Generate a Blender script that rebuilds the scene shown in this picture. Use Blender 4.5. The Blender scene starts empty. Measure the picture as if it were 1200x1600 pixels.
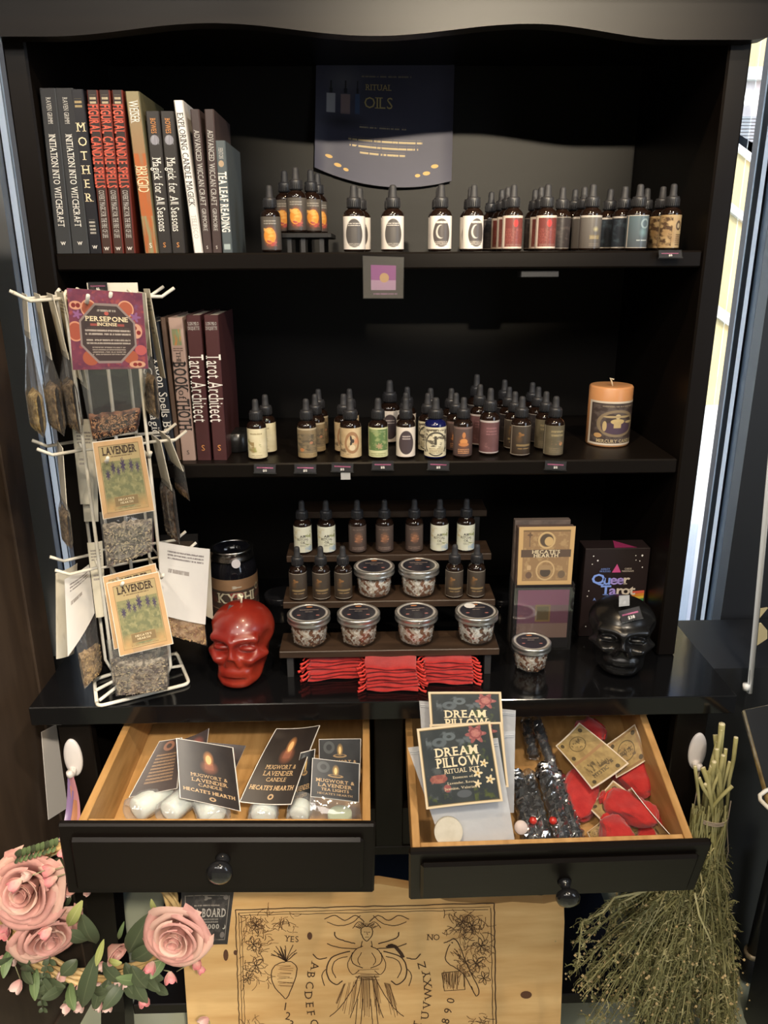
import bpy, math, random
import numpy as np
from mathutils import Vector, Matrix
random.seed(7)
S = bpy.context.scene
COL = S.collection
ZC = 0.85          # counter height above the floor; geometry below is written with z = 0 at the counter top

# ------------------------------------------------------------------ camera
CAM = Vector((-0.0256, -1.2581, 0.7051))
YAW, PITCH, ROLL, FPX = 0.0214, 0.3224, -0.0053, 1215.49
_f = Vector((math.sin(YAW)*math.cos(PITCH), math.cos(YAW)*math.cos(PITCH), -math.sin(PITCH)))
_r = Vector((math.cos(YAW), -math.sin(YAW), 0)); _u = _r.cross(_f)
CR = _r*math.cos(ROLL)+_u*math.sin(ROLL); CU = _u*math.cos(ROLL)-_r*math.sin(ROLL); CF = _f
cd = bpy.data.cameras.new('camera'); cam = bpy.data.objects.new('camera', cd); COL.objects.link(cam)
cd.sensor_fit = 'HORIZONTAL'; cd.sensor_width = 36; cd.lens = FPX/1200*36; cd.clip_start = .02; cd.clip_end = 100
cam.matrix_world = Matrix(((CR.x, CU.x, -CF.x, CAM.x), (CR.y, CU.y, -CF.y, CAM.y), (CR.z, CU.z, -CF.z, CAM.z), (0, 0, 0, 1)))
S.camera = cam
S.view_settings.view_transform = 'Standard'; S.view_settings.look = 'None'
S.view_settings.exposure = 0.38; S.view_settings.gamma = 1.0; S.view_settings.use_curve_mapping = False

# ------------------------------------------------------------------ sky and lamps
W = bpy.data.worlds.new('world'); S.world = W; W.use_nodes = True
nt = W.node_tree; bg = nt.nodes['Background']
sky = nt.nodes.new('ShaderNodeTexSky'); sky.sky_type = 'NISHITA'; sky.sun_disc = False
sky.sun_elevation = math.radians(48); sky.sun_rotation = math.radians(200); sky.altitude = 100; sky.air_density = .55; sky.dust_density = 3.5; sky.ozone_density = .4
nt.links.new(sky.outputs[0], bg.inputs[0]); bg.inputs[1].default_value = 0.50
def lamp(name, typ, loc, target, energy, color, **kw):
    l = bpy.data.lights.new(name, typ); l.energy = energy; l.color = color
    for k, v in kw.items(): setattr(l, k, v)
    o = bpy.data.objects.new(name, l); COL.objects.link(o); o.location = loc
    o.rotation_euler = (Vector(target)-Vector(loc)).to_track_quat('-Z', 'Y').to_euler()
    return o
lamp('sun', 'SUN', (0, -3, 6), (0.9, 0, 2.6), 2.8, (1, .95, .86), angle=.01)
WARM = (1, .75, .47)
lamp('track_spot_overhead', 'SPOT', (-.05, -.60, 1.74), (0, -.20, 0), 32, WARM, spot_size=math.radians(100), spot_blend=.6, shadow_soft_size=.03)
lamp('left_fill_spot', 'SPOT', (-.55, -1.45, 1.74), (-.40, 0, .1), 38, (1, .88, .72), spot_size=math.radians(75), spot_blend=.7, shadow_soft_size=.05)  # added fill, no real fixture here; brightens the rack side
lamp('track_spot_right', 'SPOT', (.50, -1.20, 1.74), (.0, 0, .3), 62, (1, .86, .68), spot_size=math.radians(75), spot_blend=.7, shadow_soft_size=.05)
lamp('side_fill_spot', 'SPOT', (.35, -2.2, 1.74), (-.70, -.10, -.40), 240, (1, .88, .72), spot_size=math.radians(24), spot_blend=.7, shadow_soft_size=.05)  # added narrow fill for the paper slip, wreath and lower left
lamp('track_spot_front', 'SPOT', (.50, -3.0, 1.62), (.20, 0, 1.05), 620, (1, .86, .64), spot_size=math.radians(15.5), spot_blend=.9, shadow_soft_size=.035)
lamp('side_window_daylight', 'AREA', (2.3, -1.7, .9), (0, -.2, .3), 26, (.78, .88, 1), shape='RECTANGLE', size=1.4, size_y=1.6)
lamp('fill_panel_back', 'AREA', (-.3, -2.6, 1.80), (-.3, -2.4, -1), 30, (1, .92, .84), shape='RECTANGLE', size=2.0, size_y=1.0)  # unseen soft fill added to raise the ambient level
lamp('fill_panel_left', 'AREA', (-1.7, -2.2, 1.80), (-1.5, -1.8, 0), 16, (1, .94, .88), shape='RECTANGLE', size=.8, size_y=.8)  # second unseen fill, added for ambient light on the left

# ------------------------------------------------------------------ helpers: photograph pixel + one known coordinate -> point
def ray(x, y): return CF+CR*((x-600)/FPX)+CU*((800-y)/FPX)
def at(x, y, X=None, Y=None, Z=None):
    d = ray(x, y)
    t = (X-CAM.x)/d.x if X is not None else (Y-CAM.y)/d.y if Y is not None else (Z-CAM.z)/d.z
    return CAM+d*t
def hit(x, y, p0, n):
    d = ray(x, y); return CAM+d*((Vector(p0)-CAM).dot(n)/d.dot(n))
V = Vector

# ------------------------------------------------------------------ materials
MATS = {}
def _new(name):
    m = bpy.data.materials.new(name); m.use_nodes = True
    return m, m.node_tree, m.node_tree.nodes['Principled BSDF']
def c4(c): return (c[0], c[1], c[2], 1)
def M(name, col, rough=.5, metal=0, spec=.5, col2=None, nscale=30, bump=0, bscale=200, stretch=(1, 1, 1), coat=0, trans=0, sss=0, emit=0, sheen=0, contrast=(.35, .65)):
    if name in MATS: return MATS[name]
    m, t, b = _new(name); N = t.nodes; L = t.links
    b.inputs['Base Color'].default_value = c4(col); b.inputs['Roughness'].default_value = rough
    b.inputs['Metallic'].default_value = metal; b.inputs['Specular IOR Level'].default_value = spec
    b.inputs['Coat Weight'].default_value = coat; b.inputs['Transmission Weight'].default_value = trans
    b.inputs['Sheen Weight'].default_value = sheen
    if sss:
        b.inputs['Subsurface Weight'].default_value = sss; b.inputs['Subsurface Radius'].default_value = (.01, .004, .002); b.inputs['Subsurface Scale'].default_value = 1
    if emit: b.inputs['Emission Color'].default_value = c4(col); b.inputs['Emission Strength'].default_value = emit
    if col2 or bump:
        tc = N.new('ShaderNodeTexCoord'); mp = N.new('ShaderNodeMapping'); mp.inputs['Scale'].default_value = stretch
        L.new(tc.outputs['Object'], mp.inputs[0])
    if col2:
        n = N.new('ShaderNodeTexNoise'); n.inputs['Scale'].default_value = nscale; n.inputs['Detail'].default_value = 4; L.new(mp.outputs[0], n.inputs[0])
        r = N.new('ShaderNodeValToRGB'); r.color_ramp.elements[0].position = contrast[0]; r.color_ramp.elements[1].position = contrast[1]
        r.color_ramp.elements[0].color = c4(col); r.color_ramp.elements[1].color = c4(col2)
        L.new(n.outputs[0], r.inputs[0]); L.new(r.outputs[0], b.inputs['Base Color'])
    if bump:
        n2 = N.new('ShaderNodeTexNoise'); n2.inputs['Scale'].default_value = bscale; n2.inputs['Detail'].default_value = 3; L.new(mp.outputs[0], n2.inputs[0])
        bp = N.new('ShaderNodeBump'); bp.inputs['Strength'].default_value = bump; bp.inputs['Distance'].default_value = .002
        L.new(n2.outputs[0], bp.inputs['Height']); L.new(bp.outputs[0], b.inputs['Normal'])
    MATS[name] = m; return m

def film(name, tint=(1, 1, 1), clear=.86, white=.25, rough=.12, bump=.5):
    if name in MATS: return MATS[name]
    m = bpy.data.materials.new(name); m.use_nodes = True; t = m.node_tree; N = t.nodes; L = t.links
    N.remove(N['Principled BSDF']); out = N['Material Output']
    tr = N.new('ShaderNodeBsdfTransparent'); tr.inputs[0].default_value = c4(tint)
    gl = N.new('ShaderNodeBsdfGlossy'); gl.inputs['Roughness'].default_value = rough
    df = N.new('ShaderNodeBsdfDiffuse'); df.inputs[0].default_value = (.8, .82, .85, 1)
    mx = N.new('ShaderNodeMixShader'); mx.inputs[0].default_value = white; L.new(gl.outputs[0], mx.inputs[1]); L.new(df.outputs[0], mx.inputs[2])
    lw = N.new('ShaderNodeLayerWeight'); lw.inputs[0].default_value = .35
    mr = N.new('ShaderNodeMapRange'); mr.inputs[3].default_value = 1-clear; mr.inputs[4].default_value = min(1, 1-clear+.45); L.new(lw.outputs['Facing'], mr.inputs[0])
    m2 = N.new('ShaderNodeMixShader'); L.new(mr.outputs[0], m2.inputs[0]); L.new(tr.outputs[0], m2.inputs[1]); L.new(mx.outputs[0], m2.inputs[2])
    tc = N.new('ShaderNodeTexCoord'); no = N.new('ShaderNodeTexNoise'); no.inputs['Scale'].default_value = 45; no.inputs['Detail'].default_value = 2; L.new(tc.outputs['Object'], no.inputs[0])
    bp = N.new('ShaderNodeBump'); bp.inputs['Strength'].default_value = bump; bp.inputs['Distance'].default_value = .004; L.new(no.outputs[0], bp.inputs['Height'])
    for s in (gl, df): L.new(bp.outputs[0], s.inputs['Normal'])
    L.new(m2.outputs[0], out.inputs[0]); MATS[name] = m; return m

def PM(name, base, layers=(), rough=.5, spec=.4, coat=0):
    """a printed sheet drawn in its own u, v (0..1): base colour plus layers"""
    if name in MATS: return MATS[name]
    m, t, b = _new(name); N = t.nodes; L = t.links
    b.inputs['Roughness'].default_value = rough; b.inputs['Specular IOR Level'].default_value = spec; b.inputs['Coat Weight'].default_value = coat
    tc = N.new('ShaderNodeTexCoord'); sp = N.new('ShaderNodeSeparateXYZ'); L.new(tc.outputs['UV'], sp.inputs[0]); U, Vv = sp.outputs[0], sp.outputs[1]
    def mt(op, a, b_=0.0, clamp=False):
        n = N.new('ShaderNodeMath'); n.operation = op; n.use_clamp = clamp
        for i, x in enumerate((a, b_)):
            if isinstance(x, (int, float)): n.inputs[i].default_value = x
            else: L.new(x, n.inputs[i])
        return n.outputs[0]
    def noise(sc, sx=1, sy=1, det=3):
        mp = N.new('ShaderNodeMapping'); mp.inputs['Scale'].default_value = (sx, sy, 1); L.new(tc.outputs['UV'], mp.inputs[0])
        n = N.new('ShaderNodeTexNoise'); n.inputs['Scale'].default_value = sc; n.inputs['Detail'].default_value = det; L.new(mp.outputs[0], n.inputs[0]); return n.outputs[0]
    def rect(cu, cv, w, h, K=150):
        a = mt('ADD', mt('MULTIPLY', mt('SUBTRACT', w/2, mt('ABSOLUTE', mt('SUBTRACT', U, cu))), K), .5, True)
        c = mt('ADD', mt('MULTIPLY', mt('SUBTRACT', h/2, mt('ABSOLUTE', mt('SUBTRACT', Vv, cv))), K), .5, True)
        return mt('MULTIPLY', a, c)
    def rad(cu, cv, a, b_):
        x = mt('DIVIDE', mt('SUBTRACT', U, cu), a); y = mt('DIVIDE', mt('SUBTRACT', Vv, cv), b_)
        return mt('SQRT', mt('ADD', mt('MULTIPLY', x, x), mt('MULTIPLY', y, y))), x, y
    def mix(fac, c1, col):
        n = N.new('ShaderNodeMix'); n.data_type = 'RGBA'; L.new(fac, n.inputs[0])
        if isinstance(c1, tuple): n.inputs[6].default_value = c4(c1)
        else: L.new(c1, n.inputs[6])
        if isinstance(col, tuple): n.inputs[7].default_value = c4(col)
        else: L.new(col, n.inputs[7])
        return n.outputs[2]
    if isinstance(base[0], str):
        if base[0] == 'grad': cur = mix(Vv, tuple(base[1]), tuple(base[2]))
        else: cur = mix(mt('MULTIPLY', mt('SUBTRACT', noise(base[3]), .35), 3.3, True), tuple(base[1]), tuple(base[2]))
    else:
        cur = mix(mt('ADD', 0.0, 0.0), tuple(base), tuple(base))
    for l in layers:
        k = l[0]
        if k == 'rect': fac = rect(*l[1:5])
        elif k == 'frame':
            mg, th = l[1], l[2]; ar = l[4] if len(l) > 4 else 1
            fac = mt('SUBTRACT', rect(.5, .5, 1-2*mg, 1-2*mg*ar), rect(.5, .5, 1-2*mg-2*th, 1-(2*mg+2*th)*ar), True)
        elif k == 'oct':
            r_, x, y = rad(l[1], l[2], l[3]/2, l[4]/2); sm = mt('ADD', mt('ABSOLUTE', x), mt('ABSOLUTE', y))
            fac = mt('MULTIPLY', rect(*l[1:5]), mt('MULTIPLY', mt('SUBTRACT', 1.42, sm), 60, True))
        elif k == 'ell': fac = mt('MULTIPLY', mt('SUBTRACT', 1.0, rad(*l[1:5])[0]), 14, True)
        elif k == 'soft': fac = mt('SUBTRACT', 1.0, rad(*l[1:5])[0], True)
        elif k == 'ring':
            fac = mt('SUBTRACT', 1.0, mt('DIVIDE', mt('ABSOLUTE', mt('SUBTRACT', rad(*l[1:5])[0], 1.0)), l[6]), True); fac = mt('MULTIPLY', fac, 3, True)
        elif k == 'flower':
            r, x, y = rad(*l[1:5]); n_ = l[5]
            at2 = mt('ARCTAN2', y, x); rr = mt('ADD', .72, mt('MULTIPLY', .28, mt('COSINE', mt('MULTIPLY', at2, n_))))
            fac = mt('MULTIPLY', mt('SUBTRACT', rr, r), 12, True)
        elif k == 'lines':
            n_ = l[6]; fr = mt('FRACT', mt('MULTIPLY', mt('SUBTRACT', Vv, l[2]-l[4]/2), n_/l[4])); row = mt('GREATER_THAN', .55, fr)
            ns = mt('GREATER_THAN', noise(1.0, 70, 6.0*n_, 1), .40)
            fac = mt('MULTIPLY', mt('MULTIPLY', rect(*l[1:5]), row), ns)
        elif k == 'noise':
            fac = mt('MULTIPLY', rect(*l[1:5]), mt('MULTIPLY', mt('SUBTRACT', noise(l[6], l[8] if len(l) > 8 else 1, l[9] if len(l) > 9 else 1), l[7]), 9, True))
        cur = mix(fac, cur, tuple(l[3] if k == 'frame' else l[6] if k == 'flower' else l[5]))
    L.new(cur, b.inputs['Base Color']); MATS[name] = m; return m

# ------------------------------------------------------------------ mesh builder
class MB:
    def __init__(s): s.v = []; s.f = []; s.m = []; s.uv = {}; s.sm = []
    def add(s, vs, fs, mat=0, uvs=None, smooth=False):
        o = len(s.v); s.v += [tuple(x) for x in vs]
        for f in fs:
            if uvs is not None: s.uv[len(s.f)] = [uvs[i] for i in f]
            s.f.append(tuple(i+o for i in f)); s.m.append(mat); s.sm.append(smooth)
        return s
    def box(s, lo, hi, b=0.0, mat=0, T=None):
        lo = V(lo); hi = V(hi); b = min(b, *[(hi[i]-lo[i])*.49 for i in range(3)])
        if b <= 0:
            vs = [V((x, y, z)) for x in (lo.x, hi.x) for y in (lo.y, hi.y) for z in (lo.z, hi.z)]
            fs = [(0, 1, 3, 2), (4, 6, 7, 5), (0, 4, 5, 1), (2, 3, 7, 6), (0, 2, 6, 4), (1, 5, 7, 3)]
        else:
            vs = []; idx = {}
            for ax in range(3):
                for sx in (0, 1):
                    for sy in (0, 1):
                        for sz in (0, 1):
                            sgn = (sx, sy, sz); p = []
                            for i in range(3):
                                e = hi[i] if sgn[i] else lo[i]
                                p.append(e if i == ax else e-(b if sgn[i] else -b))
                            idx[(ax, sgn)] = len(vs); vs.append(V(p))
            fs = []
            for ax in range(3):
                o1, o2 = [i for i in range(3) if i != ax]
                for sd in (0, 1):
                    q = []
                    for a1, a2 in ((0, 0), (1, 0), (1, 1), (0, 1)):
                        g = [0, 0, 0]; g[ax] = sd; g[o1] = a1; g[o2] = a2; q.append(idx[(ax, tuple(g))])
                    fs.append(tuple(q))
                for a1 in (0, 1):
                    for a2 in (0, 1):
                        q = []
                        for ax2, e in ((o1, 0), (o1, 1), (o2, 1), (o2, 0)):
                            g = [0, 0, 0]; g[ax] = e; g[o1] = a1; g[o2] = a2; q.append(idx[(ax2, tuple(g))])
                        fs.append(tuple(q))
            for sx in (0, 1):
                for sy in (0, 1):
                    for sz in (0, 1): fs.append(tuple(idx[(ax, (sx, sy, sz))] for ax in range(3)))
        if T is not None: vs = [T @ v for v in vs]
        return s.add(vs, fs, mat)
    def prism(s, poly, T, d, mat=0):
        """poly: list of (a,b); T(a,b,c) -> point, extruded c in 0..d"""
        n = len(poly); vs = [T(a, b, 0) for a, b in poly]+[T(a, b, d) for a, b in poly]
        fs = [tuple(range(n)), tuple(range(2*n-1, n-1, -1))]+[(i, (i+1) % n, n+(i+1) % n, n+i) for i in range(n)]
        return s.add(vs, fs, mat)
    def tube(s, pts, r, n=8, mat=0, cap=True, smooth=True):
        pts = [V(p) for p in pts]; k = len(pts); rs = r if isinstance(r, (list, tuple)) else [r]*k
        vs = []; up = None
        for i, p in enumerate(pts):
            t = (pts[min(i+1, k-1)]-pts[max(i-1, 0)])
            t = t.normalized() if t.length > 1e-9 else V((0, 0, 1))
            if up is None: up = t.orthogonal().normalized()
            up = (up-t*up.dot(t)); up = up.normalized() if up.length > 1e-6 else t.orthogonal().normalized()
            w = t.cross(up)
            for j in range(n):
                a = 2*math.pi*j/n; vs.append(p+(up*math.cos(a)+w*math.sin(a))*rs[i])
        fs = [(i*n+j, i*n+(j+1) % n, (i+1)*n+(j+1) % n, (i+1)*n+j) for i in range(k-1) for j in range(n)]
        if cap: fs += [tuple(range(n-1, -1, -1)), tuple(range((k-1)*n, k*n))]
        return s.add(vs, fs, mat, smooth=smooth)
    def lathe(s, prof, n=24, c=(0, 0, 0), mat=0, a0=0, a1=2*math.pi, smooth=True, uv=False, rx=1, ry=1):
        full = abs(a1-a0-2*math.pi) < 1e-6; cols = n if full else n+1; vs = []; uvs = []
        for i, (r, z) in enumerate(prof):
            for j in range(cols):
                a = a0+(a1-a0)*j/n; vs.append((c[0]+r*rx*math.cos(a), c[1]+r*ry*math.sin(a), c[2]+z)); uvs.append((j/n, i/max(1, len(prof)-1)))
        fs = [(i*cols+j, i*cols+(j+1) % cols, (i+1)*cols+(j+1) % cols, (i+1)*cols+j) for i in range(len(prof)-1) for j in range(n)]
        return s.add(vs, fs, mat, uvs if uv else None, smooth)
    def sheet(s, fn, nu=1, nv=1, t=.0006, mat=0, back=None, smooth=False, edge=None):
        P = [[V(fn(i/nu, j/nv)) for i in range(nu+1)] for j in range(nv+1)]
        def nrm(i, j):
            a = P[j][min(i+1, nu)]-P[j][max(i-1, 0)]; b = P[min(j+1, nv)][i]-P[max(j-1, 0)][i]; c = a.cross(b)
            return c.normalized() if c.length > 1e-12 else V((0, -1, 0))
        w = nu+1; F = []; B = []; uv = []
        for j in range(nv+1):
            for i in range(nu+1):
                F.append(P[j][i]); B.append(P[j][i]-nrm(i, j)*t); uv.append((i/nu, j/nv))
        q = [(j*w+i, j*w+i+1, (j+1)*w+i+1, (j+1)*w+i) for j in range(nv) for i in range(nu)]
        s.add(F, q, mat, uv, smooth)
        if t > 0:
            bk = mat if back is None else back; s.add(B, [f[::-1] for f in q], bk, [(1-a, b) for a, b in uv], smooth)
            ring = [i for i in range(w)]+[j*w+nu for j in range(1, nv+1)]+[nv*w+i for i in range(nu-1, -1, -1)]+[j*w for j in range(nv-1, 0, -1)]
            k = len(ring); vs = [F[i] for i in ring]+[B[i] for i in ring]
            s.add(vs, [(i, k+i, k+(i+1) % k, (i+1) % k) for i in range(k)], bk if edge is None else edge, [(.5, .5)]*(2*k))
        return s
    def ribbon(s, pts, w, n, mat=0):
        pts = [V(p) for p in pts]; vs = []
        for i, p in enumerate(pts):
            t = (pts[min(i+1, len(pts)-1)]-pts[max(i-1, 0)]).normalized(); d = t.cross(n)*(w/2 if not isinstance(w, (list, tuple)) else w[i]/2)
            vs += [p-d, p+d]
        return s.add(vs, [(2*i, 2*i+2, 2*i+3, 2*i+1) for i in range(len(pts)-1)], mat)
    def mesh(s, name, mats, org=None):
        me = bpy.data.meshes.new(name); o = org or V((0, 0, 0))
        me.from_pydata([(x-o[0], y-o[1], z-o[2]) for x, y, z in s.v], [], s.f)
        for m in (mats if isinstance(mats, (list, tuple)) else [mats]): me.materials.append(m)
        me.polygons.foreach_set('material_index', s.m); me.polygons.foreach_set('use_smooth', s.sm)
        if s.uv:
            ul = me.uv_layers.new(name='UVMap')
            dat = np.zeros((len(me.loops), 2), dtype=np.float32)
            for p in me.polygons:
                u = s.uv.get(p.index)
                if u is not None: dat[p.loop_start:p.loop_start+len(u)] = u
            ul.data.foreach_set('uv', dat.ravel())
        me.update(); return me

def tag(o, label=None, cat=None, group=None, kind=None):
    if label: o['label'] = label
    if cat: o['category'] = cat
    if group: o['group'] = group
    if kind: o['kind'] = kind
    return o
def thing(name, label, cat, loc=(0, 0, 0), group=None, rz=0):
    o = bpy.data.objects.new(name, None); o.empty_display_size = .02; COL.objects.link(o); o.location = loc; o.rotation_euler = (0, 0, rz)
    o['org'] = tuple(loc); return tag(o, label, cat, group)
def obj(name, me, parent=None):
    o = bpy.data.objects.new(name, me); COL.objects.link(o)
    if parent: o.parent = parent
    return o
def part(name, mb, mats, parent, label=None, kind=None, local=False):
    """mb in counter coordinates; parent chain is unrotated, offset by the root's origin"""
    r = parent
    while r.parent: r = r.parent
    if name == 'lettering': kind = 'stuff'
    return tag(obj(name, mb.mesh(name, mats, None if local else V(r['org'])), parent), label, None, None, kind)
def solo(name, label, cat, mb, mats, loc=(0, 0, 0), group=None, kind=None):
    o = obj(name, mb.mesh(name, mats, V(loc))); o.location = loc; o['org'] = tuple(loc); return tag(o, label, cat, group, kind)
def struct(name, mb, mats, parent=None):
    o = obj(name, mb.mesh(name, mats), parent)
    o['org'] = (0, 0, 0)
    if not parent: o['kind'] = 'structure'
    return o
def quad(a, b, c, d, bulge=0, bend=0, dip=0):
    """a..d = corners (u0v0, u1v0, u1v1, u0v1)"""
    a, b, c, d = map(V, (a, b, c, d)); n = (b-a).cross(d-a).normalized()
    def fn(u, v):
        p = (a*(1-u)+b*u)*(1-v)+(d*(1-u)+c*u)*v
        k = bulge*16*u*(1-u)*v*(1-v)+bend*4*u*(1-u)+dip*4*v*(1-v)
        return p+n*k if k else p
    fn.wh = ((b-a).length, (d-a).length)
    return fn

# ------------------------------------------------------------------ lettering
CH = "ABCDEFGHIJKLMNOPQRSTUVWXYZabcdefghijklmnopqrstuvwxyz0123456789&'.,$+-!"
GL = {}
SER = dict(A='lb rb', B='lb lt', D='lb lt', E='lb lt', F='lb lt', H='lb lt rb rt', I='cb ct', J='ct', K='lb lt rb rt', L='lb lt', M='lb lt rb rt', N='lb lt rt', P='lb lt', R='lb lt rb', T='cb', U='lt rt', V='lt rt', W='lt rt', X='lb lt rb rt', Y='lt rt cb', r='lb', n='lb rb', h='lb rb', i='cb', l='cb', f='cb', k='lb', m='lb rb')
def make_glyphs():
    obs = []
    for bold in (0, 1):
        for ch in CH:
            c = bpy.data.curves.new('glyph', 'FONT'); c.body = ch; c.size = 1; c.resolution_u = 2; c.offset = .022 if bold else 0
            o = bpy.data.objects.new('glyph', c); COL.objects.link(o); obs.append((o, ch, bold))
    dg = bpy.context.evaluated_depsgraph_get(); dg.update()
    for o, ch, bold in obs:
        me = o.evaluated_get(dg).to_mesh(); vs = [(v.co.x, v.co.y) for v in me.vertices]; fs = [tuple(p.vertices) for p in me.polygons]
        x0 = min(v[0] for v in vs); x1 = max(v[0] for v in vs)
        GL[(ch, bold)] = ([(x-x0, y) for x, y in vs], fs, x1-x0); o.evaluated_get(dg).to_mesh_clear()
    for o, ch, bold in obs:
        c = o.data; bpy.data.objects.remove(o); bpy.data.curves.remove(c)
make_glyphs()
CAPH = max(y for x, y in GL[('H', 0)][0])
def layout(txt, bold=0, serif=True, sp=.10):
    vs = []; fs = []; x = 0
    for ch in txt:
        if ch == ' ': x += .34; continue
        g = GL.get((ch, bold))
        if not g: x += .3; continue
        o = len(vs); vs += [(a+x, b) for a, b in g[0]]; fs += [tuple(i+o for i in f) for f in g[1]]
        if serif and ch in SER:
            top = CAPH if ch.isupper() or ch in 'hklf' else CAPH*.74
            for q in SER[ch].split():
                cx = {'l': .06, 'r': g[2]-.06, 'c': g[2]/2}[q[0]]+x; y0 = 0 if q[1] == 'b' else top-.05; w = .16
                o = len(vs); vs += [(cx-w, y0), (cx+w, y0), (cx+w, y0+.05), (cx-w, y0+.05)]; fs.append((o, o+1, o+2, o+3))
        x += g[2]+sp
    return [(a/CAPH, b/CAPH) for a, b in vs], fs, (x-sp)/CAPH
def text(mb, fn, txt, u, v, h, ar=None, w=None, bold=0, serif=True, rot=0, mat=0, off=.0005, align='c', squeeze=1.0, arc=0, maxw=None):
    """caps of height h (in v units) set at u, v of the sheet fn; ar = sheet width / height; rot in quarter turns"""
    if ar is None: ar = fn.wh[0]/fn.wh[1]
    vs, fs, tw = layout(txt, bold, serif)
    sx = h/ar*squeeze if rot % 2 == 0 else h*squeeze
    if w: sx = w/tw
    elif maxw and tw*sx > maxw: sx = maxw/tw
    out = []; e = .004
    for x, y in vs:
        x = (x-(tw/2 if align == 'c' else 0))*sx; y = (y-.5)
        if rot % 2 == 0: a = u+x; b = v+y*h+arc*(-(x*x))
        elif rot == 1: a = u-y*h/ar; b = v+x        # reads upwards
        else: a = u+y*h/ar; b = v-x                 # reads downwards
        p = V(fn(a, b)); n = (V(fn(a+e, b))-V(fn(a-e, b))).cross(V(fn(a, b+e))-V(fn(a, b-e)))
        out.append(p+n.normalized()*off)
    mb.add(out, fs, mat); return mb

# ------------------------------------------------------------------ room and street
BLK = M('black_paint', (.0058, .0042, .0033), .38, spec=.16, bump=.06, bscale=60, stretch=(.3, 1, 1))
BLKTOP = M('black_paint_top', (.0045, .0045, .005), .12, spec=.45, bump=.05, bscale=45)
BACKP = M('black_back_panel', (.0080, .0068, .0057), .5, spec=.22, bump=.1, bscale=30, stretch=(.2, 1, 2))
b = MB(); b.box((-2.8, -4.6, -.90), (2.4, .70, -.85))
struct('floor', b, M('polished_concrete', (.40, .43, .31), .20, col2=(.56, .58, .43), nscale=3.5, bump=.04, bscale=20))
b = MB(); b.box((-2.8, -4.6, 1.85), (2.4, .70, 1.95)); struct('ceiling', b, M('ceiling_paint', (.35, .33, .30), .8))
WALLM = M('wall_paint', (.26, .245, .23), .8); DARKW = M('dark_wall', (.012, .012, .014), .55)
b = MB(); b.box((-2.9, -4.6, -.85), (-2.8, .70, 1.85)); struct('wall_left', b, WALLM)
b = MB(); b.box((2.4, -4.6, -.85), (2.5, .70, 1.85)); struct('wall_right', b, WALLM)
b = MB(); b.box((-2.8, -4.7, -.85), (2.4, -4.6, 1.85)); struct('wall_front', b, WALLM)
b = MB(); b.box((-2.8, .60, -.85), (-.87, .70, 1.85)); b.box((.9173, .60, -.85), (2.4, .70, 1.85)); b.box((-.87, .60, 1.75), (.9173, .70, 1.85)); b.box((-.87, .60, -.85), (.9173, .70, -.30))  # last box is added under the window to block daylight glow below the hutch
struct('wall_back', b, DARKW)
GRYM = M('mullion_grey', (.30, .36, .42), .45); LBLUE = M('mullion_blue', (.50, .62, .72), .4); GAPM = M('window_gap', (.006, .006, .007), .6)
def strip_mat():
    m = bpy.data.materials.new('perforated_strip'); m.use_nodes = True; t = m.node_tree; N = t.nodes; L = t.links; b_ = N['Principled BSDF']
    b_.inputs['Base Color'].default_value = (.8, .86, .95, 1); b_.inputs['Roughness'].default_value = .6
    tl = N.new('ShaderNodeBsdfTranslucent'); tl.inputs[0].default_value = (.95, .98, 1, 1)
    tc = N.new('ShaderNodeTexCoord'); vo = N.new('ShaderNodeTexVoronoi'); vo.inputs['Scale'].default_value = 260; vo.inputs['Randomness'].default_value = .15; L.new(tc.outputs['Object'], vo.inputs[0])
    mr = N.new('ShaderNodeMapRange'); mr.inputs[1].default_value = .25; mr.inputs[2].default_value = .5; mr.inputs[3].default_value = .97; mr.inputs[4].default_value = .70; L.new(vo.outputs[0], mr.inputs[0])
    mx = N.new('ShaderNodeMixShader'); L.new(mr.outputs[0], mx.inputs[0]); L.new(b_.outputs[0], mx.inputs[1]); L.new(tl.outputs[0], mx.inputs[2]); L.new(mx.outputs[0], N['Material Output'].inputs[0]); return m
STRIP = strip_mat()
GLASS = film('window_glass', (.93, .97, .98), clear=.96, white=0, rough=.02, bump=0)
b = MB(); b.box((-.7868, .655, -.30), (.8440, .661, 1.75)); win = struct('window_1', b, GLASS)
for nm, x0, x1, mt_, y0, y1 in (('mullion', .8440, .8570, GRYM, .60, .608), ('perforated_strip', .8570, .8700, STRIP, .606, .608), ('gasket', .8700, .8801, GAPM, .615, .69), ('mullion', .8801, .9173, GRYM, .585, .69),
                                ('mullion', -.7898, -.7868, GRYM, .60, .608), ('perforated_strip', -.8054, -.7898, STRIP, .606, .608), ('gasket', -.8125, -.8054, GAPM, .615, .69), ('mullion', -.87, -.8125, M('mullion_dark_grey', (.38, .39, .40), .5), .585, .69)):
    b = MB()
    if nm[0] == 'p': b.sheet(quad(V((x0, y0, -.30)), V((x1, y0, -.30)), V((x1, y0, 1.75)), V((x0, y0, 1.75))), 1, 1, 0)
    else: b.box((x0, y0, -.30), (x1, y1, 1.75), .0005)
    p = obj(nm, b.mesh(nm, mt_), win)
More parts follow.
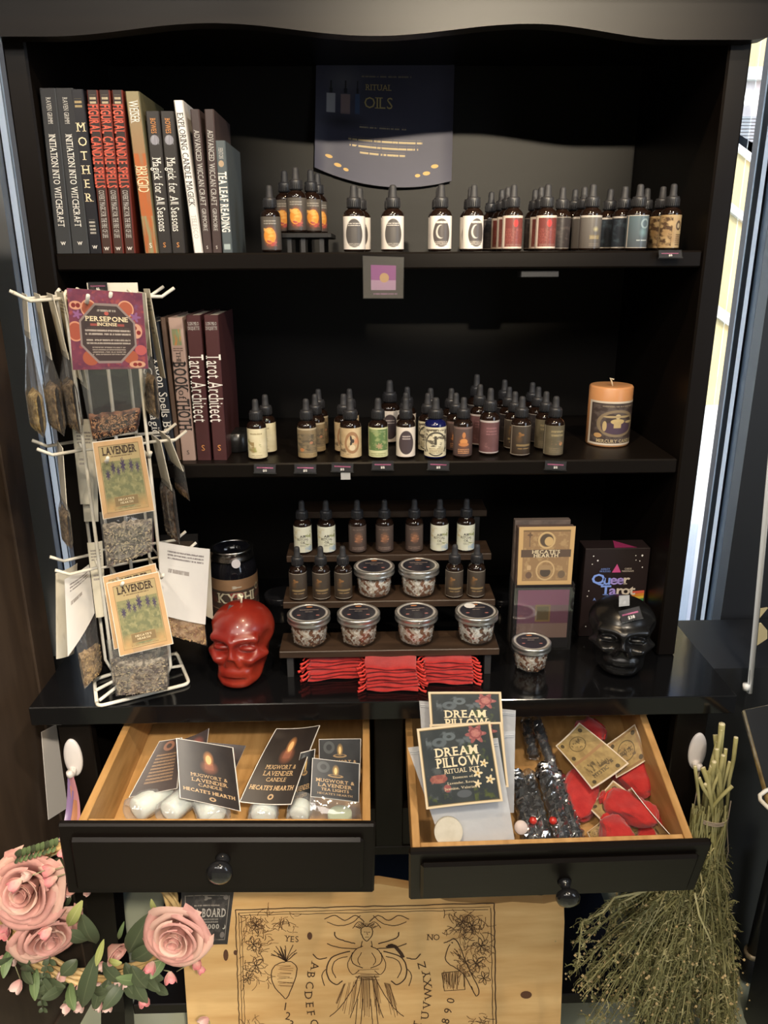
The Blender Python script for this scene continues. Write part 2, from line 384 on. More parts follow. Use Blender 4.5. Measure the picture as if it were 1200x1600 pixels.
# street outside
b = MB(); b.box((-14, .70, -.95), (14, 14, -.88)); struct('ground', b, M('pavement', (.60, .63, .63), .8, col2=(.52, .55, .55), nscale=2))
YST = M('yellow_stucco', (.46, .385, .20), .9, col2=(.40, .33, .165), nscale=2.5, bump=.4, bscale=8)
fac = thing('stair_building', 'yellow stucco building with sloping stair wall seen outside through the window', 'building', (3.5, 7.0, -.88))
def fpart(nm, poly, y, d, m): b = MB(); b.prism(poly, lambda a, c, e: V((a, y+e, c)), d); part(nm, b, m, fac)
def fz(x, py, Y): p = at(x, py, Y=Y); return p.z
def fx(px, Y): return at(px, 500, Y=Y).x
XA, XB = 2.2, 8.5
b = MB(); b.box((-9, 9.0, -.88), (1.0, 9.4, 6.0)); b.box((-9, 8.9, .6), (1.0, 9.0, .75)); b.box((-9, 8.9, 2.9), (1.0, 9.0, 3.1)); solo('pale_building', 'pale blue grey rendered building added to brighten the view left of the hutch', 'building', b, M('pale_blue_render', (.80, .87, .90), .8), (-4, 9.2, -.88))  # added backdrop; its pale blue stands in for bright daylight outside
def slope(pl, pr, Y, x0=XA, x1=XB):      # height along a sloping line through photo heights pl (at px 1120) and pr (at px 1150)
    xa, za = fx(1120, Y), fz(1120, pl, Y); xb, zb = fx(1150, Y), fz(1150, pr, Y); k = (zb-za)/(xb-xa); return za+k*(x0-xa), za+k*(x1-xa)
a0, a1 = slope(239, 262, 7.0); fpart('stair_wall', [(XA, -.88), (XB, -.88), (XB, a1), (XA, a0)], 7.0, .3, YST)
c0, c1 = slope(228, 250, 7.0); fpart('coping', [(XA, a0), (XB, a1), (XB, c1+.0), (XA, c0)], 6.95, .4, M('white_coping', (.85, .87, .9), .6))
for q0, q1, q2 in ((318, 340, 14), (478, 498, 18)):
    s0, s1 = slope(q0, q1, 6.96); t0, t1 = slope(q0+q2, q1+q2, 6.96); fpart('string_course', [(XA, t0), (XB, t1), (XB, s1), (XA, s0)], 6.94, .08, M('grey_stone', (.42, .42, .38), .9))
fpart('plinth', [(XA, -.88), (XB, -.88), (XB, fz(1100, 636, 6.9)), (XA, fz(1100, 636, 6.9))], 6.9, .12, M('grey_plinth', (.45, .46, .42), .9))
fpart('upper_wall', [(XA, -.88), (XB+2, -.88), (XB+2, fz(1165, 122, 8.5)), (XA, fz(1165, 122, 8.5))], 8.5, .3, M('pale_wall', (.52, .48, .48), .8))
fpart('stone_band', [(XA, fz(1165, 124, 8.4)), (XB+2, fz(1165, 124, 8.4)), (XB+2, fz(1165, 104, 8.4)), (XA, fz(1165, 104, 8.4))], 8.4, .5, M('grey_band', (.40, .42, .41), .9))
fpart('top_storey', [(XA, fz(1165, 104, 8.5)), (XB+2, fz(1165, 104, 8.5)), (XB+2, 5.2), (XA, 5.2)], 8.5, .3, YST)
for i in range(13):
    z = fz(1150, 184+i*5.2, 8.3); b = MB(); b.box((fx(1120, 8.3)-.6, 8.28, z-.012), (fx(1200, 8.3), 8.34, z+.012)); part('louver_slat', b, M('louver', (.20, .22, .24), .6), fac)
b = MB(); pz = at(1169, 155, Y=8.4); b.lathe([(0, -.06), (.06, -.04), (.075, 0), (.06, .04), (0, .06)], 16, pz); part('wall_lamp', b, M('lamp_globe', (1, .98, .92), .4, emit=3), fac)

# ------------------------------------------------------------------ the hutch
hut = thing('hutch_cabinet', 'black painted wooden hutch with scalloped cornice, two shelves and two open drawers', 'cabinet', (0, .14, -.85))
def hp(name, mb, mats=BLK, label=None): return part(name, mb, mats, hut, label)
for s in (-1, 1):
    b = MB(); b.box((min(s*.5, s*.5334), 0, 0), (max(s*.5, s*.5334), .395, 1.06), .003); hp('side_panel', b)
b = MB(); b.box((-.5, .385, 0), (.5, .395, 1.06)); hp('back_panel', b, BACKP)
b = MB(); b.box((-.5, 0, 1.035), (.5, .385, 1.06)); hp('top_panel', b)
def prof(x):
    K = [(-.56, .9877), (-.46, .9877), (-.2325, 1.0039), (-.009, .9886), (.2077, 1.0034), (.415, .984), (.56, .984)]
    for (x0, z0), (x1, z1) in zip(K, K[1:]):
        if x <= x1: t = (x-x0)/(x1-x0); return z0+(z1-z0)*(.5-.5*math.cos(math.pi*t))
    return K[-1][1]
xs = [-.553+i*1.0/80*1.1 for i in range(81)]; poly = [(x, prof(x)) for x in xs if x < .532]+[(.540, .987), (.545, .992), (.549, 1.04), (-.553, 1.04)]
b = MB(); b.prism(poly, lambda a, c, e: V((a, -.03+e, c)), .03); b.box((-.553, -.03, 1.0), (-.5334, .39, 1.04)); b.box((.5334, -.0, 1.0), (.549, .39, 1.04)); hp('cornice', b)
b = MB(); b.box((-.57, -.06, 1.042), (.567, .40, 1.075), .008); hp('crown', b)
for z0, z1 in ((.680, .7051), (.3457, .3709)):
    b = MB(); b.box((-.4995, .006, z0), (.4995, .384, z1), .0025); hp('shelf', b)
b = MB(); b.box((-.5865, -.138, -.0345), (.5865, .42, 0), .0016); hp('countertop', b, BLKTOP)
# base
for s in (-1, 1):
    b = MB(); b.box((min(s*.535, s*.555), -.11, -.335), (max(s*.535, s*.555), .40, -.0345)); hp('base_side', b)
    b = MB(); b.box((min(s*.5, s*.5555), -.113, -.335), (max(s*.5, s*.5555), -.09, -.0345), .002); hp('stile', b)
    for y0 in (-.11, .34):
        b = MB(); x0 = s*.555; k = .05; pts = []
        for z, w, fl in ((-.335, .055, 0), (-.50, .048, .0), (-.70, .046, .004), (-.85, .050, .018)):
            xa = x0+s*fl-(w if s > 0 else 0); pts += [V((xa, y0-fl*(1 if y0 < 0 else -1), z)), V((xa+w, y0-fl*(1 if y0 < 0 else -1), z)), V((xa+w, y0+w, z)), V((xa, y0+w, z))]
        fs = [(i*4+j, i*4+(j+1) % 4, i*4+4+(j+1) % 4, i*4+4+j) for i in range(3) for j in range(4)]+[(0, 1, 2, 3), (15, 14, 13, 12)]
        b.add(pts, fs); hp('leg', b)
b = MB(); b.box((-.020, -.113, -.335), (.030, -.09, -.0345), .002); hp('stile', b)
b = MB(); b.box((-.5, -.110, -.05), (.5, -.09, -.0345)); hp('top_rail', b)
b = MB(); b.box((-.5, -.111, -.335), (.5, -.09, -.235)); b.box((-.5, -.1145, -.335), (.5, -.109, -.316), .0015); hp('apron', b)
b = MB(); b.box((-.535, -.09, -.335), (.535, .40, -.325)); hp('dust_panel', b)
b = MB(); b.box((-.535, .39, -.335), (.535, .40, -.0345)); hp('base_back', b)
b = MB(); b.box((-.50, -.105, -.72), (.50, .345, -.695), .002); hp('lower_shelf', b)
for s in (-1, 1):       # curved brackets between the apron and the back legs
    b = MB(); P = [(.505, -.335), (.30, -.335), (.40, -.37), (.45, -.44), (.47, -.55), (.475, -.695), (.505, -.695)]
    b.prism([(s*x, z) for x, z in P], lambda a, c, e: V((a, .33+e, c)), .03); hp('bracket', b)
PINE = M('drawer_pine', (.50, .285, .105), .5, col2=(.36, .19, .06), nscale=9, stretch=(6, 1, 6), bump=.1, bscale=60)
def drawer(xl, xr, pitch, roll, knob_px, ovl, ovr, zoff=0, yext=.235):
    piv = V(((xl+xr)/2, -.10, -.06+zoff)); R_ = Matrix.Rotation(pitch, 4, 'X') @ Matrix.Rotation(roll, 4, 'Y'); T = Matrix.Translation(piv) @ R_
    w = (xr-xl)/2; yf = -yext; h = .10; th = .012
    b = MB(); b.box((-w-ovl, yf-.012, -h-.022), (w+ovr, yf, .006), .003, T=T); b.box((-w-ovl+.017, yf-.021, -h-.007), (w+ovr-.017, yf-.0118, -.012), .006, T=T)
    d = hp('drawer', b, label='black drawer front pulled open with a round knob')
    for nm, lo, hi in (('drawer_side', (-w, yf, -h), (-w+th, .20, 0)), ('drawer_side', (w-th, yf, -h), (w, .20, 0)), ('drawer_back', (-w+th, .19, -h), (w-th, .20, -.005)), ('drawer_bottom', (-w+th, yf, -h+.004), (w-th, .19, -h+.012)), ('drawer_front_lining', (-w+th, yf, -h), (w-th, yf+.012, -.004))):
        b = MB(); b.box(lo, hi, .001, T=T); part(nm, b, PINE, d, 'bare pine drawer box wood')
    kp = hit(*knob_px, T @ V((0, yf-.022, -.05)), R_ @ V((0, 1, 0)))
    b = MB(); k = MB(); k.lathe([(.0, 0), (.011, 0), (.009, .004), (.0065, .010), (.0075, .014), (.0165, .019), (.0185, .025), (.016, .031), (.009, .0345), (0, .0355)], 24)
    A = Matrix.Translation(kp) @ R_ @ Matrix.Rotation(math.pi/2, 4, 'X'); b.add([A @ V(v) for v in k.v], k.f, smooth=True)
    part('knob', b, M('knob_black', (.01, .01, .011), .12), d); return T, w, h
TL, WL, HL = drawer(-.4465, -.0275, math.radians(2.2), math.radians(1.5), (348, 1342), .024, .007, -.001)
TR, WR, HR = drawer(.034, .452, math.radians(16.5), math.radians(-1.2), (882, 1378), .006, .023, -.002)

# ------------------------------------------------------------------ books
Z1, Z2 = .7051, .3709
PAPER = M('book_paper', (.62, .56, .45), .8, bump=.3, bscale=500, stretch=(8, 1, .2))
GOLD = M('gold_ink', (.55, .40, .16), .4); WHT = M('white_ink', (.80, .78, .74), .6); REDI = M('red_ink', (.60, .10, .06), .6); GREYI = M('grey_ink', (.50, .49, .47), .6); BRNI = M('brown_ink', (.40, .20, .07), .6); DRK = M('dark_ink', (.03, .025, .025), .6); CREAM = M('cream_ink', (.78, .66, .44), .6); ORI = M('orange_ink', (.65, .28, .08), .6)
def book(label, pxb, pytop, pxt, zs, yf, mat, inks, depth=.145, pyb=391, side=None, group=None):
    """spine px at the foot (left, right) and at the head (left, right)"""
    A = at(pxb[0], pyb, Y=yf); B = at(pxb[1], pyb, Y=yf); hz = at(pxt[0], pytop, Y=yf).z; D = at(pxt[0], pytop, Y=yf); w = B.x-A.x; dx = D.x-A.x
    t = thing('book', label, 'book', ((A.x+B.x)/2, yf, zs), group)
    def T(x, y, z): return V((A.x+x+dx*z/(hz-zs), yf+y, zs+.0004+z))
    h = hz-zs; cv = .0012
    b = MB(); r = .0015
    pl = [(0, depth), (0, r), (r, 0), (w-r, 0), (w, r), (w, depth), (w-cv, depth), (w-cv, .004), (cv, .004), (cv, depth)]
    n = len(pl); vs = [T(x, y, 0) for x, y in pl]+[T(x, y, h) for x, y in pl]
    b.add(vs, [(i, (i+1) % n, n+(i+1) % n, n+i) for i in range(n) if i != 2]+[(9, 8, 1, 0), (8, 7, 2, 1), (7, 6, 5, 4), (7, 4, 3, 2), (n+0, n+1, n+8, n+9), (n+1, n+2, n+7, n+8), (n+4, n+5, n+6, n+7), (n+2, n+3, n+4, n+7)], 1)
    b.add([T(r, 0, 0), T(w-r, 0, 0), T(w-r, 0, h), T(r, 0, h)], [(0, 1, 2, 3)], 0, [(0, 0), (1, 0), (1, 1), (0, 1)])
    part('cover', b, [mat, side or mat], t)
    b = MB(); b.box((cv, .0042, .002), (w-cv, depth-.003, h-.003), T=None); b.v = [tuple(T(*v)) for v in b.v]; part('pages', b, PAPER, t)
    fn = lambda u, v: T(u*w, 0, v*h)
    fn.wh = (w, h); b = MB(); mats = []
    for ink, *a in inks:
        if ink not in mats: mats.append(ink)
        k = dict(a[4]) if len(a) > 4 else {}; rot = k.pop('rot', -1)
        text(b, fn, a[0], a[1], a[2], a[3], rot=rot, mat=mats.index(ink), off=.0004, **k)
    if b.v: part('lettering', b, mats, t)
    return t
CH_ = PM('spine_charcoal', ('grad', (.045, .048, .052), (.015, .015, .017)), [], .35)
def W_(v=.065): return (WHT, 'W', .5, v, .02, dict(rot=0, bold=1))
for i, (pb, pt) in enumerate((((88, 112), (61, 83)), ((113, 139), (86, 109)))):
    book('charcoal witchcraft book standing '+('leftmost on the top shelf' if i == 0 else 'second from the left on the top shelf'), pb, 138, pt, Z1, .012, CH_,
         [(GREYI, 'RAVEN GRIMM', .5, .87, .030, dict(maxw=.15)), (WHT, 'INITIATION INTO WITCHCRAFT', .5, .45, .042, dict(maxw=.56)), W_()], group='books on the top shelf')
book('black book lettered MOTHER in gold capitals', (140, 158), 140, (110, 134), Z1, .012, PM('spine_black', (.012, .012, .016), [('lines', .5, .92, .7, .05, (.35, .27, .13), 2), ('lines', .5, .17, .6, .09, (.4, .38, .34), 4)], .4),
     [(CREAM, c, .5, .78-.085*k, .052, dict(rot=0)) for k, c in enumerate('MOTHER')]+[W_(.04)], group='books on the top shelf')
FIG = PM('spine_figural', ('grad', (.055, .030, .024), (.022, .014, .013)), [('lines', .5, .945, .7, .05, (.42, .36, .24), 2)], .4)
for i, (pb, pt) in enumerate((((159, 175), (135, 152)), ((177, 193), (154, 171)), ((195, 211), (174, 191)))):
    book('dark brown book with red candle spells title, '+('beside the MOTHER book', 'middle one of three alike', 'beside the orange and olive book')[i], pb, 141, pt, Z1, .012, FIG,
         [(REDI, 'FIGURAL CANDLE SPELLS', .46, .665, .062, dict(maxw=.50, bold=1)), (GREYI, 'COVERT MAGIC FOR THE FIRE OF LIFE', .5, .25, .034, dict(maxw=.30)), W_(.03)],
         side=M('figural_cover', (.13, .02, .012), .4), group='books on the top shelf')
book('tall olive and orange book leaning on the top shelf', (226, 247), 143, (195, 215), Z1, .010, PM('spine_olive', ('grad', (.36, .10, .03), (.24, .21, .12)), [('noise', .5, .40, 1, .46, (.40, .115, .035), 2.0, .38), ('noise', .5, .12, 1, .24, (.26, .24, .13), 3, .42)], .4),
     [(WHT, 'WEISER', .5, .88, .06, dict(maxw=.13)), (CREAM, 'BRIGID', .5, .47, .075, dict(maxw=.16)), (WHT, 'S', .5, .05, .03, dict(rot=0))], side=M('olive_cover', (.11, .10, .055), .4), group='books on the top shelf')
MAG = PM('spine_magick', (.030, .027, .026), [('ell', .5, .805, .40, .035, (.22, .22, .26)), ('noise', .5, .805, .8, .06, (.30, .31, .36), 9, .5)], .4)
for i, (pb, pt) in enumerate((((248, 268), (227, 247)), ((269, 289), (250, 269)))):
    book('short black all seasons magick book '+('next to the leaning orange book' if i == 0 else 'next to the leaning white book'), pb, 174, pt, Z1, .016, MAG,
         [(ORI, 'BOWES', .5, .90, .038, dict(maxw=.10)), (WHT, 'Magick for All Seasons', .5, .42, .062, dict(maxw=.52)), (ORI, 'S', .5, .06, .035, dict(rot=0))], group='books on the top shelf')
book('white candle magick book leaning left', (303, 317), 157, (271, 288), Z1, .014, M('spine_white', (.78, .76, .74), .4), [(DRK, 'EXPLORING CANDLE MAGICK', .5, .62, .042, dict(maxw=.60)), (GREYI, 'TELESCO', .5, .18, .034, dict(maxw=.16))], side=M('white_cover', (.5, .48, .46), .5), group='books on the top shelf')
ADV = PM('spine_advanced', ('grad', (.062, .042, .040), (.050, .036, .036)), [], .4)
for i, (pb, pt) in enumerate((((318, 331), (297, 314)), ((332, 346), (319, 333)))):
    book('thin brown book with faded title '+('beside the white book' if i == 0 else 'beside the grey tea leaf book'), pb, 171, pt, Z1, .014, ADV,
         [(GREYI, 'ADVANCED WICCAN CRAFT', .5, .60, .040, dict(maxw=.52)), (GREYI, 'GRIMOIRE', .5, .24, .03, dict(maxw=.16)), (WHT, 'S', .5, .04, .022, dict(rot=0))], group='books on the top shelf')
book('short grey tea leaf reading book, rightmost on the top shelf', (348, 363), 220, (336, 355), Z1, .014, PM('spine_tea', (.085, .105, .115), [('ell', .45, .80, .35, .03, (.40, .30, .20)), ('rect', .5, .055, .8, .05, (.35, .42, .42))], .4),
     [(WHT, 'TEA LEAF READING', .5, .46, .075, dict(maxw=.54, bold=1)), (GREYI, 'FENTON', .5, .89, .04, dict(maxw=.09))], group='books on the top shelf')
# middle shelf
G2 = 'books on the middle shelf'; Y2 = .03
for i, (pb, pt) in enumerate((((242, 258), (212, 228)), ((261, 275), (232, 247)))):
    book('navy book with white title behind the wire rack, '+('left one' if i == 0 else 'right one beside the brown book'), pb, 503, pt, Z2, Y2, M('spine_navy', (.022, .026, .036), .4), [(WHT, ('Candle Magick', 'Moon Spells Book')[i], .5, .42, .06, dict(maxw=.62)), (WHT, 'S', .5, .06, .03, dict(rot=0))], pyb=713, group=G2)
book('plain brown book between navy books and pink book', (276, 283), 497, (250, 262), Z2, Y2+.004, M('spine_brown', (.10, .062, .045), .6), [], pyb=713, group=G2)
book('pinkish tan book titled The Book of Thoth', (284, 305), 497, (262, 286), Z2, Y2, PM('spine_thoth', (.42, .30, .26), [('rect', .5, .87, .72, .11, (.20, .26, .15)), ('noise', .5, .87, .7, .11, (.5, .22, .08), 9, .5), ('lines', .5, .79, .8, .03, (.12, .08, .07), 2)], .4),
     [(DRK, 'THE', .5, .735, .03, dict()), (DRK, 'BOOK', .5, .60, .085, dict(maxw=.2, bold=1)), (DRK, 'of', .5, .475, .05, {}), (DRK, 'THOTH', .5, .335, .085, dict(maxw=.22, bold=1)), (DRK, 'S', .5, .06, .03, dict(rot=0))], pyb=711, group=G2)
for i, (pb, pt) in enumerate((((308, 329), (290, 314)), ((333, 354), (318, 345)))):
    book('maroon book titled Tarot Architect, '+('beside the pink book' if i == 0 else 'rightmost on the middle shelf'), pb, 493, pt, Z2, Y2, M('spine_maroon', (.065, .022, .024), .4),
         [(WHT, 'Tarot', .5, .66, .10, dict(maxw=.16)), (WHT, 'Architect', .5, .415, .10, dict(maxw=.28)), (GREYI, 'LON MILO', .5, .945, .022, dict(rot=0, maxw=.75)), (GREYI, 'DUQUETTE', .5, .915, .022, dict(rot=0, maxw=.8)), (ORI, 'S', .5, .09, .04, dict(rot=0))], pyb=711, group=G2)

# ------------------------------------------------------------------ dropper bottles
AMB = M('amber_glass', (.012, .006, .004), .07, spec=.6); COB = M('cobalt_glass', (.006, .008, .06), .07, spec=.6); CAPM = M('dropper_plastic', (.022, .022, .025), .42, spec=.5); RUB = M('dropper_rubber', (.026, .026, .029), .6, spec=.4)
BODY = [(0, .0005), (.0150, .0005), (.0163, .002), (.0165, .004), (.0165, .0555), (.0160, .0590), (.0140, .0625), (.0105, .0650), (.0090, .0665), (.0090, .0700), (0, .0700)]
_b = MB(); _b.lathe(BODY, 24); ME_AMB = _b.mesh('glass_body', AMB); ME_COB = _b.mesh('glass_body_blue', COB)
_b = MB(); pr = []
_b.lathe([(.0088, .0672), (.0108, .0675), (.0108, .0800), (.0100, .0830), (.0070, .0836), (0, .0836)], 24)
for k in range(24):
    a = 2*math.pi*k/24; c, s_ = math.cos(a), math.sin(a); _b.box((-.0005, -.0006, .069), (.0005, .0006, .0795), T=Matrix.Translation((c*.0109, s_*.0109, 0)) @ Matrix.Rotation(a, 4, 'Z'))
ME_CAP = _b.mesh('dropper_cap', CAPM)
_b = MB(); _b.lathe([(.0066, .0832), (.0066, .0850), (.0058, .0862), (.0054, .0960), (.0050, .1000), (.0036, .1020), (0, .1027)], 16); ME_BULB = _b.mesh('rubber_bulb', RUB)
LAB = {}
def label_mesh(st):
    if st not in LAB:
        _b = MB(); A = math.radians(150); _b.lathe([(.01672, .0042), (.01672, .0195), (.01672, .0350), (.01672, .0548)], 26, a0=-math.pi/2-A, a1=-math.pi/2+A, uv=True); LAB[st] = _b.mesh('label', ST[st])
    return LAB[st]
BG = (.10, .088, .080)
ST = dict(
 moon=PM('label_moon', ('grad', (.072, .061, .058), (.102, .089, .076)), [('soft', .5, .42, .16, .40, (.468, .102, .025)), ('ell', .49, .46, .125, .27, (.722, .289, .051)), ('noise', .49, .46, .24, .5, (.807, .425, .119), 7, .5), ('noise', .53, .22, .2, .2, (.425, .085, .076), 10, .45), ('lines', .5, .87, .25, .13, (.289, .264, .230), 2)], .35),
 oval=PM('label_oval', (.74, .69, .64), [('ell', .5, .5, .165, .45, (.085, .078, .075)), ('lines', .5, .80, .22, .10, (.45, .42, .39), 2), ('rect', .5, .47, .10, .5, (.10, .092, .088)), ('lines', .5, .16, .2, .12, (.36, .33, .3), 3)], .35),
 crescent=PM('label_crescent', (.74, .69, .64), [('ell', .5, .5, .165, .45, (.080, .07, .068)), ('ell', .48, .56, .085, .22, (.50, .46, .42)), ('ell', .505, .57, .075, .20, (.080, .07, .068)), ('lines', .5, .86, .2, .10, (.55, .5, .45), 1), ('lines', .5, .20, .22, .16, (.40, .36, .32), 3)], .35),
 red=PM('label_red', (.560, .480, .416), [('rect', .5, .5, .44, .88, (.136, .036, .032)), ('ell', .5, .80, .05, .10, (.400, .028, .024)), ('noise', .5, .42, .40, .5, (.208, .060, .050), 12, .45, 6, 1), ('lines', .5, .12, .36, .10, (.240, .128, .104), 2)], .35),
 smoke=PM('label_smoke', ('grad', (.090, .079, .071), (.120, .109, .101)), [('rect', .5, .97, .6, .05, (.450, .413, .375)), ('soft', .54, .63, .06, .10, (.375, .338, .188)), ('rect', .53, .37, .20, .15, (.165, .135, .083)), ('lines', .53, .37, .17, .09, (.315, .255, .150), 2), ('lines', .53, .13, .2, .12, (.150, .128, .105), 2)], .3),
 slate=PM('label_slate', ('grad', (.080, .092, .104), (.096, .136, .160)), [('frame', .0, .02, (.480, .448, .400)), ('rect', .22, .5, .03, 1, (.480, .432, .384)), ('ring', .55, .78, .07, .11, (.240, .304, .320), .25), ('soft', .53, .52, .10, .18, (.160, .256, .272)), ('lines', .52, .27, .22, .06, (.440, .480, .480), 1)], .3),
 tan=PM('label_tan', ('noise', (.336, .216, .104), (.464, .336, .176), 3), [('noise', .33, .5, .26, .9, (.080, .044, .024), 7, .45), ('ell', .58, .72, .06, .14, (.096, .064, .040)), ('ell', .58, .72, .03, .07, (.400, .320, .200)), ('lines', .62, .28, .17, .40, (.128, .080, .048), 6)], .4),
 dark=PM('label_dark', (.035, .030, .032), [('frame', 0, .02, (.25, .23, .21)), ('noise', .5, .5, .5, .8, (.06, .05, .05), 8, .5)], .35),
 navy=PM('label_navy', (.022, .027, .036), [('rect', .5, .975, 1, .05, (.40, .37, .34)), ('rect', .5, .02, 1, .04, (.36, .33, .3)), ('noise', .5, .5, .5, .8, (.04, .055, .07), 6, .5)], .35),
 botanic=PM('label_botanic', ('noise', (.68, .60, .38), (.76, .69, .48), 3), [('noise', .45, .45, .3, .5, (.34, .33, .12), 5, .48), ('noise', .40, .40, .12, .4, (.36, .26, .12), 8, .45), ('lines', .5, .87, .26, .08, (.42, .35, .2), 1), ('lines', .5, .09, .24, .12, (.44, .37, .22), 2)], .4),
 forest=PM('label_forest', ('noise', (.170, .132, .085), (.272, .204, .119), 5), [('rect', .5, .97, .6, .05, (.468, .391, .272)), ('noise', .5, .55, .46, .55, (.119, .098, .068), 9, .47), ('ell', .40, .30, .05, .07, (.468, .204, .085)), ('ell', .60, .56, .04, .05, (.425, .204, .119)), ('rect', .5, .09, .5, .16, (.383, .289, .153)), ('lines', .5, .09, .44, .14, (.212, .145, .076), 3)], .4),
 art=PM('label_art', ('noise', (.62, .48, .29), (.50, .36, .20), 4), [('noise', .35, .35, .3, .5, (.20, .14, .085), 6, .48), ('ring', .53, .53, .12, .32, (.34, .19, .10), .2), ('soft', .60, .60, .07, .16, (.62, .22, .11)), ('flower', .52, .62, .05, .20, 3, (.06, .05, .045)), ('ell', .53, .38, .055, .11, (.68, .56, .38))], .4),
 green=PM('label_green', (.62, .62, .36), [('rect', .5, .60, .46, .70, (.12, .20, .075)), ('noise', .5, .62, .46, .66, (.30, .36, .16), 5, .5, 1.5, 1), ('flower', .52, .42, .08, .13, 7, (.42, .29, .17)), ('lines', .5, .90, .3, .06, (.28, .34, .18), 1), ('lines', .5, .11, .34, .14, (.34, .36, .18), 2)], .4),
 blackoval=PM('label_black_oval', (.74, .66, .58), [('ell', .5, .5, .165, .42, (.050, .038, .042)), ('ell', .5, .5, .15, .39, (.075, .055, .060)), ('lines', .5, .72, .17, .14, (.42, .36, .34), 2)], .35),
 cedar=PM('label_cedar', (.70, .64, .46), [('noise', .5, .55, .56, .8, (.14, .12, .09), 8, .50), ('ring', .5, .45, .20, .40, (.10, .09, .07), .08), ('rect', .49, .6, .045, .3, (.08, .07, .055)), ('rect', .5, .24, .30, .22, (.72, .66, .46)), ('lines', .5, .24, .27, .22, (.25, .2, .12), 4), ('lines', .5, .92, .3, .06, (.12, .1, .07), 1)], .4),
 figure=PM('label_figure', ('grad', (.085, .053, .048), (.111, .076, .070)), [('soft', .5, .5, .14, .3, (.255, .093, .043)), ('ell', .5, .76, .035, .09, (.510, .212, .085)), ('ell', .5, .55, .08, .11, (.612, .264, .093)), ('ell', .5, .44, .11, .07, (.510, .204, .076)), ('lines', .5, .20, .24, .20, (.527, .255, .128), 3), ('rect', .5, .96, .6, .05, (.221, .145, .128))], .35),
 mauve=PM('label_mauve', ('noise', (.136, .066, .068), (.168, .084, .086), 3), [('rect', .5, .975, 1, .05, (.496, .440, .416)), ('rect', .5, .02, 1, .04, (.480, .416, .400)), ('lines', .5, .74, .22, .24, (.264, .128, .136), 3), ('noise', .4, .25, .12, .2, (.240, .120, .120), 12, .5)], .35),
 umber=PM('label_umber', ('grad', (.046, .031, .021), (.071, .057, .045)), [('frame', 0, .022, (.322, .285, .236)), ('rect', .21, .5, .05, 1, (.310, .260, .198)), ('flower', .43, .74, .07, .09, 3, (.260, .130, .050)), ('soft', .40, .62, .08, .2, (.124, .074, .037)), ('rect', .50, .37, .30, .075, (.236, .167, .081)), ('lines', .5, .26, .24, .07, (.260, .174, .081), 1)], .35),
 olive=PM('label_olive', ('noise', (.112, .094, .061), (.143, .120, .079), 3), [('rect', .21, .5, .04, 1, (.330, .285, .210)), ('lines', .5, .80, .26, .22, (.285, .232, .128), 2), ('ell', .58, .42, .04, .07, (.450, .225, .112)), ('noise', .48, .45, .2, .14, (.225, .150, .090), 10, .5), ('lines', .5, .2, .3, .2, (.188, .150, .098), 3)], .35),
 airy=PM('label_airy', ('noise', (.70, .69, .52), (.76, .75, .62), 3), [('noise', .62, .5, .16, .7, (.34, .36, .17), 8, .52), ('noise', .36, .72, .18, .4, (.62, .52, .30), 5, .52), ('noise', .64, .1, .2, .3, (.42, .52, .60), 5, .45)], .4),
 copper=PM('label_copper', ('grad', (.082, .056, .047), (.098, .072, .061)), [('soft', .51, .58, .11, .26, (.328, .148, .078)), ('noise', .51, .58, .18, .3, (.390, .179, .101), 12, .5), ('lines', .5, .9, .24, .06, (.187, .133, .109), 1), ('lines', .5, .16, .28, .14, (.234, .164, .133), 2)], .35))
INKME = {}
def ink_mesh(st):
    """words printed round the label, for styles that carry readable words"""
    if st not in ('airy',): return None
    if st not in INKME:
        R = .01682
        fn = lambda u, v: V((R*math.cos(-math.pi/2+math.radians(300)*(u-.5)), R*math.sin(-math.pi/2+math.radians(300)*(u-.5)), .0042+.0506*v))
        fn.wh = (math.radians(300)*R, .0506); b = MB()
        for tx, v, h, bo in (('AIR', .64, .085, 1), ('RITUAL', .52, .085, 0), ('OIL', .40, .085, 0)): text(b, fn, tx, .5, v, h, bold=bo, off=.0002)
        for v in (.30, .26): text(b, fn, 'ELEMENTAL OIL', .5, v, .02, off=.0002)
        INKME[st] = b.mesh('lettering', DRK)
    return INKME[st]
def bottle(st, px, y, zs, label, group, rz=0, k=1.0, kz=1.0, blue=False, x=None):
    z = zs
    if x is None: x = at(px, 390 if zs > .6 else 700 if zs > .3 else 900, Y=y).x if zs > .6 else (lambda d: CAM.x+d.x*((y-CAM.y)/d.y))(ray(px, 800-FPX*math.tan(math.atan2((zs+.03-CAM.z), (y-CAM.y))+PITCH)))
    t = thing('dropper_bottle', label, 'bottle', (x, y, z+.0003), group, rz); t.scale = (k, k, kz)
    obj('glass_body', ME_COB if blue else ME_AMB, t); l = obj('label', label_mesh(st), t); obj('dropper_cap', ME_CAP, t); obj('rubber_bulb', ME_BULB, t)
    im = ink_mesh(st)
    if im: tag(obj('lettering', im, l), kind='stuff')
    return t
g1 = 'dropper bottles on the top shelf'; ya = .034
rs_top = Z1+.030
tb = .97
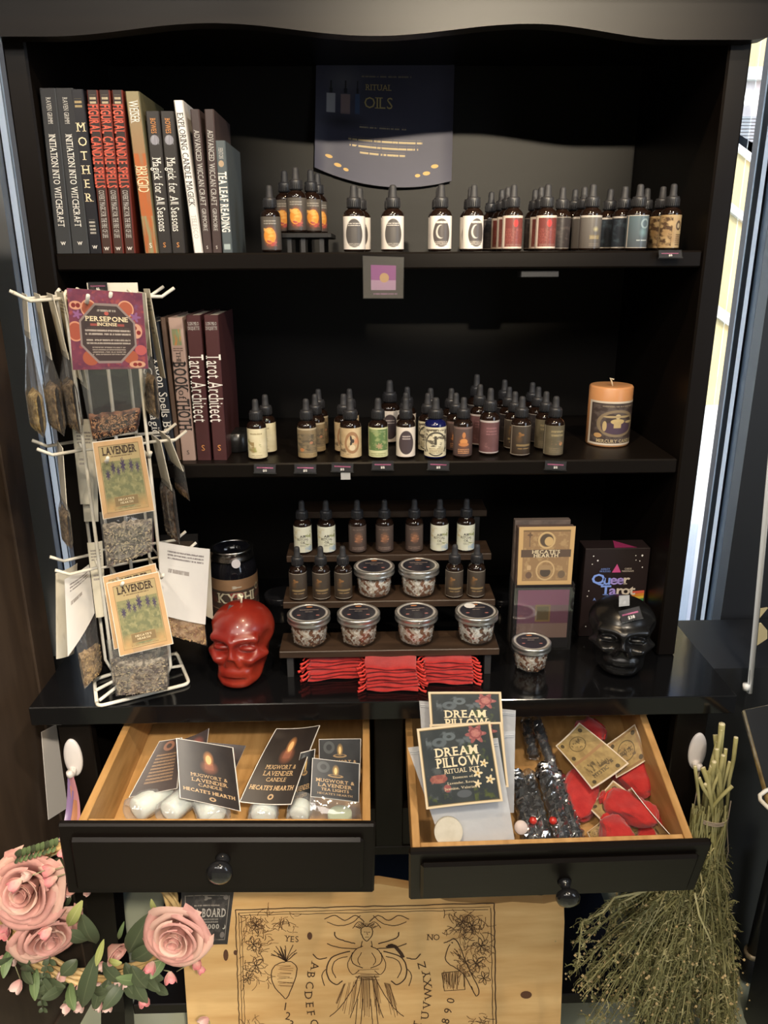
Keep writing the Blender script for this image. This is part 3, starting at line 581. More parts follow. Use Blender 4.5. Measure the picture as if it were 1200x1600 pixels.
for st, px, y, z, k, rz, lb in (
 ('moon', 425, ya, Z1, .97, 0, 'dropper bottle with orange moon label beside the low black riser'),
 ('moon', 466, .085, rs_top, 1, 0, 'front dropper bottle with orange moon label on the low black riser'),
 ('moon', 489, .125, rs_top, 1, .25, 'orange moon dropper bottle on the black riser, behind right of its front bottle'),
 ('moon', 449, .135, rs_top, 1, -.25, 'orange moon dropper bottle on the black riser, behind left of its front bottle'),
 ('moon', 499, .185, rs_top, 1, .5, 'orange moon dropper bottle at the back right of the black riser'),
 ('oval', 554, ya, Z1, 1.06, 0, 'dropper bottle with plain grey oval on white label, nearest the orange moon bottles'),
 ('oval', 563, .085, Z1, 1.06, 0, 'half hidden white label bottle behind the oval bottle nearest the orange moon bottles'),
 ('oval', 614, ya, Z1, 1.06, 0, 'dropper bottle with plain grey oval on white label, directly above the small purple card'),
 ('oval', 612, .085, Z1, 1.06, -.3, 'half hidden white label bottle behind the oval bottle above the purple card'),
 ('crescent', 688, ya, Z1, 1.06, 0, 'dropper bottle with crescent moon oval label, left of the two crescent bottles in front'),
 ('crescent', 685, .085, Z1, 1.06, -.3, 'half hidden crescent bottle behind the left crescent bottle'),
 ('crescent', 738, ya, Z1, 1.0, .25, 'dropper bottle with crescent moon oval label, right of the two crescent bottles in front'),
 ('crescent', 734, .085, Z1, 1.06, -.2, 'half hidden crescent bottle behind the right crescent bottle'),
 ('red', 799, ya, Z1, .97, .18, 'dropper bottle with dark red label, nearest the crescent bottles'),
 ('red', 790, .085, Z1, .97, .1, 'dark red label bottle directly behind the left front red one'),
 ('red', 781, .135, Z1, .97, 0, 'dark red label bottle third back behind the left front red one'),
 ('dark', 765, .19, Z1, .97, 0, 'dark bottle at the back beside the red label bottles'),
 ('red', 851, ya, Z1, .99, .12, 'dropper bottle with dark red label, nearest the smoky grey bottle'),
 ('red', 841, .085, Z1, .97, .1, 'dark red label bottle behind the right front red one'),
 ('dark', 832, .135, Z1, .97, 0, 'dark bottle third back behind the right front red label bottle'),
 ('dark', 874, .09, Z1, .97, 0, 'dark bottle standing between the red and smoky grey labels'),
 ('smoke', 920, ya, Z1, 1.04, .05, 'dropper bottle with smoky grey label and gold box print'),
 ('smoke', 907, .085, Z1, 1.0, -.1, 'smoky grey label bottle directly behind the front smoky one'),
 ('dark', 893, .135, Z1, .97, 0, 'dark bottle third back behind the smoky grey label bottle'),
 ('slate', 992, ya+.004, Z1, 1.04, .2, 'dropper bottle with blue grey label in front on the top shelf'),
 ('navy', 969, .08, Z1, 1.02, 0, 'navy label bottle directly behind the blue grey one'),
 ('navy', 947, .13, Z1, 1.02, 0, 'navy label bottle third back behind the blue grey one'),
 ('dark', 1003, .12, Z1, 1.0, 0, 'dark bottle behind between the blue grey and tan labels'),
 ('tan', 1043, ya, Z1, 1.0, .1, 'tan label dropper bottle at the right end of the top shelf'),
 ('tan', 1027, .085, Z1, 1.0, -.2, 'tan label bottle directly behind the one at the right end')):
    bottle(st, px, y, z, lb, g1, rz, k*tb, tb*.985)
b = MB(); xa, xb = at(441, 385, Y=.06).x, at(519, 385, Y=.06).x; b.box((xa, .055, Z1+.022), (xb, .235, Z1+.0295), .001)
r = thing('low_riser', 'low black display riser carrying orange moon bottles on the top shelf', 'riser', ((xa+xb)/2, .14, Z1)); part('riser_top', b, M('riser_black', (.006, .006, .007), .5), r)
for x in (xa+.008, xa+.03, xb-.02):
    for y in (.06, .215): b = MB(); b.box((x, y, Z1+.0002), (x+.007, y+.008, Z1+.022)); part('riser_leg', b, M('riser_leg', (.03, .03, .032), .5), r)
g2 = 'dropper bottles on the middle shelf'; yb = .038
for st, px, y, k, kz, rz, lb, bl in (
 ('botanic', 402, yb, 1, 1, 0, 'cream botanical label dropper bottle, leftmost on the middle shelf', 0),
 ('botanic', 417, .082, 1, 1, -.3, 'half hidden cream label bottle behind the leftmost botanical one', 0),
 ('forest', 480, yb, 1, 1, 0, 'brown forest label dropper bottle, second of the middle shelf front row', 0),
 ('forest', 494, .082, 1, 1, .1, 'brown forest label bottle directly behind the front forest one', 0),
 ('forest', 499, .135, 1, 1, .3, 'brown forest label bottle third back behind the front forest one', 0),
 ('art', 548, yb, 1.12, 1, 0, 'tan dropper bottle with a dark bird emblem label', 0),
 ('art', 538, .082, 1.05, 1, -.2, 'tan emblem bottle directly behind the front bird emblem one', 0),
 ('art', 547, .135, 1, 1, .2, 'tan emblem bottle third back behind the bird emblem one', 0),
 ('green', 591, yb, 1.02, 1, 0, 'green leafy label dropper bottle on the middle shelf', 0),
 ('blackoval', 609, .15, 1.15, 1.12, 0, 'black oval label bottle standing far back behind the green one', 0),
 ('blackoval', 634, yb, 1, 1, 0, 'black oval label dropper bottle in the front row beside the green one', 0),
 ('blackoval', 634, .09, 1, 1, .2, 'black oval label bottle directly behind the front black oval one', 0),
 ('blackoval', 636, .15, 1, 1, .2, 'black oval label bottle third back behind the front black oval one', 0),
 ('cedar', 680, yb, 1.14, 1, 0, 'cobalt blue dropper bottle with wide cream line art label', 1),
 ('cedar', 668, .082, 1, 1, -.2, 'half hidden bottle directly behind the cobalt blue one', 0),
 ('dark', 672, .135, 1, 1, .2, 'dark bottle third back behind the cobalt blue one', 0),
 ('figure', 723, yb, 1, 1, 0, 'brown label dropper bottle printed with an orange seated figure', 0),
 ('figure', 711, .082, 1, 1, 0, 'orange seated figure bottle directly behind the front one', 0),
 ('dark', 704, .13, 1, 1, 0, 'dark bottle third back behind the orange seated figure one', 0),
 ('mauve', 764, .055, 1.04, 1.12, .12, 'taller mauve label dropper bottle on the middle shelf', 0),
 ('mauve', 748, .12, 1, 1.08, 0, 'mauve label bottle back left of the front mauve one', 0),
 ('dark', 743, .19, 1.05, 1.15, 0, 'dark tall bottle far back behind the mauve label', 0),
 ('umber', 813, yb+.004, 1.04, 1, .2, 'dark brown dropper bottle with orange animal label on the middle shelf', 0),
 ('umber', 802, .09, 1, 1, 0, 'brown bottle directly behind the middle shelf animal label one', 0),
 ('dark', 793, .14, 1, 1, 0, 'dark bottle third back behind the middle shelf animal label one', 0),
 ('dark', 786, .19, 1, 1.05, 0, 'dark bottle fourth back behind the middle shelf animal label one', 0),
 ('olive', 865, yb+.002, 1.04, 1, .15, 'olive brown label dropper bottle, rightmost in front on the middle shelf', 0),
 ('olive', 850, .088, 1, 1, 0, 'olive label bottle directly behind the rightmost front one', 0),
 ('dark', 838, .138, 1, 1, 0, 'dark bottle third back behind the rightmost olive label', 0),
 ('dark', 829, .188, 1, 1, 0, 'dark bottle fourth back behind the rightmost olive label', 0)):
    bottle(st, px, y, Z2, lb, g2, rz, k*.98, kz, bl)
# black tin at the left of the middle shelf
b = MB(); p = at(367, 706, Z=Z2); b.lathe([(0, 0), (.029, 0), (.03, .002), (.03, .033), (.028, .034), (0, .034)], 32, p+V((0, .02, .0003)))
solo('tin', 'round black tin between the maroon books and the cream botanical bottle', 'tin', b, M('tin_black', (.012, .012, .013), .25), p+V((0, .02, 0)))

# ------------------------------------------------------------------ price tags in clear clips
CLEAR = film('clear_acrylic', (.96, .97, .98), clear=.90, white=.05, rough=.06, bump=.03)
TAGM = PM('price_card', (.050, .046, .052), [('lines', .5, .64, .78, .26, (.80, .22, .42), 1)], .35)
def pricetag(label, px, py, w, h, yf, price, tilt=0, foot=True, roll=0):
    c = at(px, py, Y=yf); t = thing('price_tag', label, 'price tag', c, 'price tags in clear clips')
    R_ = Matrix.Translation(c) @ Matrix.Rotation(roll, 4, 'Y') @ Matrix.Rotation(tilt, 4, 'X'); g = lambda x, y, z: R_ @ V((x, y, z))
    b = MB(); b.sheet(quad(g(-w/2, -.0012, -h/2), g(w/2, -.0012, -h/2), g(w/2, -.0012, h/2), g(-w/2, -.0012, h/2)), 1, 1, .0008)
    b.box((-w/2-.001, -.0022, -h/2-.001), (w/2+.001, .001, -h/2+.0006), T=R_)
    if foot: b.box((-w*.28, .001, h/2-.004), (w*.28, .030, h/2-.003), T=R_)
    part('clip', b, CLEAR, t)
    fn = quad(g(-w/2+.001, -.0004, -h/2+.001), g(w/2-.001, -.0004, -h/2+.001), g(w/2-.001, -.0004, h/2-.001), g(-w/2+.001, -.0004, h/2-.001))
    b = MB(); b.sheet(fn, 1, 1, .0004); cdp = part('card', b, TAGM, t)
    b = MB(); text(b, fn, price, .5, .25, .26, off=.0012, bold=1, serif=False); part('lettering', b, WHT, cdp)
    return t
for i, (px, py, pr_) in enumerate(((414, 732, '$15'), (477, 732, '$15'), (535, 730, '$15'), (598, 727, '$15'), (685, 727, '$15'), (868, 727, '$15'))):
    pricetag('small dark price tag on the middle shelf edge, below the '+('cream botanical', 'brown forest', 'bird emblem', 'green leafy', 'cobalt blue', 'rightmost olive')[i]+' bottle', px, py, .037, .0155, .002, pr_, tilt=-.15, roll=(.04, .03, .05, .02, .05, .06)[i])
pricetag('small dark price tag lying at the top shelf edge below the tan bottle', 1047, 397, .036, .013, -.004, '$15', tilt=-.5)
b = MB(); p = at(540, 744, Y=.001); b.sheet(quad(p+V((-.008, 0, -.006)), p+V((.008, 0, -.006)), p+V((.008, 0, .006)), p+V((-.008, 0, .006))), 1, 1, .0005)
solo('tape_strip', 'pale tape strip stuck on the shelf edge under the bird emblem price tag', 'tape', b, M('tape', (.42, .42, .42), .5), p)
b = MB(); p = at(843, 427, Y=.02); b.box(p+V((-.030, -.004, -.006)), p+V((.030, .03, .0035)), .001); solo('shelf_clip', 'small black plastic clip under the top shelf edge', 'clip', b, M('clip_black', (.03, .03, .032), .4), p)
# purple card in an acrylic holder
c = [at(566, 399, Y=.001), at(632, 401, Y=.001), at(631, 467, Y=-.004), at(567, 467, Y=-.004)]
t = thing('card_holder', 'clear acrylic holder with a small purple card hanging from the top shelf', 'card holder', c[3])
b = MB(); b.sheet(quad(c[3], c[2], c[1], c[0]), 1, 1, .0012); part('holder', b, CLEAR, t)
fn = quad(c[3]+V((.001, .0022, .001)), c[2]+V((-.001, .0022, .001)), c[1]+V((-.001, .0022, -.001)), c[0]+V((.001, .0022, -.001))); b = MB(); b.sheet(fn, 1, 1, .0005)
part('card', b, PM('purple_card', ('grad', (.12, .105, .085), (.085, .075, .062)), [('rect', .5, .50, .62, .60, (.36, .13, .30)), ('rect', .5, .32, .62, .24, (.52, .34, .44)), ('ell', .52, .5, .12, .12, (.62, .40, .20)), ('lines', .55, .12, .6, .07, (.35, .2, .28), 1)], .4), t)

# ------------------------------------------------------------------ ritual oils sign on the back panel
SG = [at(494, 96, Y=.378), at(710, 97, Y=.378), at(705, 283, Y=.372), at(492, 262, Y=.372)]
def sgn(u, v):
    a = SG[3]*(1-u)+SG[2]*u; d = SG[0]*(1-u)+SG[1]*u; p = a*(1-v)+d*v
    k = 4*u*(1-u); p = p+V((0, -.004*k*(1-v)-.010*max(0, (.12-u)/.12)**2*(1-v)-.004*max(0, (u-.9)/.1)**2, 0)); p.z += -.022*k*(1-v)**3-.004*k*v**6; return p
sgn.wh = (.29, .24)
t = thing('oils_sign', 'dark navy paper sign reading Ritual Oils in gold, curling below the cornice', 'sign', SG[3])
b = MB(); b.sheet(sgn, 20, 12, .0006, smooth=True)
FL = []
sp = part('paper', b, PM('sign_navy', ('noise', (.042, .041, .070), (.052, .050, .082), 2), [('soft', .20, .83, .16, .20, (.10, .10, .125)), ('rect', .11, .63, .063, .175, (.40, .39, .42)), ('rect', .215, .625, .068, .175, (.24, .17, .17)), ('rect', .302, .63, .034, .175, (.05, .085, .17)), ('soft', .20, .47, .2, .09, (.02, .02, .028)),
    ('lines', .51, .885, .36, .025, (.20, .17, .12), 1), ('lines', .49, .44, .34, .024, (.30, .25, .17), 1), ('lines', .51, .335, .54, .028, (.44, .34, .18), 1), ('lines', .50, .285, .50, .028, (.44, .34, .18), 1), ('lines', .49, .235, .33, .028, (.44, .34, .18), 1),
    ('ell', .10, .15, .028, .016, (.55, .34, .10)), ('ell', .165, .095, .028, .016, (.55, .34, .10)), ('ell', .225, .075, .02, .013, (.55, .34, .10)), ('ell', .875, .145, .028, .016, (.55, .34, .10)), ('ell', .815, .095, .028, .016, (.55, .34, .10)), ('ell', .75, .082, .02, .013, (.55, .34, .10))], .55), t)
b = MB(); text(b, sgn, 'RITUAL', .455, .78, .052, w=.185, off=.001); text(b, sgn, 'OILS', .455, .645, .095, w=.205, off=.001); part('lettering', b, M('sign_gold', (.42, .33, .14), .4), sp)
b = MB()
for cx, w_ in ((.11, .022), (.215, .024), (.302, .014)):
    b.sheet(lambda u, v, cx=cx, w_=w_: V(sgn(cx-w_/2+w_*u, .72+.045*v))+V((0, -.0006, 0)), 1, 1, 0); b.sheet(lambda u, v, cx=cx, w_=w_: V(sgn(cx-w_/4+w_/2*u, .765+.07*v))+V((0, -.0006, 0)), 1, 1, 0)
part('printed_bottles', b, M('sign_dark_print', (.014, .014, .02), .6), sp)

# ------------------------------------------------------------------ stepped wooden riser
WAL = M('walnut', (.030, .017, .010), .45, col2=(.052, .030, .018), nscale=6, stretch=(1.2, 14, 14), bump=.08, bscale=70)
LEGG = M('riser_grey', (.035, .034, .034), .5)
SY = [-.060, .012, .084, .156]; SPY = [1016, 939, 867, 799]
SZ = [at(609, SPY[i], Y=SY[i]).z for i in range(4)]
r = thing('step_riser', 'dark walnut four step display riser on the countertop', 'riser', (.01, .05, 0))
for i in range(4):
    x0 = (-.182, -.180, -.178, -.160)[i]; x1 = (.199, .201, .203, .203)[i]
    b = MB(); b.box((x0, SY[i], SZ[i]-.013), (x1, SY[i]+.071, SZ[i]), .0012); part('step_board', b, WAL, r)
    for x in (x0+.012, x1-.024):
        b = MB(); b.box((x, SY[i]+.006, .0003), (x+.011, SY[i]+.022, SZ[i]-.013)); part('support', b, LEGG, r)
def onstep(i, px, dy=.022):
    Y = SY[i]+dy; z = SZ[i]
    lo = 700.0; d = V((0, Y-CAM.y, z-CAM.z)); py = 800-FPX*(d.dot(CU)/d.dot(CF)); return at(px, py, Y=Y)
g3 = 'dropper bottles on the stepped riser'
top7 = (('airy', 474, 'leftmost'), ('airy', 511, 'second from the left'), ('copper', 559, 'leftmost of the three copper brown ones'), ('copper', 601, 'middle of the three copper brown ones'), ('copper', 647, 'rightmost of the three copper brown ones'), ('airy', 686, 'second from the right'), ('airy', 727, 'rightmost'))
for st, px, w_ in top7:
    p = onstep(2, px); bottle(st, px, p.y, SZ[2], ('pale air ritual oil bottle on the top riser step, ' if st == 'airy' else 'copper brown label bottle on the top riser step, ')+w_, g3, (.1 if px < 600 else -.05), 1.0, .98, x=p.x)
for px, w_ in ((467, 'left end'), (503, 'second from the left end'), (537, 'beside the left jar'), (709, 'beside the right jar'), (743, 'right end')):
    p = onstep(1, px, .018); bottle('umber', px, p.y, SZ[1], 'dark brown animal label bottle on the second riser step, '+w_, g3, (.12 if px < 600 else .02), .96, .97, x=p.x)

# ------------------------------------------------------------------ salt jars
ALU = M('jar_lid_metal', (.62, .61, .58), .28, metal=.9)
JGL = film('jar_glass', (.97, .985, .985), clear=.94, white=0, rough=.03, bump=.04)
def lidmat(n, sticker=None):
    L_ = [('ell', .5, .5, .46, .46, (.022, .022, .030)), ('lines', .5, .70, .5, .07, (.26, .20, .17), 1), ('lines', .5, .58, .2, .05, (.26, .21, .18), 1), ('ell', .5, .86, .09, .035, (.5, .20, .08)), ('ell', .25, .38, .05, .03, (.38, .15, .13)), ('ell', .74, .36, .05, .03, (.38, .15, .13))]
    if sticker: L_.append(('ell', .36, .80, .15, .15, (.75, .74, .72)))
    return PM(n, (.40, .38, .35), L_, .22)
LIDP = lidmat('lid_print'); LIDS = lidmat('lid_print_sticker', True)
def saltmat(n, c1, c2, c3):
    m = M(n, c1, .9, col2=c2, nscale=170, bump=1, bscale=260, contrast=(.46, .52)); t = m.node_tree; N = t.nodes; L = t.links; bs = N['Principled BSDF']
    src = bs.inputs['Base Color'].links[0].from_socket; tc = N.new('ShaderNodeTexCoord'); v = N.new('ShaderNodeTexNoise'); v.inputs['Scale'].default_value = 95; L.new(tc.outputs['Object'], v.inputs[0])
    r_ = N.new('ShaderNodeMapRange'); r_.inputs[1].default_value = .49; r_.inputs[2].default_value = .54; L.new(v.outputs[0], r_.inputs[0])
    mx = N.new('ShaderNodeMix'); mx.data_type = 'RGBA'; L.new(r_.outputs[0], mx.inputs[0]); L.new(src, mx.inputs[6]); mx.inputs[7].default_value = c4(c3); L.new(mx.outputs[2], bs.inputs['Base Color']); return m
SALTS = [saltmat('salt_a', (.56, .46, .36), (.74, .68, .60), (.20, .085, .045)), saltmat('salt_b', (.60, .52, .42), (.76, .71, .64), (.24, .11, .06)), saltmat('salt_c', (.70, .66, .58), (.78, .76, .70), (.16, .09, .06))]
def shell(b, prof, n, c=(0, 0, 0)): b.lathe(prof, n, c)
def jarmesh():
    b = MB(); b.lathe([(0, .001), (.027, .001), (.0305, .004), (.0335, .040), (.0330, .046)], 36); g = b.mesh('glass', JGL)
    b = MB(); b.lathe([(.0330, .0425), (.0375, .0430), (.0380, .0445), (.0370, .0465), (.0368, .0500), (.0378, .0512), (.0378, .0545), (.0366, .0560), (.0335, .0562), (.0332, .0556)], 40); rg = b.mesh('lid_ring', ALU)
    vs = [(0, 0, .0556)]+[(.0334*math.cos(a), .0334*math.sin(a), .0556) for a in [2*math.pi*i/32 for i in range(32)]]
    b = MB(); b.add(vs, [(0, 1+i, 1+(i+1) % 32) for i in range(32)], 0, [(.5+v[0]/.067, .5+v[1]/.067) for v in vs]); d1 = b.mesh('lid_disc', LIDP)
    b2 = MB(); b2.add(vs, [(0, 1+i, 1+(i+1) % 32) for i in range(32)], 0, [(.5+v[0]/.067, .5+v[1]/.067) for v in vs]); d2 = b2.mesh('lid_disc', LIDS)
    fills = []
    for q, sm in enumerate(SALTS):
        rnd = random.Random(q); b = MB(); P = [(0, .0025), (.024, .0025), (.0285, .006), (.0312, .034)]; n = 40; prof_ = P+[(.030, .036), (.018, .0375), (0, .037)]
        b.lathe(prof_, n); b.v = [(x*(1+rnd.uniform(-.02, .005)), y*(1+rnd.uniform(-.02, .005)), z+(rnd.uniform(-.0025, .0025) if z > .03 else 0)) for x, y, z in b.v]; 
        for _ in range(170):     # coarse crystals and petals pressed against the glass
            a = rnd.uniform(0, 2*math.pi); z = rnd.uniform(.005, .037); rr = .0275+.0035*min(1, z/.034); s_ = rnd.uniform(.0014, .0030); c = V((rr*math.cos(a), rr*math.sin(a), z))
            o = [c+V((rnd.uniform(-1, 1), rnd.uniform(-1, 1), rnd.uniform(-1, 1))).normalized()*s_*rnd.uniform(.6, 1) for _k in range(6)]
            o = [v if v.xy.length < .0318 else V((v.x*.0318/v.xy.length, v.y*.0318/v.xy.length, v.z)) for v in o]
            b.add(o, [(0, 1, 2), (0, 2, 3), (0, 3, 4), (1, 5, 2), (2, 5, 3), (3, 5, 4), (0, 4, 1), (1, 4, 5)], 1 if rnd.random() < .55 else 0)
        fills.append(b.mesh('salt', [sm, M('petal_bits', (.24, .11, .06), .8, col2=(.45, .28, .16), nscale=40)]))
    return g, rg, d1, d2, fills
JG, JR, JD1, JD2, JF = jarmesh()
def jar(x, y, z, label, f, sticker=False, rz=0, k=1.0):
    t = thing('salt_jar', label, 'jar', (x, y, z+.0003), 'glass jars of bath salt', rz); t.scale = (k, k, k)
    obj('glass', JG, t); l = obj('lid_ring', JR, t); obj('lid_disc', JD2 if sticker else JD1, l); tag(obj('salt', JF[f], t), kind='stuff')
for px, f, lb, stk in ((484, 0, 'leftmost jar of bath salt on the bottom riser step', 0), (561, 0, 'second jar from the left on the bottom riser step, pinkish brown salt', 0), (650, 1, 'third jar from the left on the bottom riser step', 0), (743, 2, 'rightmost bottom step jar with a white sticker on its lid', 1)):
    p = onstep(0, px, .036); jar(p.x, p.y, SZ[0], lb, f, stk, rz=(px % 7)*.02)
for px, lb in ((585, 'left jar of bath salt on the second riser step'), (654, 'right jar of bath salt on the second riser step')):
    p = onstep(1, px, .033); jar(p.x, p.y, SZ[1], lb, 1, k=.985)
p = at(828, 1042, Z=0); jar(p.x, p.y, 0, 'jar of bath salt standing alone on the countertop before the pink panelled card holder', 0, k=.92)

# ------------------------------------------------------------------ red pouches under the riser
REDC = M('red_cotton', (.36, .011, .010), .9, col2=(.45, .022, .018), nscale=60, bump=.5, bscale=700, sheen=.3); REDS = M('red_string', (.60, .04, .03), .85)
rnd = random.Random(3)
def pouch_flat(label, cx, cy, z, L_, D_, th, rz, grp):
    t = thing('drawstring_pouch', label, 'pouch', (cx, cy, z), grp, rz); b = MB(); ph = rnd.uniform(0, 6)
    def fn(u, v):      # folded flat cloth: closed loop profile swept along x with a soft wave
        x = (u-.5)*L_; a = 2*math.pi*v; e = .55
        c_, s_ = math.cos(a), math.sin(a); y = D_/2*math.copysign(abs(c_)**e, c_); zz = th/2*math.copysign(abs(s_)**.8, s_)
        end = 1-.25*max(0, abs(2*u-1)-.8)/.2
        return V((x+.002*math.sin(a*2+ph), y+.0015*math.sin(u*9+ph), th/2+zz*end+.0010*math.sin(u*7+ph)))
    b.sheet(fn, 14, 16, 0, smooth=True); n = 15
    b.add([fn(0, j/16) for j in range(16)], [tuple(range(15, -1, -1))]); b.add([fn(1, j/16) for j in range(16)], [tuple(range(16))])
    obj('cloth', b.mesh('cloth', REDC), t)
    for s_ in (-1, 1):
        b = MB(); x = s_*L_/2; y = -D_*.30; q = rnd.uniform(.5, 1)
        pts = [V((x-s_*.006, y, th*.6)), V((x+s_*.003, y-.006*q, th*.7)), V((x+s_*.009*q, y-.012*q, th*.35)), V((x+s_*(.012+.004*q), y-.018*q, .0022))]
        b.tube(pts, [.0016, .0017, .0016, .0026], 6); b.tube([V((x+s_*.001, y+.01, th*.5)), V((x+s_*.008, y+.004, th*.6)), V((x+s_*.012, y-.004, th*.4))], .0014, 6); obj('drawstring', b.mesh('drawstring', REDS), t)
for si, (px, py, n, L_, D_, rz, w_) in enumerate(((520, 1064, 6, .092, .062, .10, 'left'), (613, 1082, 7, .088, .064, -.02, 'middle'), (703, 1070, 7, .084, .062, -.05, 'right'))):
    p = at(px, py, Z=0); th = (.0060, .0062, .0058)[si]; z = .0004
    NM = ('lowest', 'second from the bottom', 'third from the bottom', 'fourth from the bottom', 'fifth from the bottom', 'sixth from the bottom', 'topmost')
    for k in range(n):
        pouch_flat('folded red pouch in the %s stack under the riser, %s' % (w_, NM[k] if k < n-1 else 'topmost'), p.x+rnd.uniform(-.002, .002), p.y+D_/2+.0022*k+rnd.uniform(-.002, .002), z, L_*rnd.uniform(.93, 1), D_, th, rz+rnd.uniform(-.05, .05), 'red pouches under the riser'); z += th*.93

# ------------------------------------------------------------------ skull candles
def skull_mesh(name, mats):
    """solid skull: distance field sampled radially, face towards -y, width about .10"""
    nu, nv = 120, 84
    th = np.linspace(0, 2*np.pi, nu, endpoint=False); ph = np.linspace(.02, np.pi-.02, nv)
    TH, PH = np.meshgrid(th, ph); D = np.stack([np.sin(PH)*np.sin(TH), -np.sin(PH)*np.cos(TH), np.cos(PH)], -1).reshape(-1, 3); C = np.array([0, -.010, .058])
    def ell(p, c, r): q = (p-np.array(c))/np.array(r); k0 = np.linalg.norm(q, axis=1); k1 = np.linalg.norm(q/np.array(r), axis=1); return k0*(k0-1)/np.maximum(k1, 1e-9)
    def cap(p, a, b_, r): a = np.array(a); b_ = np.array(b_); pa = p-a; ba = b_-a; h = np.clip(pa@ba/(ba@ba), 0, 1); return np.linalg.norm(pa-h[:, None]*ba, axis=1)-r
    def un(a, b_, k): h = np.clip(.5+.5*(b_-a)/k, 0, 1); return b_*(1-h)+a*h-k*h*(1-h)
    def sub(a, b_, k): h = np.clip(.5-.5*(a+b_)/k, 0, 1); return a*(1-h)-b_*h+k*h*(1-h)
    def field(p):
        q = p.copy(); q[:, 0] = np.abs(q[:, 0])
        d = ell(p, (0, .003, .086), (.0510, .054, .0425))
        d = un(d, ell(p, (0, -.024, .052), (.0400, .034, .050)), .014)
        d = un(d, ell(p, (0, -.030, .023), (.0355, .032, .023)), .010)
        d = un(d, ell(p, (0, .010, .040), (.036, .038, .040)), .02)
        d = un(d, cap(q, (.004, -.052, .0865), (.032, -.041, .0875), .0072), .008)
        d = un(d, cap(q, (.026, -.050, .056), (.042, -.026, .060), .0085), .008)
        d = un(d, cap(p, (0, -.056, .083), (0, -.063, .064), .0055), .006)
        d = sub(d, ell(q, (.0215, -.058, .0735), (.0175, .020, .0120)), .006)
        d = un(d, ell(q, (.0210, -.0440, .0725), (.0125, .006, .0048)), .003)
        d = sub(d, ell(p, (0, -.0690, .0510), (.0085, .009, .0085)), .004)
        d = un(d, cap(q, (.0105, -.057, .047), (.006, -.061, .060), .0032), .003)
        d = sub(d, ell(q, (.051, -.026, .079), (.010, .020, .016)), .010)
        d = sub(d, ell(q, (.0395, -.042, .034), (.009, .018, .014)), .008)
        d = un(d, ell(p, (0, -.048, .0345), (.025, .014, .0095)), .005)
        d = un(d, ell(p, (0, -.048, .0140), (.024, .013, .0085)), .005)
        d = sub(d, ell(p, (0, -.064, .0240), (.026, .013, .0024)), .003)
        for i in range(4):
            x = .0032+.0060*i; d = sub(d, cap(q, (x, -.0635+.0011*i*i, .039), (x, -.0635+.0011*i*i, .010), .0007), .0016)
        return d
    R0 = np.full(len(D), .002); R1 = np.full(len(D), .10)
    tt = np.full(len(D), .12)
    for _ in range(70): tt = tt-np.clip(field(C+D*tt[:, None]), -.01, .01)*.8; tt = np.maximum(tt, .004)
    P = C+D*tt[:, None]; P[:, 2] = np.maximum(P[:, 2], 0)
    top = P[:nu].mean(0); bot = P[-nu:].mean(0); vs = [tuple(x) for x in P]+[tuple(top), tuple(bot)]; n = nu*nv
    fs = [(j*nu+i, (j+1)*nu+i, (j+1)*nu+(i+1) % nu, j*nu+(i+1) % nu) for j in range(nv-1) for i in range(nu)]
    fs += [(n, i, (i+1) % nu) for i in range(nu)]+[(n+1, (nv-1)*nu+(i+1) % nu, (nv-1)*nu+i) for i in range(nu)]
    b = MB(); b.add(vs, fs, smooth=True); return b.mesh(name, mats)
REDW = M('red_wax', (.17, .010, .007), .32, spec=.5, col2=(.25, .024, .010), nscale=14, sss=.15, coat=.25)
BLKW = M('black_wax', (.006, .0058, .006), .27, spec=.45)
p = at(379, 1083, Z=0); p.x -= .004
t = thing('skull_candle', 'glossy red skull candle with white wick and price tag', 'candle', (p.x, p.y+.062, 0), 'skull candles', -.16); t.scale = (1.07, 1.05, 1.07)
obj('skull', skull_mesh('skull', REDW), t); b = MB(); b.tube([V((0, .003, .127)), V((.001, .003, .137)), V((-.003, .001, .143))], .0019, 8); b.tube([V((-.003, .003, .1385)), V((.004, .003, .1385))], .0014, 6); obj('wick', b.mesh('wick', M('wick', (.8, .72, .52), .8)), t)
p = at(982, 1062, Z=0)
t = thing('skull_candle', 'glossy black skull candle with clear price tag', 'candle', (p.x, p.y+.060, 0), 'skull candles', -.26); t.scale = (1.13, 1.08, .98)
obj('skull', skull_mesh('skull', BLKW), t)
pricetag('dark price tag with pink script resting on the red skull candle', 370, 955, .032, .018, -.054, '$38', tilt=-.95, foot=False, roll=.25)
q = pricetag('clear clip price tag with red script resting on the black skull candle', 985, 960, .037, .021, -.071, '$38', tilt=-.45, foot=False, roll=-.26)
c = at(975, 938, Y=-.058); b = MB(); b.sheet(quad(c+V((-.009, -.004, -.010)), c+V((.009, -.004, -.008)), c+V((.010, .004, .008)), c+V((-.008, .004, .007))), 1, 1, .0008); part('clip_tab', b, film('tab_plastic', (.8, .84, .86), clear=.45, white=.5, rough=.2), q)

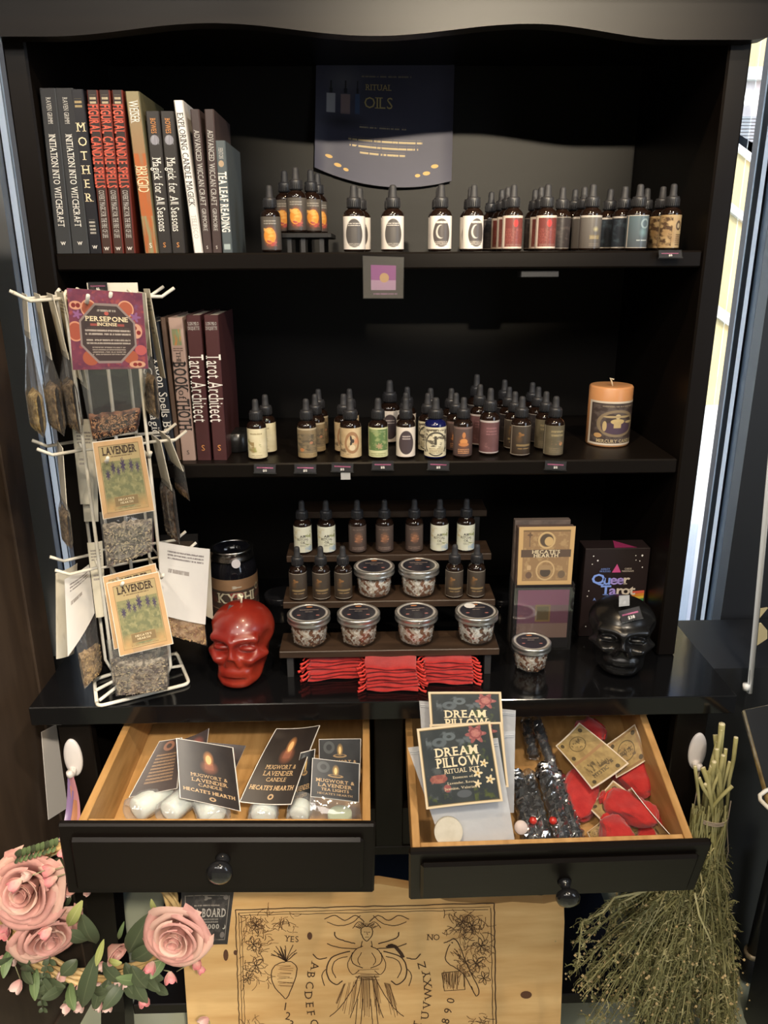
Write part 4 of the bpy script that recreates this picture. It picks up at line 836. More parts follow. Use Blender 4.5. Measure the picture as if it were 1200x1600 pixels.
# ------------------------------------------------------------------ kyphi jar, tins, framed print
p = at(367, 930, Y=.150); X0 = p.x; zt = at(367, 853, Y=.15).z
t = thing('mason_jar', 'large dark mason jar with open metal band and brown Kyphi label', 'jar', (X0, .150, 0)); R_ = .046
b = MB(); b.lathe([(0, .0005), (.042, .0005), (R_, .004), (R_, zt-.045), (.044, zt-.032), (.037, zt-.020), (.036, zt-.002), (.033, zt-.002), (.033, zt-.03), (.030, zt-.05), (0, zt-.05)], 40, (X0, .15, 0)); part('glass', b, M('dark_jar_glass', (.008, .008, .011), .06, spec=.6), t)
b = MB(); b.lathe([(.037, zt-.022), (.0415, zt-.0215), (.042, zt-.018), (.0405, zt-.014), (.0405, zt-.004), (.042, zt-.002), (.0405, zt), (.036, zt+.0005), (.0355, zt-.003)], 44, (X0, .15, 0)); part('metal_band', b, M('band_metal', (.55, .53, .50), .25, metal=1), t)
LH = zt-.052; A = math.radians(150); rt = .25
ky = lambda u, v: V((X0+(R_+.0006)*math.cos(-math.pi/2+rt+2*A*(u-.5)), .15+(R_+.0006)*math.sin(-math.pi/2+rt+2*A*(u-.5)), .004+(LH-.004)*v)); ky.wh = (2*A*R_, LH-.004)
b = MB(); b.sheet(ky, 40, 4, .0003, smooth=True); kl = part('label', b, PM('kyphi_label', ('noise', (.27, .155, .085), (.31, .185, .10), 4), [('rect', .5, .40, .56, .80, (.060, .042, .034)), ('noise', .5, .5, .54, .5, (.13, .055, .04), 5, .5), ('frame', .222, .006, (.30, .2, .12), .2), ('ring', .70, .78, .02, .05, (.45, .38, .26), .3), ('flower', .5, .86, .05, .03, 3, (.5, .46, .38)), ('ell', .5, .72, .07, .05, (.25, .06, .05)), ('rect', .5, .46, .5, .01, (.4, .3, .2))], .55), t)
b = MB(); text(b, ky, 'KYPHI', .5, .665, .17, w=.30, off=.0007, bold=1); part('lettering', b, M('kyphi_ink', (.60, .56, .42), .5), kl)
b = MB(); c = at(421, 849, Y=.108); c = at(414, 849, Y=.109); ang = math.atan2(c.y-.15, c.x-X0); dn = V((math.cos(ang), math.sin(ang), .25)).normalized(); tx = V((-dn.y, dn.x, 0)).normalized(); ty = dn.cross(tx); ang = -1.25; dn = V((math.cos(ang), math.sin(ang), .30)).normalized(); tx = V((-dn.y, dn.x, 0)).normalized(); ty = dn.cross(tx); cc = V((X0, .15, at(382, 880, Y=.11).z))+V((math.cos(ang), math.sin(ang), 0))*.0450
dv = [cc+(tx*math.cos(a)+ty*math.sin(a))*.0085+dn*.001 for a in [2*math.pi*i/20 for i in range(20)]]; b.add(dv+[v-dn*.002 for v in dv], [tuple(range(20))]+[(i, 20+i, 20+(i+1) % 20, (i+1) % 20) for i in range(20)]); part('round_sticker', b, M('sticker_white', (.66, .62, .62), .5), t)
for px, py, rr, hh, lb in ((436, 938, .034, .052, 'round black tin behind the red skull candle, left of the riser'), (787, 940, .024, .050, 'round black tin half hidden at the right end of the riser')):
    c = at(px, py, Z=hh); b = MB(); b.lathe([(0, .0003), (rr-.002, .0003), (rr-.001, .002), (rr-.001, hh-.014), (rr, hh-.0135), (rr, hh-.002), (rr-.001, hh), (rr-.003, hh+.0005), (0, hh+.0003)], 36, (c.x, c.y+rr, 0)); solo('tin', lb, 'tin', b, M('tin_dark', (.013, .013, .015), .22), V((c.x, c.y+rr, 0)))
t = thing('framed_print', 'small dark framed brown print leaning behind the herb packets', 'picture', V((at(275, 850, Y=.24).x, .24, 0)))
c = [at(248, 905, Y=.235), at(310, 905, Y=.235), at(309, 834, Y=.26), at(250, 836, Y=.26)]; fq = quad(*c); k0 = fq(0, 0).z
b = MB(); b.sheet(fq, 1, 1, .006); b.box((c[0].x, .235, 0.0004), (c[1].x, .262, k0)); part('frame', b, M('frame_dark', (.03, .022, .017), .4), t)
b = MB(); b.sheet(quad(*[fq(u, v)+V((0, -.0008, 0)) for u, v in ((.12, .1), (.88, .1), (.88, .85), (.12, .85))]), 1, 1, .0004); part('print', b, PM('small_print', ('noise', (.16, .11, .07), (.24, .16, .10), 6), [], .5), t)

# ------------------------------------------------------------------ pink panelled card holder and the boxed deck
x0, x1 = at(800, 1015, Z=0).x, at(889, 1015, Z=0).x; y0 = .030; zf = at(845, 918, Y=y0).z; zc0 = at(845, 916, Y=y0).z; zc1 = at(845, 826, Y=y0).z; zs1 = at(845, 812, Y=.075).z
t = thing('card_display', 'clear holder of folded cards with cream card above a pink and peach panel', 'card holder', ((x0+x1)/2, .055, 0))
b = MB(); e = .0018
for lo, hi in (((x0-e, y0-e, .0003), (x1+e, y0, zf)), ((x0-e, .078, .0003), (x1+e, .078+e, zf+.01)), ((x0-e, y0, .0003), (x0, .078, zf+.006)), ((x1, y0, .0003), (x1+e, .078, zf+.006))): b.box(lo, hi)
part('acrylic', b, CLEAR, t)
b = MB(); b.box((x0+.002, y0+.012, .001), (x1-.002, .060, zs1-.004), .0005); part('card_stack', b, M('card_edges', (.060, .042, .036), .7, col2=(.13, .08, .065), nscale=60, stretch=(1, 60, 1)), t, 'stack of dark brown folded cards')
b = MB(); b.box((x0-.001, .0605, .001), (x1-.006, .0745, zs1+.004), .0005); part('card_stack', b, M('card_edges2', (.085, .065, .055), .7, col2=(.15, .11, .09), nscale=60, stretch=(1, 60, 1)), t, 'taller stack of cards at the back')
b = MB(); b.sheet(quad(V((x0+.003, y0+.002, .003)), V((x1-.003, y0+.002, .003)), V((x1-.003, y0+.003, zf+.004)), V((x0+.003, y0+.003, zf+.004))), 1, 1, .001); part('pink_panel', b, PM('pink_panel', (.016, .014, .017), [('rect', .5, .545, .94, .75, (.22, .09, .13)), ('rect', .5, .80, .94, .24, (.30, .06, .17)), ('rect', .5, .28, .94, .23, (.34, .22, .18)), ('rect', .5, .555, .28, .27, (.30, .18, .07)), ('rect', .5, .555, .22, .21, (.16, .11, .05))], .35), t, 'dark card with pink to peach square and gold centre')
cf = quad(V((x0+.004, y0+.0065, zc0)), V((x1-.003, y0+.0065, zc0)), V((x1-.002, y0+.010, zc1)), V((x0+.003, y0+.010, zc1)))
b = MB(); b.sheet(cf, 1, 1, .0016); cp = part('cream_card', b, PM('cream_card', (.56, .37, .17), [('rect', .5, .5, .84, .86, (.30, .19, .10)), ('noise', .5, .5, .80, .82, (.40, .27, .14), 9, .5), ('rect', .5, .93, .84, .03, (.20, .13, .07)), ('ring', .5, .77, .14, .13, (.56, .40, .2), .12), ('ell', .5, .77, .12, .11, (.10, .075, .055)), ('ell', .54, .75, .08, .08, (.55, .38, .18)), ('rect', .5, .545, .90, .13, (.115, .080, .06)), ('ring', .5, .25, .16, .16, (.54, .38, .2), .10), ('ell', .5, .22, .10, .085, (.09, .07, .055)), ('rect', .5, .30, .24, .08, (.36, .24, .13)), ('ell', .20, .17, .06, .06, (.16, .10, .07)), ('ell', .80, .18, .07, .07, (.17, .12, .08)), ('flower', .20, .30, .04, .09, 2, (.52, .36, .2)), ('rect', .20, .76, .02, .2, (.18, .12, .08)), ('flower', .20, .86, .05, .05, 4, (.14, .09, .06))], .5), t, 'cream business card with engraved emblems')
b = MB(); text(b, cf, "HECATE'S", .5, .575, .055, w=.50, bold=1, off=.0007); text(b, cf, 'HEARTH', .5, .51, .055, w=.44, bold=1, off=.0007); part('lettering', b, CREAM, cp)
ya_ = .080; xa = at(910, 920, Y=ya_).x; xb = .4985; zt = at(960, 857, Y=ya_).z
t = thing('boxed_deck', 'black boxed tarot card deck standing behind the black skull candle', 'box', ((xa+xb)/2, .11, 0))
b = MB(); b.box((xa, ya_, .0003), (xb, ya_+.045, zt), .0008); bx = part('carton', b, M('carton_black', (.020, .013, .013), .35), t)
fq = quad(V((xa, ya_, 0)), V((xb, ya_, 0)), V((xb, ya_, zt)), V((xa, ya_, zt)))
b = MB(); mats = [M('holo_blue', (.22, .34, .78), .3), M('holo_violet', (.36, .28, .66), .3), M('holo_pale', (.62, .55, .46), .3), M('pink_ink', (.55, .08, .24), .4), WHT, REDI, M('orange_band', (.6, .22, .03), .4), M('yellow_band', (.6, .42, .05), .4), M('green_band', (.05, .22, .08), .4), M('blue_band', (.03, .07, .22), .4)]
for i, (ch, u) in enumerate((('Q', .235), ('u', .37), ('e', .475), ('e', .58), ('r', .68))): text(b, fq, ch, u, .665 if ch == 'Q' else .655, .105, bold=1, mat=(0, 0, 1, 1, 2)[i], off=.0009, squeeze=1.15)
for i, (ch, u) in enumerate((('T', .365), ('a', .475), ('r', .585), ('o', .68), ('t', .78))): text(b, fq, ch, u, .535, .105, bold=1, mat=(0, 1, 2, 2, 2)[i], off=.0009, squeeze=1.15)
for u, v, m_ in ((.33, .775, 'ASHLEY'), (.68, .775, 'CHESS')): text(b, fq, m_, u, v, .018, mat=0 if u < .5 else 2, off=.0009); text(b, fq, 'MOLESSO' if u < .5 else 'NEEDHAM', u, v-.026, .018, mat=0 if u < .5 else 2, off=.0009)
text(b, fq, 'A', .20, .435, .030, mat=0, off=.0009)
part('lettering', b, mats, bx)
b = MB()
def tri(a, b_, c_, m_): b.add([V(fq(*a))+V((0, -.0008, 0)), V(fq(*b_))+V((0, -.0008, 0)), V(fq(*c_))+V((0, -.0008, 0))], [(0, 1, 2)], m_)
tri((.435, .735), (.575, .735), (.505, .83), 3)
for k, m_ in enumerate((5, 6, 7, 8, 9)): b.add([V(fq(u, v))+V((0, -.0008, 0)) for u, v in ((.76+.02*k, .52-.032*k), (.97, .53-.03*k), (.97, .50-.03*k), (.76+.02*k, .49-.032*k))], [(0, 1, 2, 3)], m_)
for u, v, s_ in ((.13, .92, .012), (.20, .87, .016), (.12, .83, .010), (.78, .92, .010), (.88, .92, .018), (.79, .87, .009), (.85, .86, .010), (.90, .79, .012), (.10, .53, .010), (.085, .47, .011), (.10, .12, .012)):
    b.add([V(fq(u+a, v+c*.7))+V((0, -.0008, 0)) for a, c in ((-s_, 0), (0, -s_), (s_, 0), (0, s_))], [(0, 1, 2, 3)], 4)
part('printed_marks', b, mats, bx, kind='stuff')
b = MB(); tp = lambda u, v: V((xa+(xb-xa)*u, ya_+.045*v, zt+.0006)); b.add([tp(.45, .05), tp(.80, .05), tp(.52, .9)], [(0, 1, 2)], 0)
part('top_print', b, M('magenta_dim', (.30, .03, .11), .4), bx)

# ------------------------------------------------------------------ pillar candle on the middle shelf
p = at(957, 699, Z=Z2); cx, cy = p.x, p.y+.036; rr = .0385; h = at(958, 600, Y=cy).z-Z2
t = thing('pillar_candle', 'peach pillar candle with dark printed label on the middle shelf', 'candle', (cx, cy, Z2))
b = MB(); b.lathe([(0, .0005), (rr-.001, .0005), (rr, .002), (rr, h-.004), (rr-.002, h-.001), (rr-.006, h-.0012), (.006, h-.0035), (0, h-.0035)], 44, (cx, cy, Z2)); part('wax', b, M('peach_wax', (.55, .26, .11), .35, sss=.15, col2=(.62, .30, .13), nscale=8), t)
A = math.radians(84); rt = .12; fn = lambda u, v: V((cx+(rr+.0005)*math.cos(-math.pi/2+rt+2*A*(u-.5)), cy+(rr+.0005)*math.sin(-math.pi/2+rt+2*A*(u-.5)), Z2+.004+(h*.73)*v)); fn.wh = (2*A*rr, h*.73)
b = MB(); b.sheet(fn, 28, 6, .0003, smooth=True); kl = part('label', b, PM('candle_label', (.66, .58, .48), [('rect', .5, .5, .90, .91, (.062, .045, .042)), ('noise', .5, .5, .84, .85, (.12, .095, .085), 6, .46), ('ring', .5, .50, .30, .28, (.25, .19, .12), .12), ('ell', .5, .40, .26, .15, (.085, .055, .085)), ('ell', .5, .545, .115, .065, (.55, .42, .20)), ('rect', .5, .47, .12, .14, (.50, .38, .19)), ('ell', .5, .66, .045, .055, (.55, .44, .24)), ('flower', .5, .655, .24, .05, 2, (.42, .32, .17)), ('ell', .30, .44, .035, .12, (.50, .38, .19)), ('ell', .72, .53, .09, .03, (.50, .38, .19)), ('ell', .20, .22, .07, .055, (.52, .31, .13)), ('lines', .5, .90, .5, .05, (.25, .2, .14), 1)], .5), t)
b = MB(); text(b, fn, 'MERCURY CANDLE', .5, .10, .07, w=.62, off=.0006, bold=1); part('lettering', b, M('candle_ink', (.52, .42, .25), .5), kl)
b = MB(); b.tube([V((cx+.002, cy, Z2+h-.0035)), V((cx-.001, cy, Z2+h+.006)), V((cx-.004, cy, Z2+h+.010)), V((cx+.003, cy-.002, Z2+h+.0085))], .0014, 8); part('wick', b, M('wick', (.8, .72, .52), .8), t)

# ------------------------------------------------------------------ white wire rack
WIRE = M('white_wire', (.72, .70, .64), .35, col2=(.62, .58, .48), nscale=25)
RC = V((-.427, -.053, 0)); au = V((.885, .465, 0)); av = V((-.465, .885, 0))
def rk(u, v, z): return RC+au*u+av*v+V((0, 0, z))
t = thing('wire_rack', 'white wire spinner rack at the left end of the countertop', 'rack', RC)
w = .0031; hs = .070
cs = [at(152, 1104, Z=.004), at(296, 1068, Z=.004), at(276, 1020, Z=.004), at(147, 1062, Z=.004)]
b = MB(); pts = []
for i in range(4):
    p0, p1, p2 = cs[i-1], cs[i], cs[(i+1) % 4]
    for k in range(5): f_ = k/4; q1 = p1+(p0-p1).normalized()*.012; q2 = p1+(p2-p1).normalized()*.012; pts.append((q1*(1-f_)+p1*f_)*(1-f_)+(p1*(1-f_)+q2*f_)*f_)
b.tube(pts+[pts[0]], w, 8); m_ = [(cs[i]+cs[(i+1) % 4])/2+V((0, 0, .004)) for i in range(4)]
b.tube([m_[0], rk(0, -.02, .012)], w*.9, 8); b.tube([cs[0]+V((0, .012, .004)), rk(-.01, .0, .014), m_[1]], w*.9, 8); b.tube([cs[2], rk(.01, .02, .014), m_[3]], w*.9, 8); part('base', b, WIRE, t)
PO = [at(121, 590, Y=-.085), at(231, 590, Y=-.035)]
pu = [(-.047, -.035), (.047, -.035), (-.047, .045), (.047, .045), (0, -.04), (-.018, .05)]
for u, v in pu[:4]+pu[4:]:
    b = MB(); b.tube([rk(u*.85, v*.85, .012), rk(u, v, .03), rk(u, v, .650), rk(u*.9, v*.9, .655)], .0028, 8); part('post', b, WIRE, t)
TI = (.645, .424, .232)
def arm(P): b = MB(); b.tube(P, .0026, 8); part('arm', b, WIRE, t)
for z in TI:
    b = MB(); ring = [rk(u, v, z) for u, v in ((-.047, -.035), (.047, -.035), (.047, .045), (-.047, .045))]; b.tube(ring+[ring[0]], .0022, 8); part('tier_ring', b, WIRE, t)
    for s in (-1, 1):
        for dv in (-.030, .034): arm([rk(s*.045, dv, z), rk(s*.092, dv+s*.003, z-.002), rk(s*.112, dv+s*.005, z+.010)])
        arm([rk(s*.030, -.035, z), rk(s*.030, -.118, z-.002), rk(s*.030, -.132, z+.008)])
arm([rk(0, -.035, TI[0]), rk(0, -.115, TI[0]-.002), rk(0, -.128, TI[0]+.010)])

# ------------------------------------------------------------------ bags of herbs hanging on the rack
FILM = film('bag_film', (.97, .97, .97), clear=.90, white=.22, rough=.10)
CARDB = M('card_back', (.70, .66, .56), .7)
def herbmat(n, c1, c2, c3=None, sc=120):
    return M(n, c1, .85, col2=c2, nscale=sc, bump=1, bscale=220, contrast=(.40, .60))
H_LAV = herbmat('dried_lavender', (.085, .070, .055), (.33, .29, .23), sc=140); H_INC = herbmat('dark_incense', (.040, .016, .012), (.22, .10, .055), sc=70); H_GLD = herbmat('golden_herb', (.30, .20, .07), (.62, .47, .22), sc=110); H_BRN = herbmat('brown_herb', (.12, .075, .040), (.38, .27, .15), sc=110); H_CHP = herbmat('wood_chips', (.30, .16, .075), (.58, .38, .22), sc=90); H_DRK = herbmat('dark_bark', (.05, .030, .020), (.20, .12, .075), sc=80)
BITS = [M('bit_straw', (.46, .38, .25), .8), M('bit_mauve', (.16, .13, .13), .8), M('bit_tan', (.46, .24, .12), .8), M('bit_black', (.025, .012, .010), .6), M('bit_gold', (.52, .36, .16), .8)]
def herbbag(label, bag, head, hm, fill=.5, th=.010, headfn=None, card=None, words=(), ink=None, flip=False, cat='packet', grp='herb packets on the wire rack', seed=1, film_=None, cone=False):
    """bag, head: corner lists (bottom-left, bottom-right, top-right, top-left)"""
    rnd = random.Random(seed); bag = [V(p) for p in bag]
    t = thing('herb_packet', label, 'packet', (bag[0]+bag[1])/2, grp)
    q0 = quad(*bag); n = (bag[1]-bag[0]).cross(bag[3]-bag[0]).normalized()
    if n.dot(CAM-bag[0]) < 0: n = -n
    def prof_(u, v, k): return k*(max(0, 1-(2*u-1)**2))**.6*min(1, v/.10)*(1 if v < fill else max(.18, 1-(v-fill)/(1.0001-fill)))
    b = MB(); b.sheet(lambda u, v: q0(u, v)+n*prof_(u, v, th), 10, 14, 0, smooth=True); b.sheet(lambda u, v: q0(u, v)-n*prof_(u, v, th*.7), 10, 14, 0, smooth=True); part('bag', b, film_ or FILM, t)
    b = MB(); ru = [rnd.uniform(-.05, .03) for _ in range(20)]
    top = lambda u: fill*(1+ru[int(u*18)])
    for sg, k in ((1, .92), (-1, .62)):
        b.sheet(lambda u, v: q0(.03+.94*u, .02+v*top(u)*.98)+n*sg*(prof_(.03+.94*u, .02+v*top(u), th*k)*(.9+.1*math.sin(37*u+23*v))*(1 if v < .9 else (1-v)/.1)), 16, 14, 0, smooth=True)
    for _ in range(380):      # bits of leaf and bark lying against the film
        u = rnd.uniform(.07, .93); v = rnd.uniform(.05, fill*.97); c = q0(u, v)+n*prof_(u, v, th*.93); a = rnd.uniform(0, 6.3); d1 = ((bag[1]-bag[0]).normalized()*math.cos(a)+(bag[3]-bag[0]).normalized()*math.sin(a))*rnd.uniform(.0015, .0045); d2 = d1.cross(n).normalized()*rnd.uniform(.0006, .0014)
        b.add([c-d1, c+d2, c+d1+n*.0006, c-d2], [(0, 1, 2, 3)], rnd.choice((0, 1, 1, 2)))
    part('herbs', b, [hm, BITS[0], BITS[1]] if hm is H_LAV else [hm, BITS[2], BITS[3]] if hm is H_INC else [hm, hm, BITS[4]], t, kind='stuff')
    if head:
        hf = headfn or quad(*head); b = MB(); b.sheet(hf, 6, 8, .0010, smooth=True, back=1, edge=1); cp = part('header_card', b, [card, CARDB], t)
        if words:
            b = MB()
            for wd in words:
                k = dict(wd[4]) if len(wd) > 4 else {}; text(b, hf, *wd[:4], **k)
            part('lettering', b, ink, cp)
    return t
def px4(pts, Y):      # BL, BR, TR, TL
    Y = Y if isinstance(Y, (list, tuple)) else [Y]*4
    return [at(x, y, Y=yy) for (x, y), yy in zip(pts, Y)]
PERS = PM('persephone_card', ('noise', (.11, .035, .065), (.21, .055, .085), 5), [('noise', .5, .5, 1, 1, (.30, .075, .075), 11, .56), ('noise', .5, .5, 1, 1, (.16, .07, .15), 8, .60),
    ('ell', .075, .48, .10, .115, (.33, .085, .055)), ('ring', .075, .48, .10, .115, (.55, .25, .16), .10), ('ell', .27, .77, .10, .10, (.36, .10, .06)), ('ring', .27, .77, .10, .10, (.58, .30, .2), .10), ('ell', .76, .78, .10, .10, (.36, .10, .06)), ('ring', .76, .78, .10, .10, (.58, .30, .2), .10), ('ell', .25, .15, .11, .10, (.34, .095, .055)), ('ell', .78, .16, .10, .09, (.34, .095, .055)),
    ('ell', .10, .80, .09, .055, (.55, .28, .19)), ('ell', .07, .80, .03, .03, (.18, .03, .03)), ('ell', .13, .80, .03, .03, (.18, .03, .03)), ('ell', .88, .50, .08, .10, (.55, .30, .21)), ('ell', .86, .54, .03, .03, (.2, .03, .03)), ('ell', .91, .48, .03, .03, (.2, .03, .03)), ('ell', .86, .06, .11, .05, (.55, .3, .2)), ('ell', .83, .06, .03, .025, (.2, .03, .03)), ('ell', .89, .06, .03, .025, (.2, .03, .03)), ('ell', .92, .25, .08, .07, (.42, .10, .10)), ('flower', .88, .68, .08, .07, 5, (.22, .10, .22)), ('flower', .11, .69, .07, .06, 5, (.25, .11, .24)),
    ('oct', .5, .46, .74, .76, (.25, .20, .19)), ('oct', .5, .46, .69, .70, (.058, .042, .042)), ('ell', .5, .715, .03, .025, (.42, .10, .08)), ('lines', .5, .76, .25, .05, (.3, .27, .24), 1), ('lines', .5, .485, .60, .09, (.38, .33, .29), 2), ('lines', .5, .365, .58, .08, (.34, .3, .26), 2), ('lines', .5, .245, .44, .12, (.26, .22, .19), 4), ('rect', .32, .57, .09, .03, (.3, .08, .07)), ('rect', .68, .57, .09, .03, (.3, .08, .07))], .35)
LAVC = PM('lavender_card', ('noise', (.58, .36, .18), (.64, .42, .23), 3), [('frame', 0, .012, (.80, .76, .68), .7), ('rect', .5, .5, .80, .87, (.19, .12, .06)), ('rect', .5, .5, .785, .855, (.46, .36, .19)), ('rect', .5, .42, .76, .62, (.27, .26, .135)), ('noise', .5, .40, .76, .58, (.19, .20, .11), 9, .45, 1, 1.6), ('noise', .5, .40, .76, .58, (.34, .32, .17), 14, .55), ('soft', .20, .13, .2, .16, (.52, .33, .15)), ('soft', .82, .13, .2, .16, (.52, .33, .15)),
    ('flower', .53, .665, .055, .115, 9, (.075, .058, .105)), ('flower', .335, .645, .048, .10, 9, (.085, .07, .11)), ('flower', .69, .65, .046, .10, 9, (.085, .07, .11)), ('flower', .43, .60, .040, .07, 9, (.085, .07, .11)), ('flower', .22, .565, .050, .08, 9, (.08, .065, .11)), ('flower', .81, .62, .042, .085, 9, (.085, .07, .11)), ('lines', .51, .795, .48, .026, (.20, .14, .08), 1), ('rect', .5, .20, .46, .13, (.36, .24, .12)), ('rect', .5, .20, .44, .115, (.25, .18, .095)), ('lines', .5, .105, .5, .03, (.33, .23, .12), 1)], .4)
HMAT = M('header_ink', (.055, .035, .028), .6)
LAVW = (('LAVENDER', .505, .868, .095, dict(w=.66, bold=1, off=.0007)),)
LAVINK = [HMAT, CREAM]
def lavwords(): return LAVW+(("HECATE'S", .5, .225, .026, dict(w=.30, bold=1, off=.0007, mat=1)), ('HEARTH', .5, .182, .026, dict(w=.24, bold=1, off=.0007, mat=1)))
herbbag('incense bag with wine red pomegranate header card reading Persephone Incense', px4(((144, 690), (216, 674), (231, 572), (122, 574)), (-.150, -.140, -.160, -.165)), px4(((114, 578), (232, 576), (222, 458), (104, 450)), (-.168, -.160, -.160, -.166)), H_INC, .36, .012, card=PERS,
        words=(('PERSEPONE', .5, .645, .058, dict(w=.56, bold=1, off=.0007)), ('INCENSE', .5, .578, .040, dict(w=.26, bold=1, off=.0007))), ink=CREAM, seed=2)
herbbag('upper lavender bag with green and tan header card in the middle tier', px4(((166, 888), (240, 862), (240, 796), (155, 800)), (-.150, -.135, -.150, -.160)), px4(((161, 812), (242, 798), (222, 681), (144, 691)), (-.160, -.150, -.165, -.170)), H_LAV, .80, .012, card=LAVC, words=lavwords(), ink=LAVINK, seed=3)
herbbag('lavender bag half hidden behind the front one in the bottom tier', px4(((176, 1072), (255, 1062), (246, 985), (166, 1000)), -.135), px4(((178, 1015), (262, 994), (243, 880), (160, 901)), -.145), H_LAV, .6, .006, card=LAVC, words=lavwords(), ink=LAVINK, seed=4)
herbbag('front lavender bag with green and tan header card in the bottom tier', px4(((181, 1088), (264, 1078), (265, 1004), (174, 1016)), (-.150, -.138, -.158, -.165)), px4(((187, 1026), (271, 1006), (248, 893), (166, 911)), (-.166, -.158, -.165, -.172)), H_LAV, .72, .012, card=LAVC, words=lavwords(), ink=LAVINK, seed=5)
NOTE = PM('paper_note', ('noise', (.66, .61, .48), (.70, .65, .52), 2), [('lines', .5, .84, .7, .16, (.28, .25, .22), 4), ('lines', .42, .55, .5, .10, (.35, .31, .28), 2)], .7)
NOTEW = PM('paper_note_white', ('noise', (.66, .64, .62), (.71, .69, .66), 2), [('lines', .52, .86, .72, .13, (.25, .23, .23), 3), ('lines', .38, .66, .42, .10, (.33, .30, .28), 1)], .7)
NOTEB = PM('paper_note_blank', ('noise', (.66, .62, .52), (.60, .55, .44), 2), [('noise', .5, .5, 1, 1, (.52, .47, .37), 3, .55)], .7)
def sidebag(label, u, z, w, hh, bh, hm, fill, seed, dv=0, spread=.0, card=None, hw=None, th=.012, s=-1, dz=0):
    """packet hanging across a side arm, seen almost edge on"""
    k = hw or w*.9; x = s*u
    def c(dw, z_, du=0): return rk(x+du, dv+dw, z_)
    hd = [c(-k/2, z-hh, spread*s), c(k/2, z-hh, spread*s), c(k/2, z+.006), c(-k/2, z+.006)]
    bg = [c(-w/2, z-hh-bh, spread*s*1.3), c(w/2, z-hh-bh, spread*s*1.3), c(w/2, z-hh+.01, spread*s), c(-w/2, z-hh+.01, spread*s)]
    return herbbag(label, bg, hd, hm, fill, th, card=card or NOTE, seed=seed)
sidebag('golden herb bag at the left tip of the top tier', .094, TI[0], .075, .055, .145, H_GLD, .42, 11, spread=.004, th=.014, dv=.012)
sidebag('brown herb bag second from the left on the top tier', .078, TI[0], .080, .085, .112, H_BRN, .60, 12, spread=-.004, th=.015, dv=.005, card=NOTEB)
sidebag('mottled herb bag third from the left on the top tier', .062, TI[0], .075, .085, .112, H_BRN, .65, 13, spread=-.010, th=.014, dv=-.006, card=NOTE)
for i, (u, hh, lb) in enumerate(((.050, .115, 'folded cream paper slip left of the pomegranate card'), (.043, .128, 'longer cream paper slip behind the left edge of the pomegranate card'))):
    b = MB(); b.sheet(quad(rk(-u+.010, -.06, TI[0]-hh), rk(-u+.010, .012, TI[0]-hh), rk(-u, .015, TI[0]+.008), rk(-u, -.055, TI[0]+.008)), 2, 4, .0008); solo('paper_slip', lb, 'paper', b, NOTE, rk(-u, -.02, TI[0]-hh))
sidebag('tan herb bag hanging right of the pomegranate card', .060, TI[0], .060, .085, .095, H_BRN, .62, 14, s=1, th=.012, dv=-.04)
b = MB(); b.sheet(quad(rk(.076, -.07, TI[0]-.118), rk(.080, -.02, TI[0]-.122), rk(.068, -.02, TI[0]+.010), rk(.064, -.075, TI[0]+.012)), 2, 4, .0008); solo('paper_slip', 'cream handwritten paper slip right of the pomegranate card', 'paper', b, NOTE, rk(.1, -.05, TI[0]-.12))
b = MB(); p = at(158, 455, Y=-.04); b.box(p+V((-.020, 0, -.02)), p+V((.055, .0015, .012))); solo('price_board', 'white board with a price tag at the top of the wire rack', 'sign', b, M('white_board', (.72, .69, .60), .5), p)
pricetag('dark price tag with pink print clipped on top of the wire rack', 153, 448, .030, .014, -.045, '$5', foot=False)
sidebag('slim folded herb bag left of the middle tier', .076, TI[1], .070, .090, .065, H_BRN, .75, 15, spread=.006, th=.009, card=NOTEB)
for i, (px, Y_, lb) in enumerate((((112, 662, 146, 800), -.07, 'tan paper header behind the upper lavender card, wide one'), ((118, 655, 150, 815), -.055, 'tan paper header behind the upper lavender card, narrow one'))):
    x0, y0, x1, y1 = px; b = MB(); b.sheet(quad(at(x0+14, y1-12 if i == 0 else y1, Y=Y_), at(x1+(0 if i == 0 else 4), y1-12 if i == 0 else y1, Y=Y_+.02), at(x1, y0, Y=Y_+.02), at(x0, y0, Y=Y_)), 2, 4, .0008); solo('paper_slip', lb, 'paper', b, NOTE, at(x0+14, y1, Y=Y_))
sidebag('dark bark bag at the right of the middle tier', .062, TI[1], .070, .075, .090, H_DRK, .85, 16, s=1, spread=.010, th=.011, dv=-.03)
sidebag('clear bag corner sticking out at the right of the middle tier', .080, TI[1], .085, .050, .050, H_DRK, .2, 17, s=1, spread=.016, th=.004, dv=-.01)
# bottom tier
herbbag('wood chip bag with large white folded header at the right of the bottom tier', px4(((262, 992), (324, 1010), (318, 950), (258, 948)), (-.075, -.045, -.045, -.075)), None, H_CHP, .80, .012, seed=18)
for i, (c, lb) in enumerate(((((250, 960), (321, 976), (328, 858), (248, 846)), 'large white printed paper header over the wood chip bag'), (((300, 955), (333, 968), (328, 862), (300, 860)), 'second white paper curling out behind the large white header'))):
    yy = (-.088, -.056, -.050, -.082) if i == 0 else (-.045, -.022, -.040, -.045); q4 = px4(c, yy); fq = quad(*q4, bend=.004 if i == 0 else -.006); b = MB(); b.sheet(fq, 10, 8, .0006, smooth=True); solo('paper_header', lb, 'paper', b, NOTEB if i else NOTEW, q4[0])
herbbag('brown herb bag with white printed sheet at the left of the bottom tier', px4(((132, 1078), (157, 1048), (150, 960), (112, 972)), (-.115, -.075, -.06, -.105)), None, H_BRN, .52, .013, seed=19)
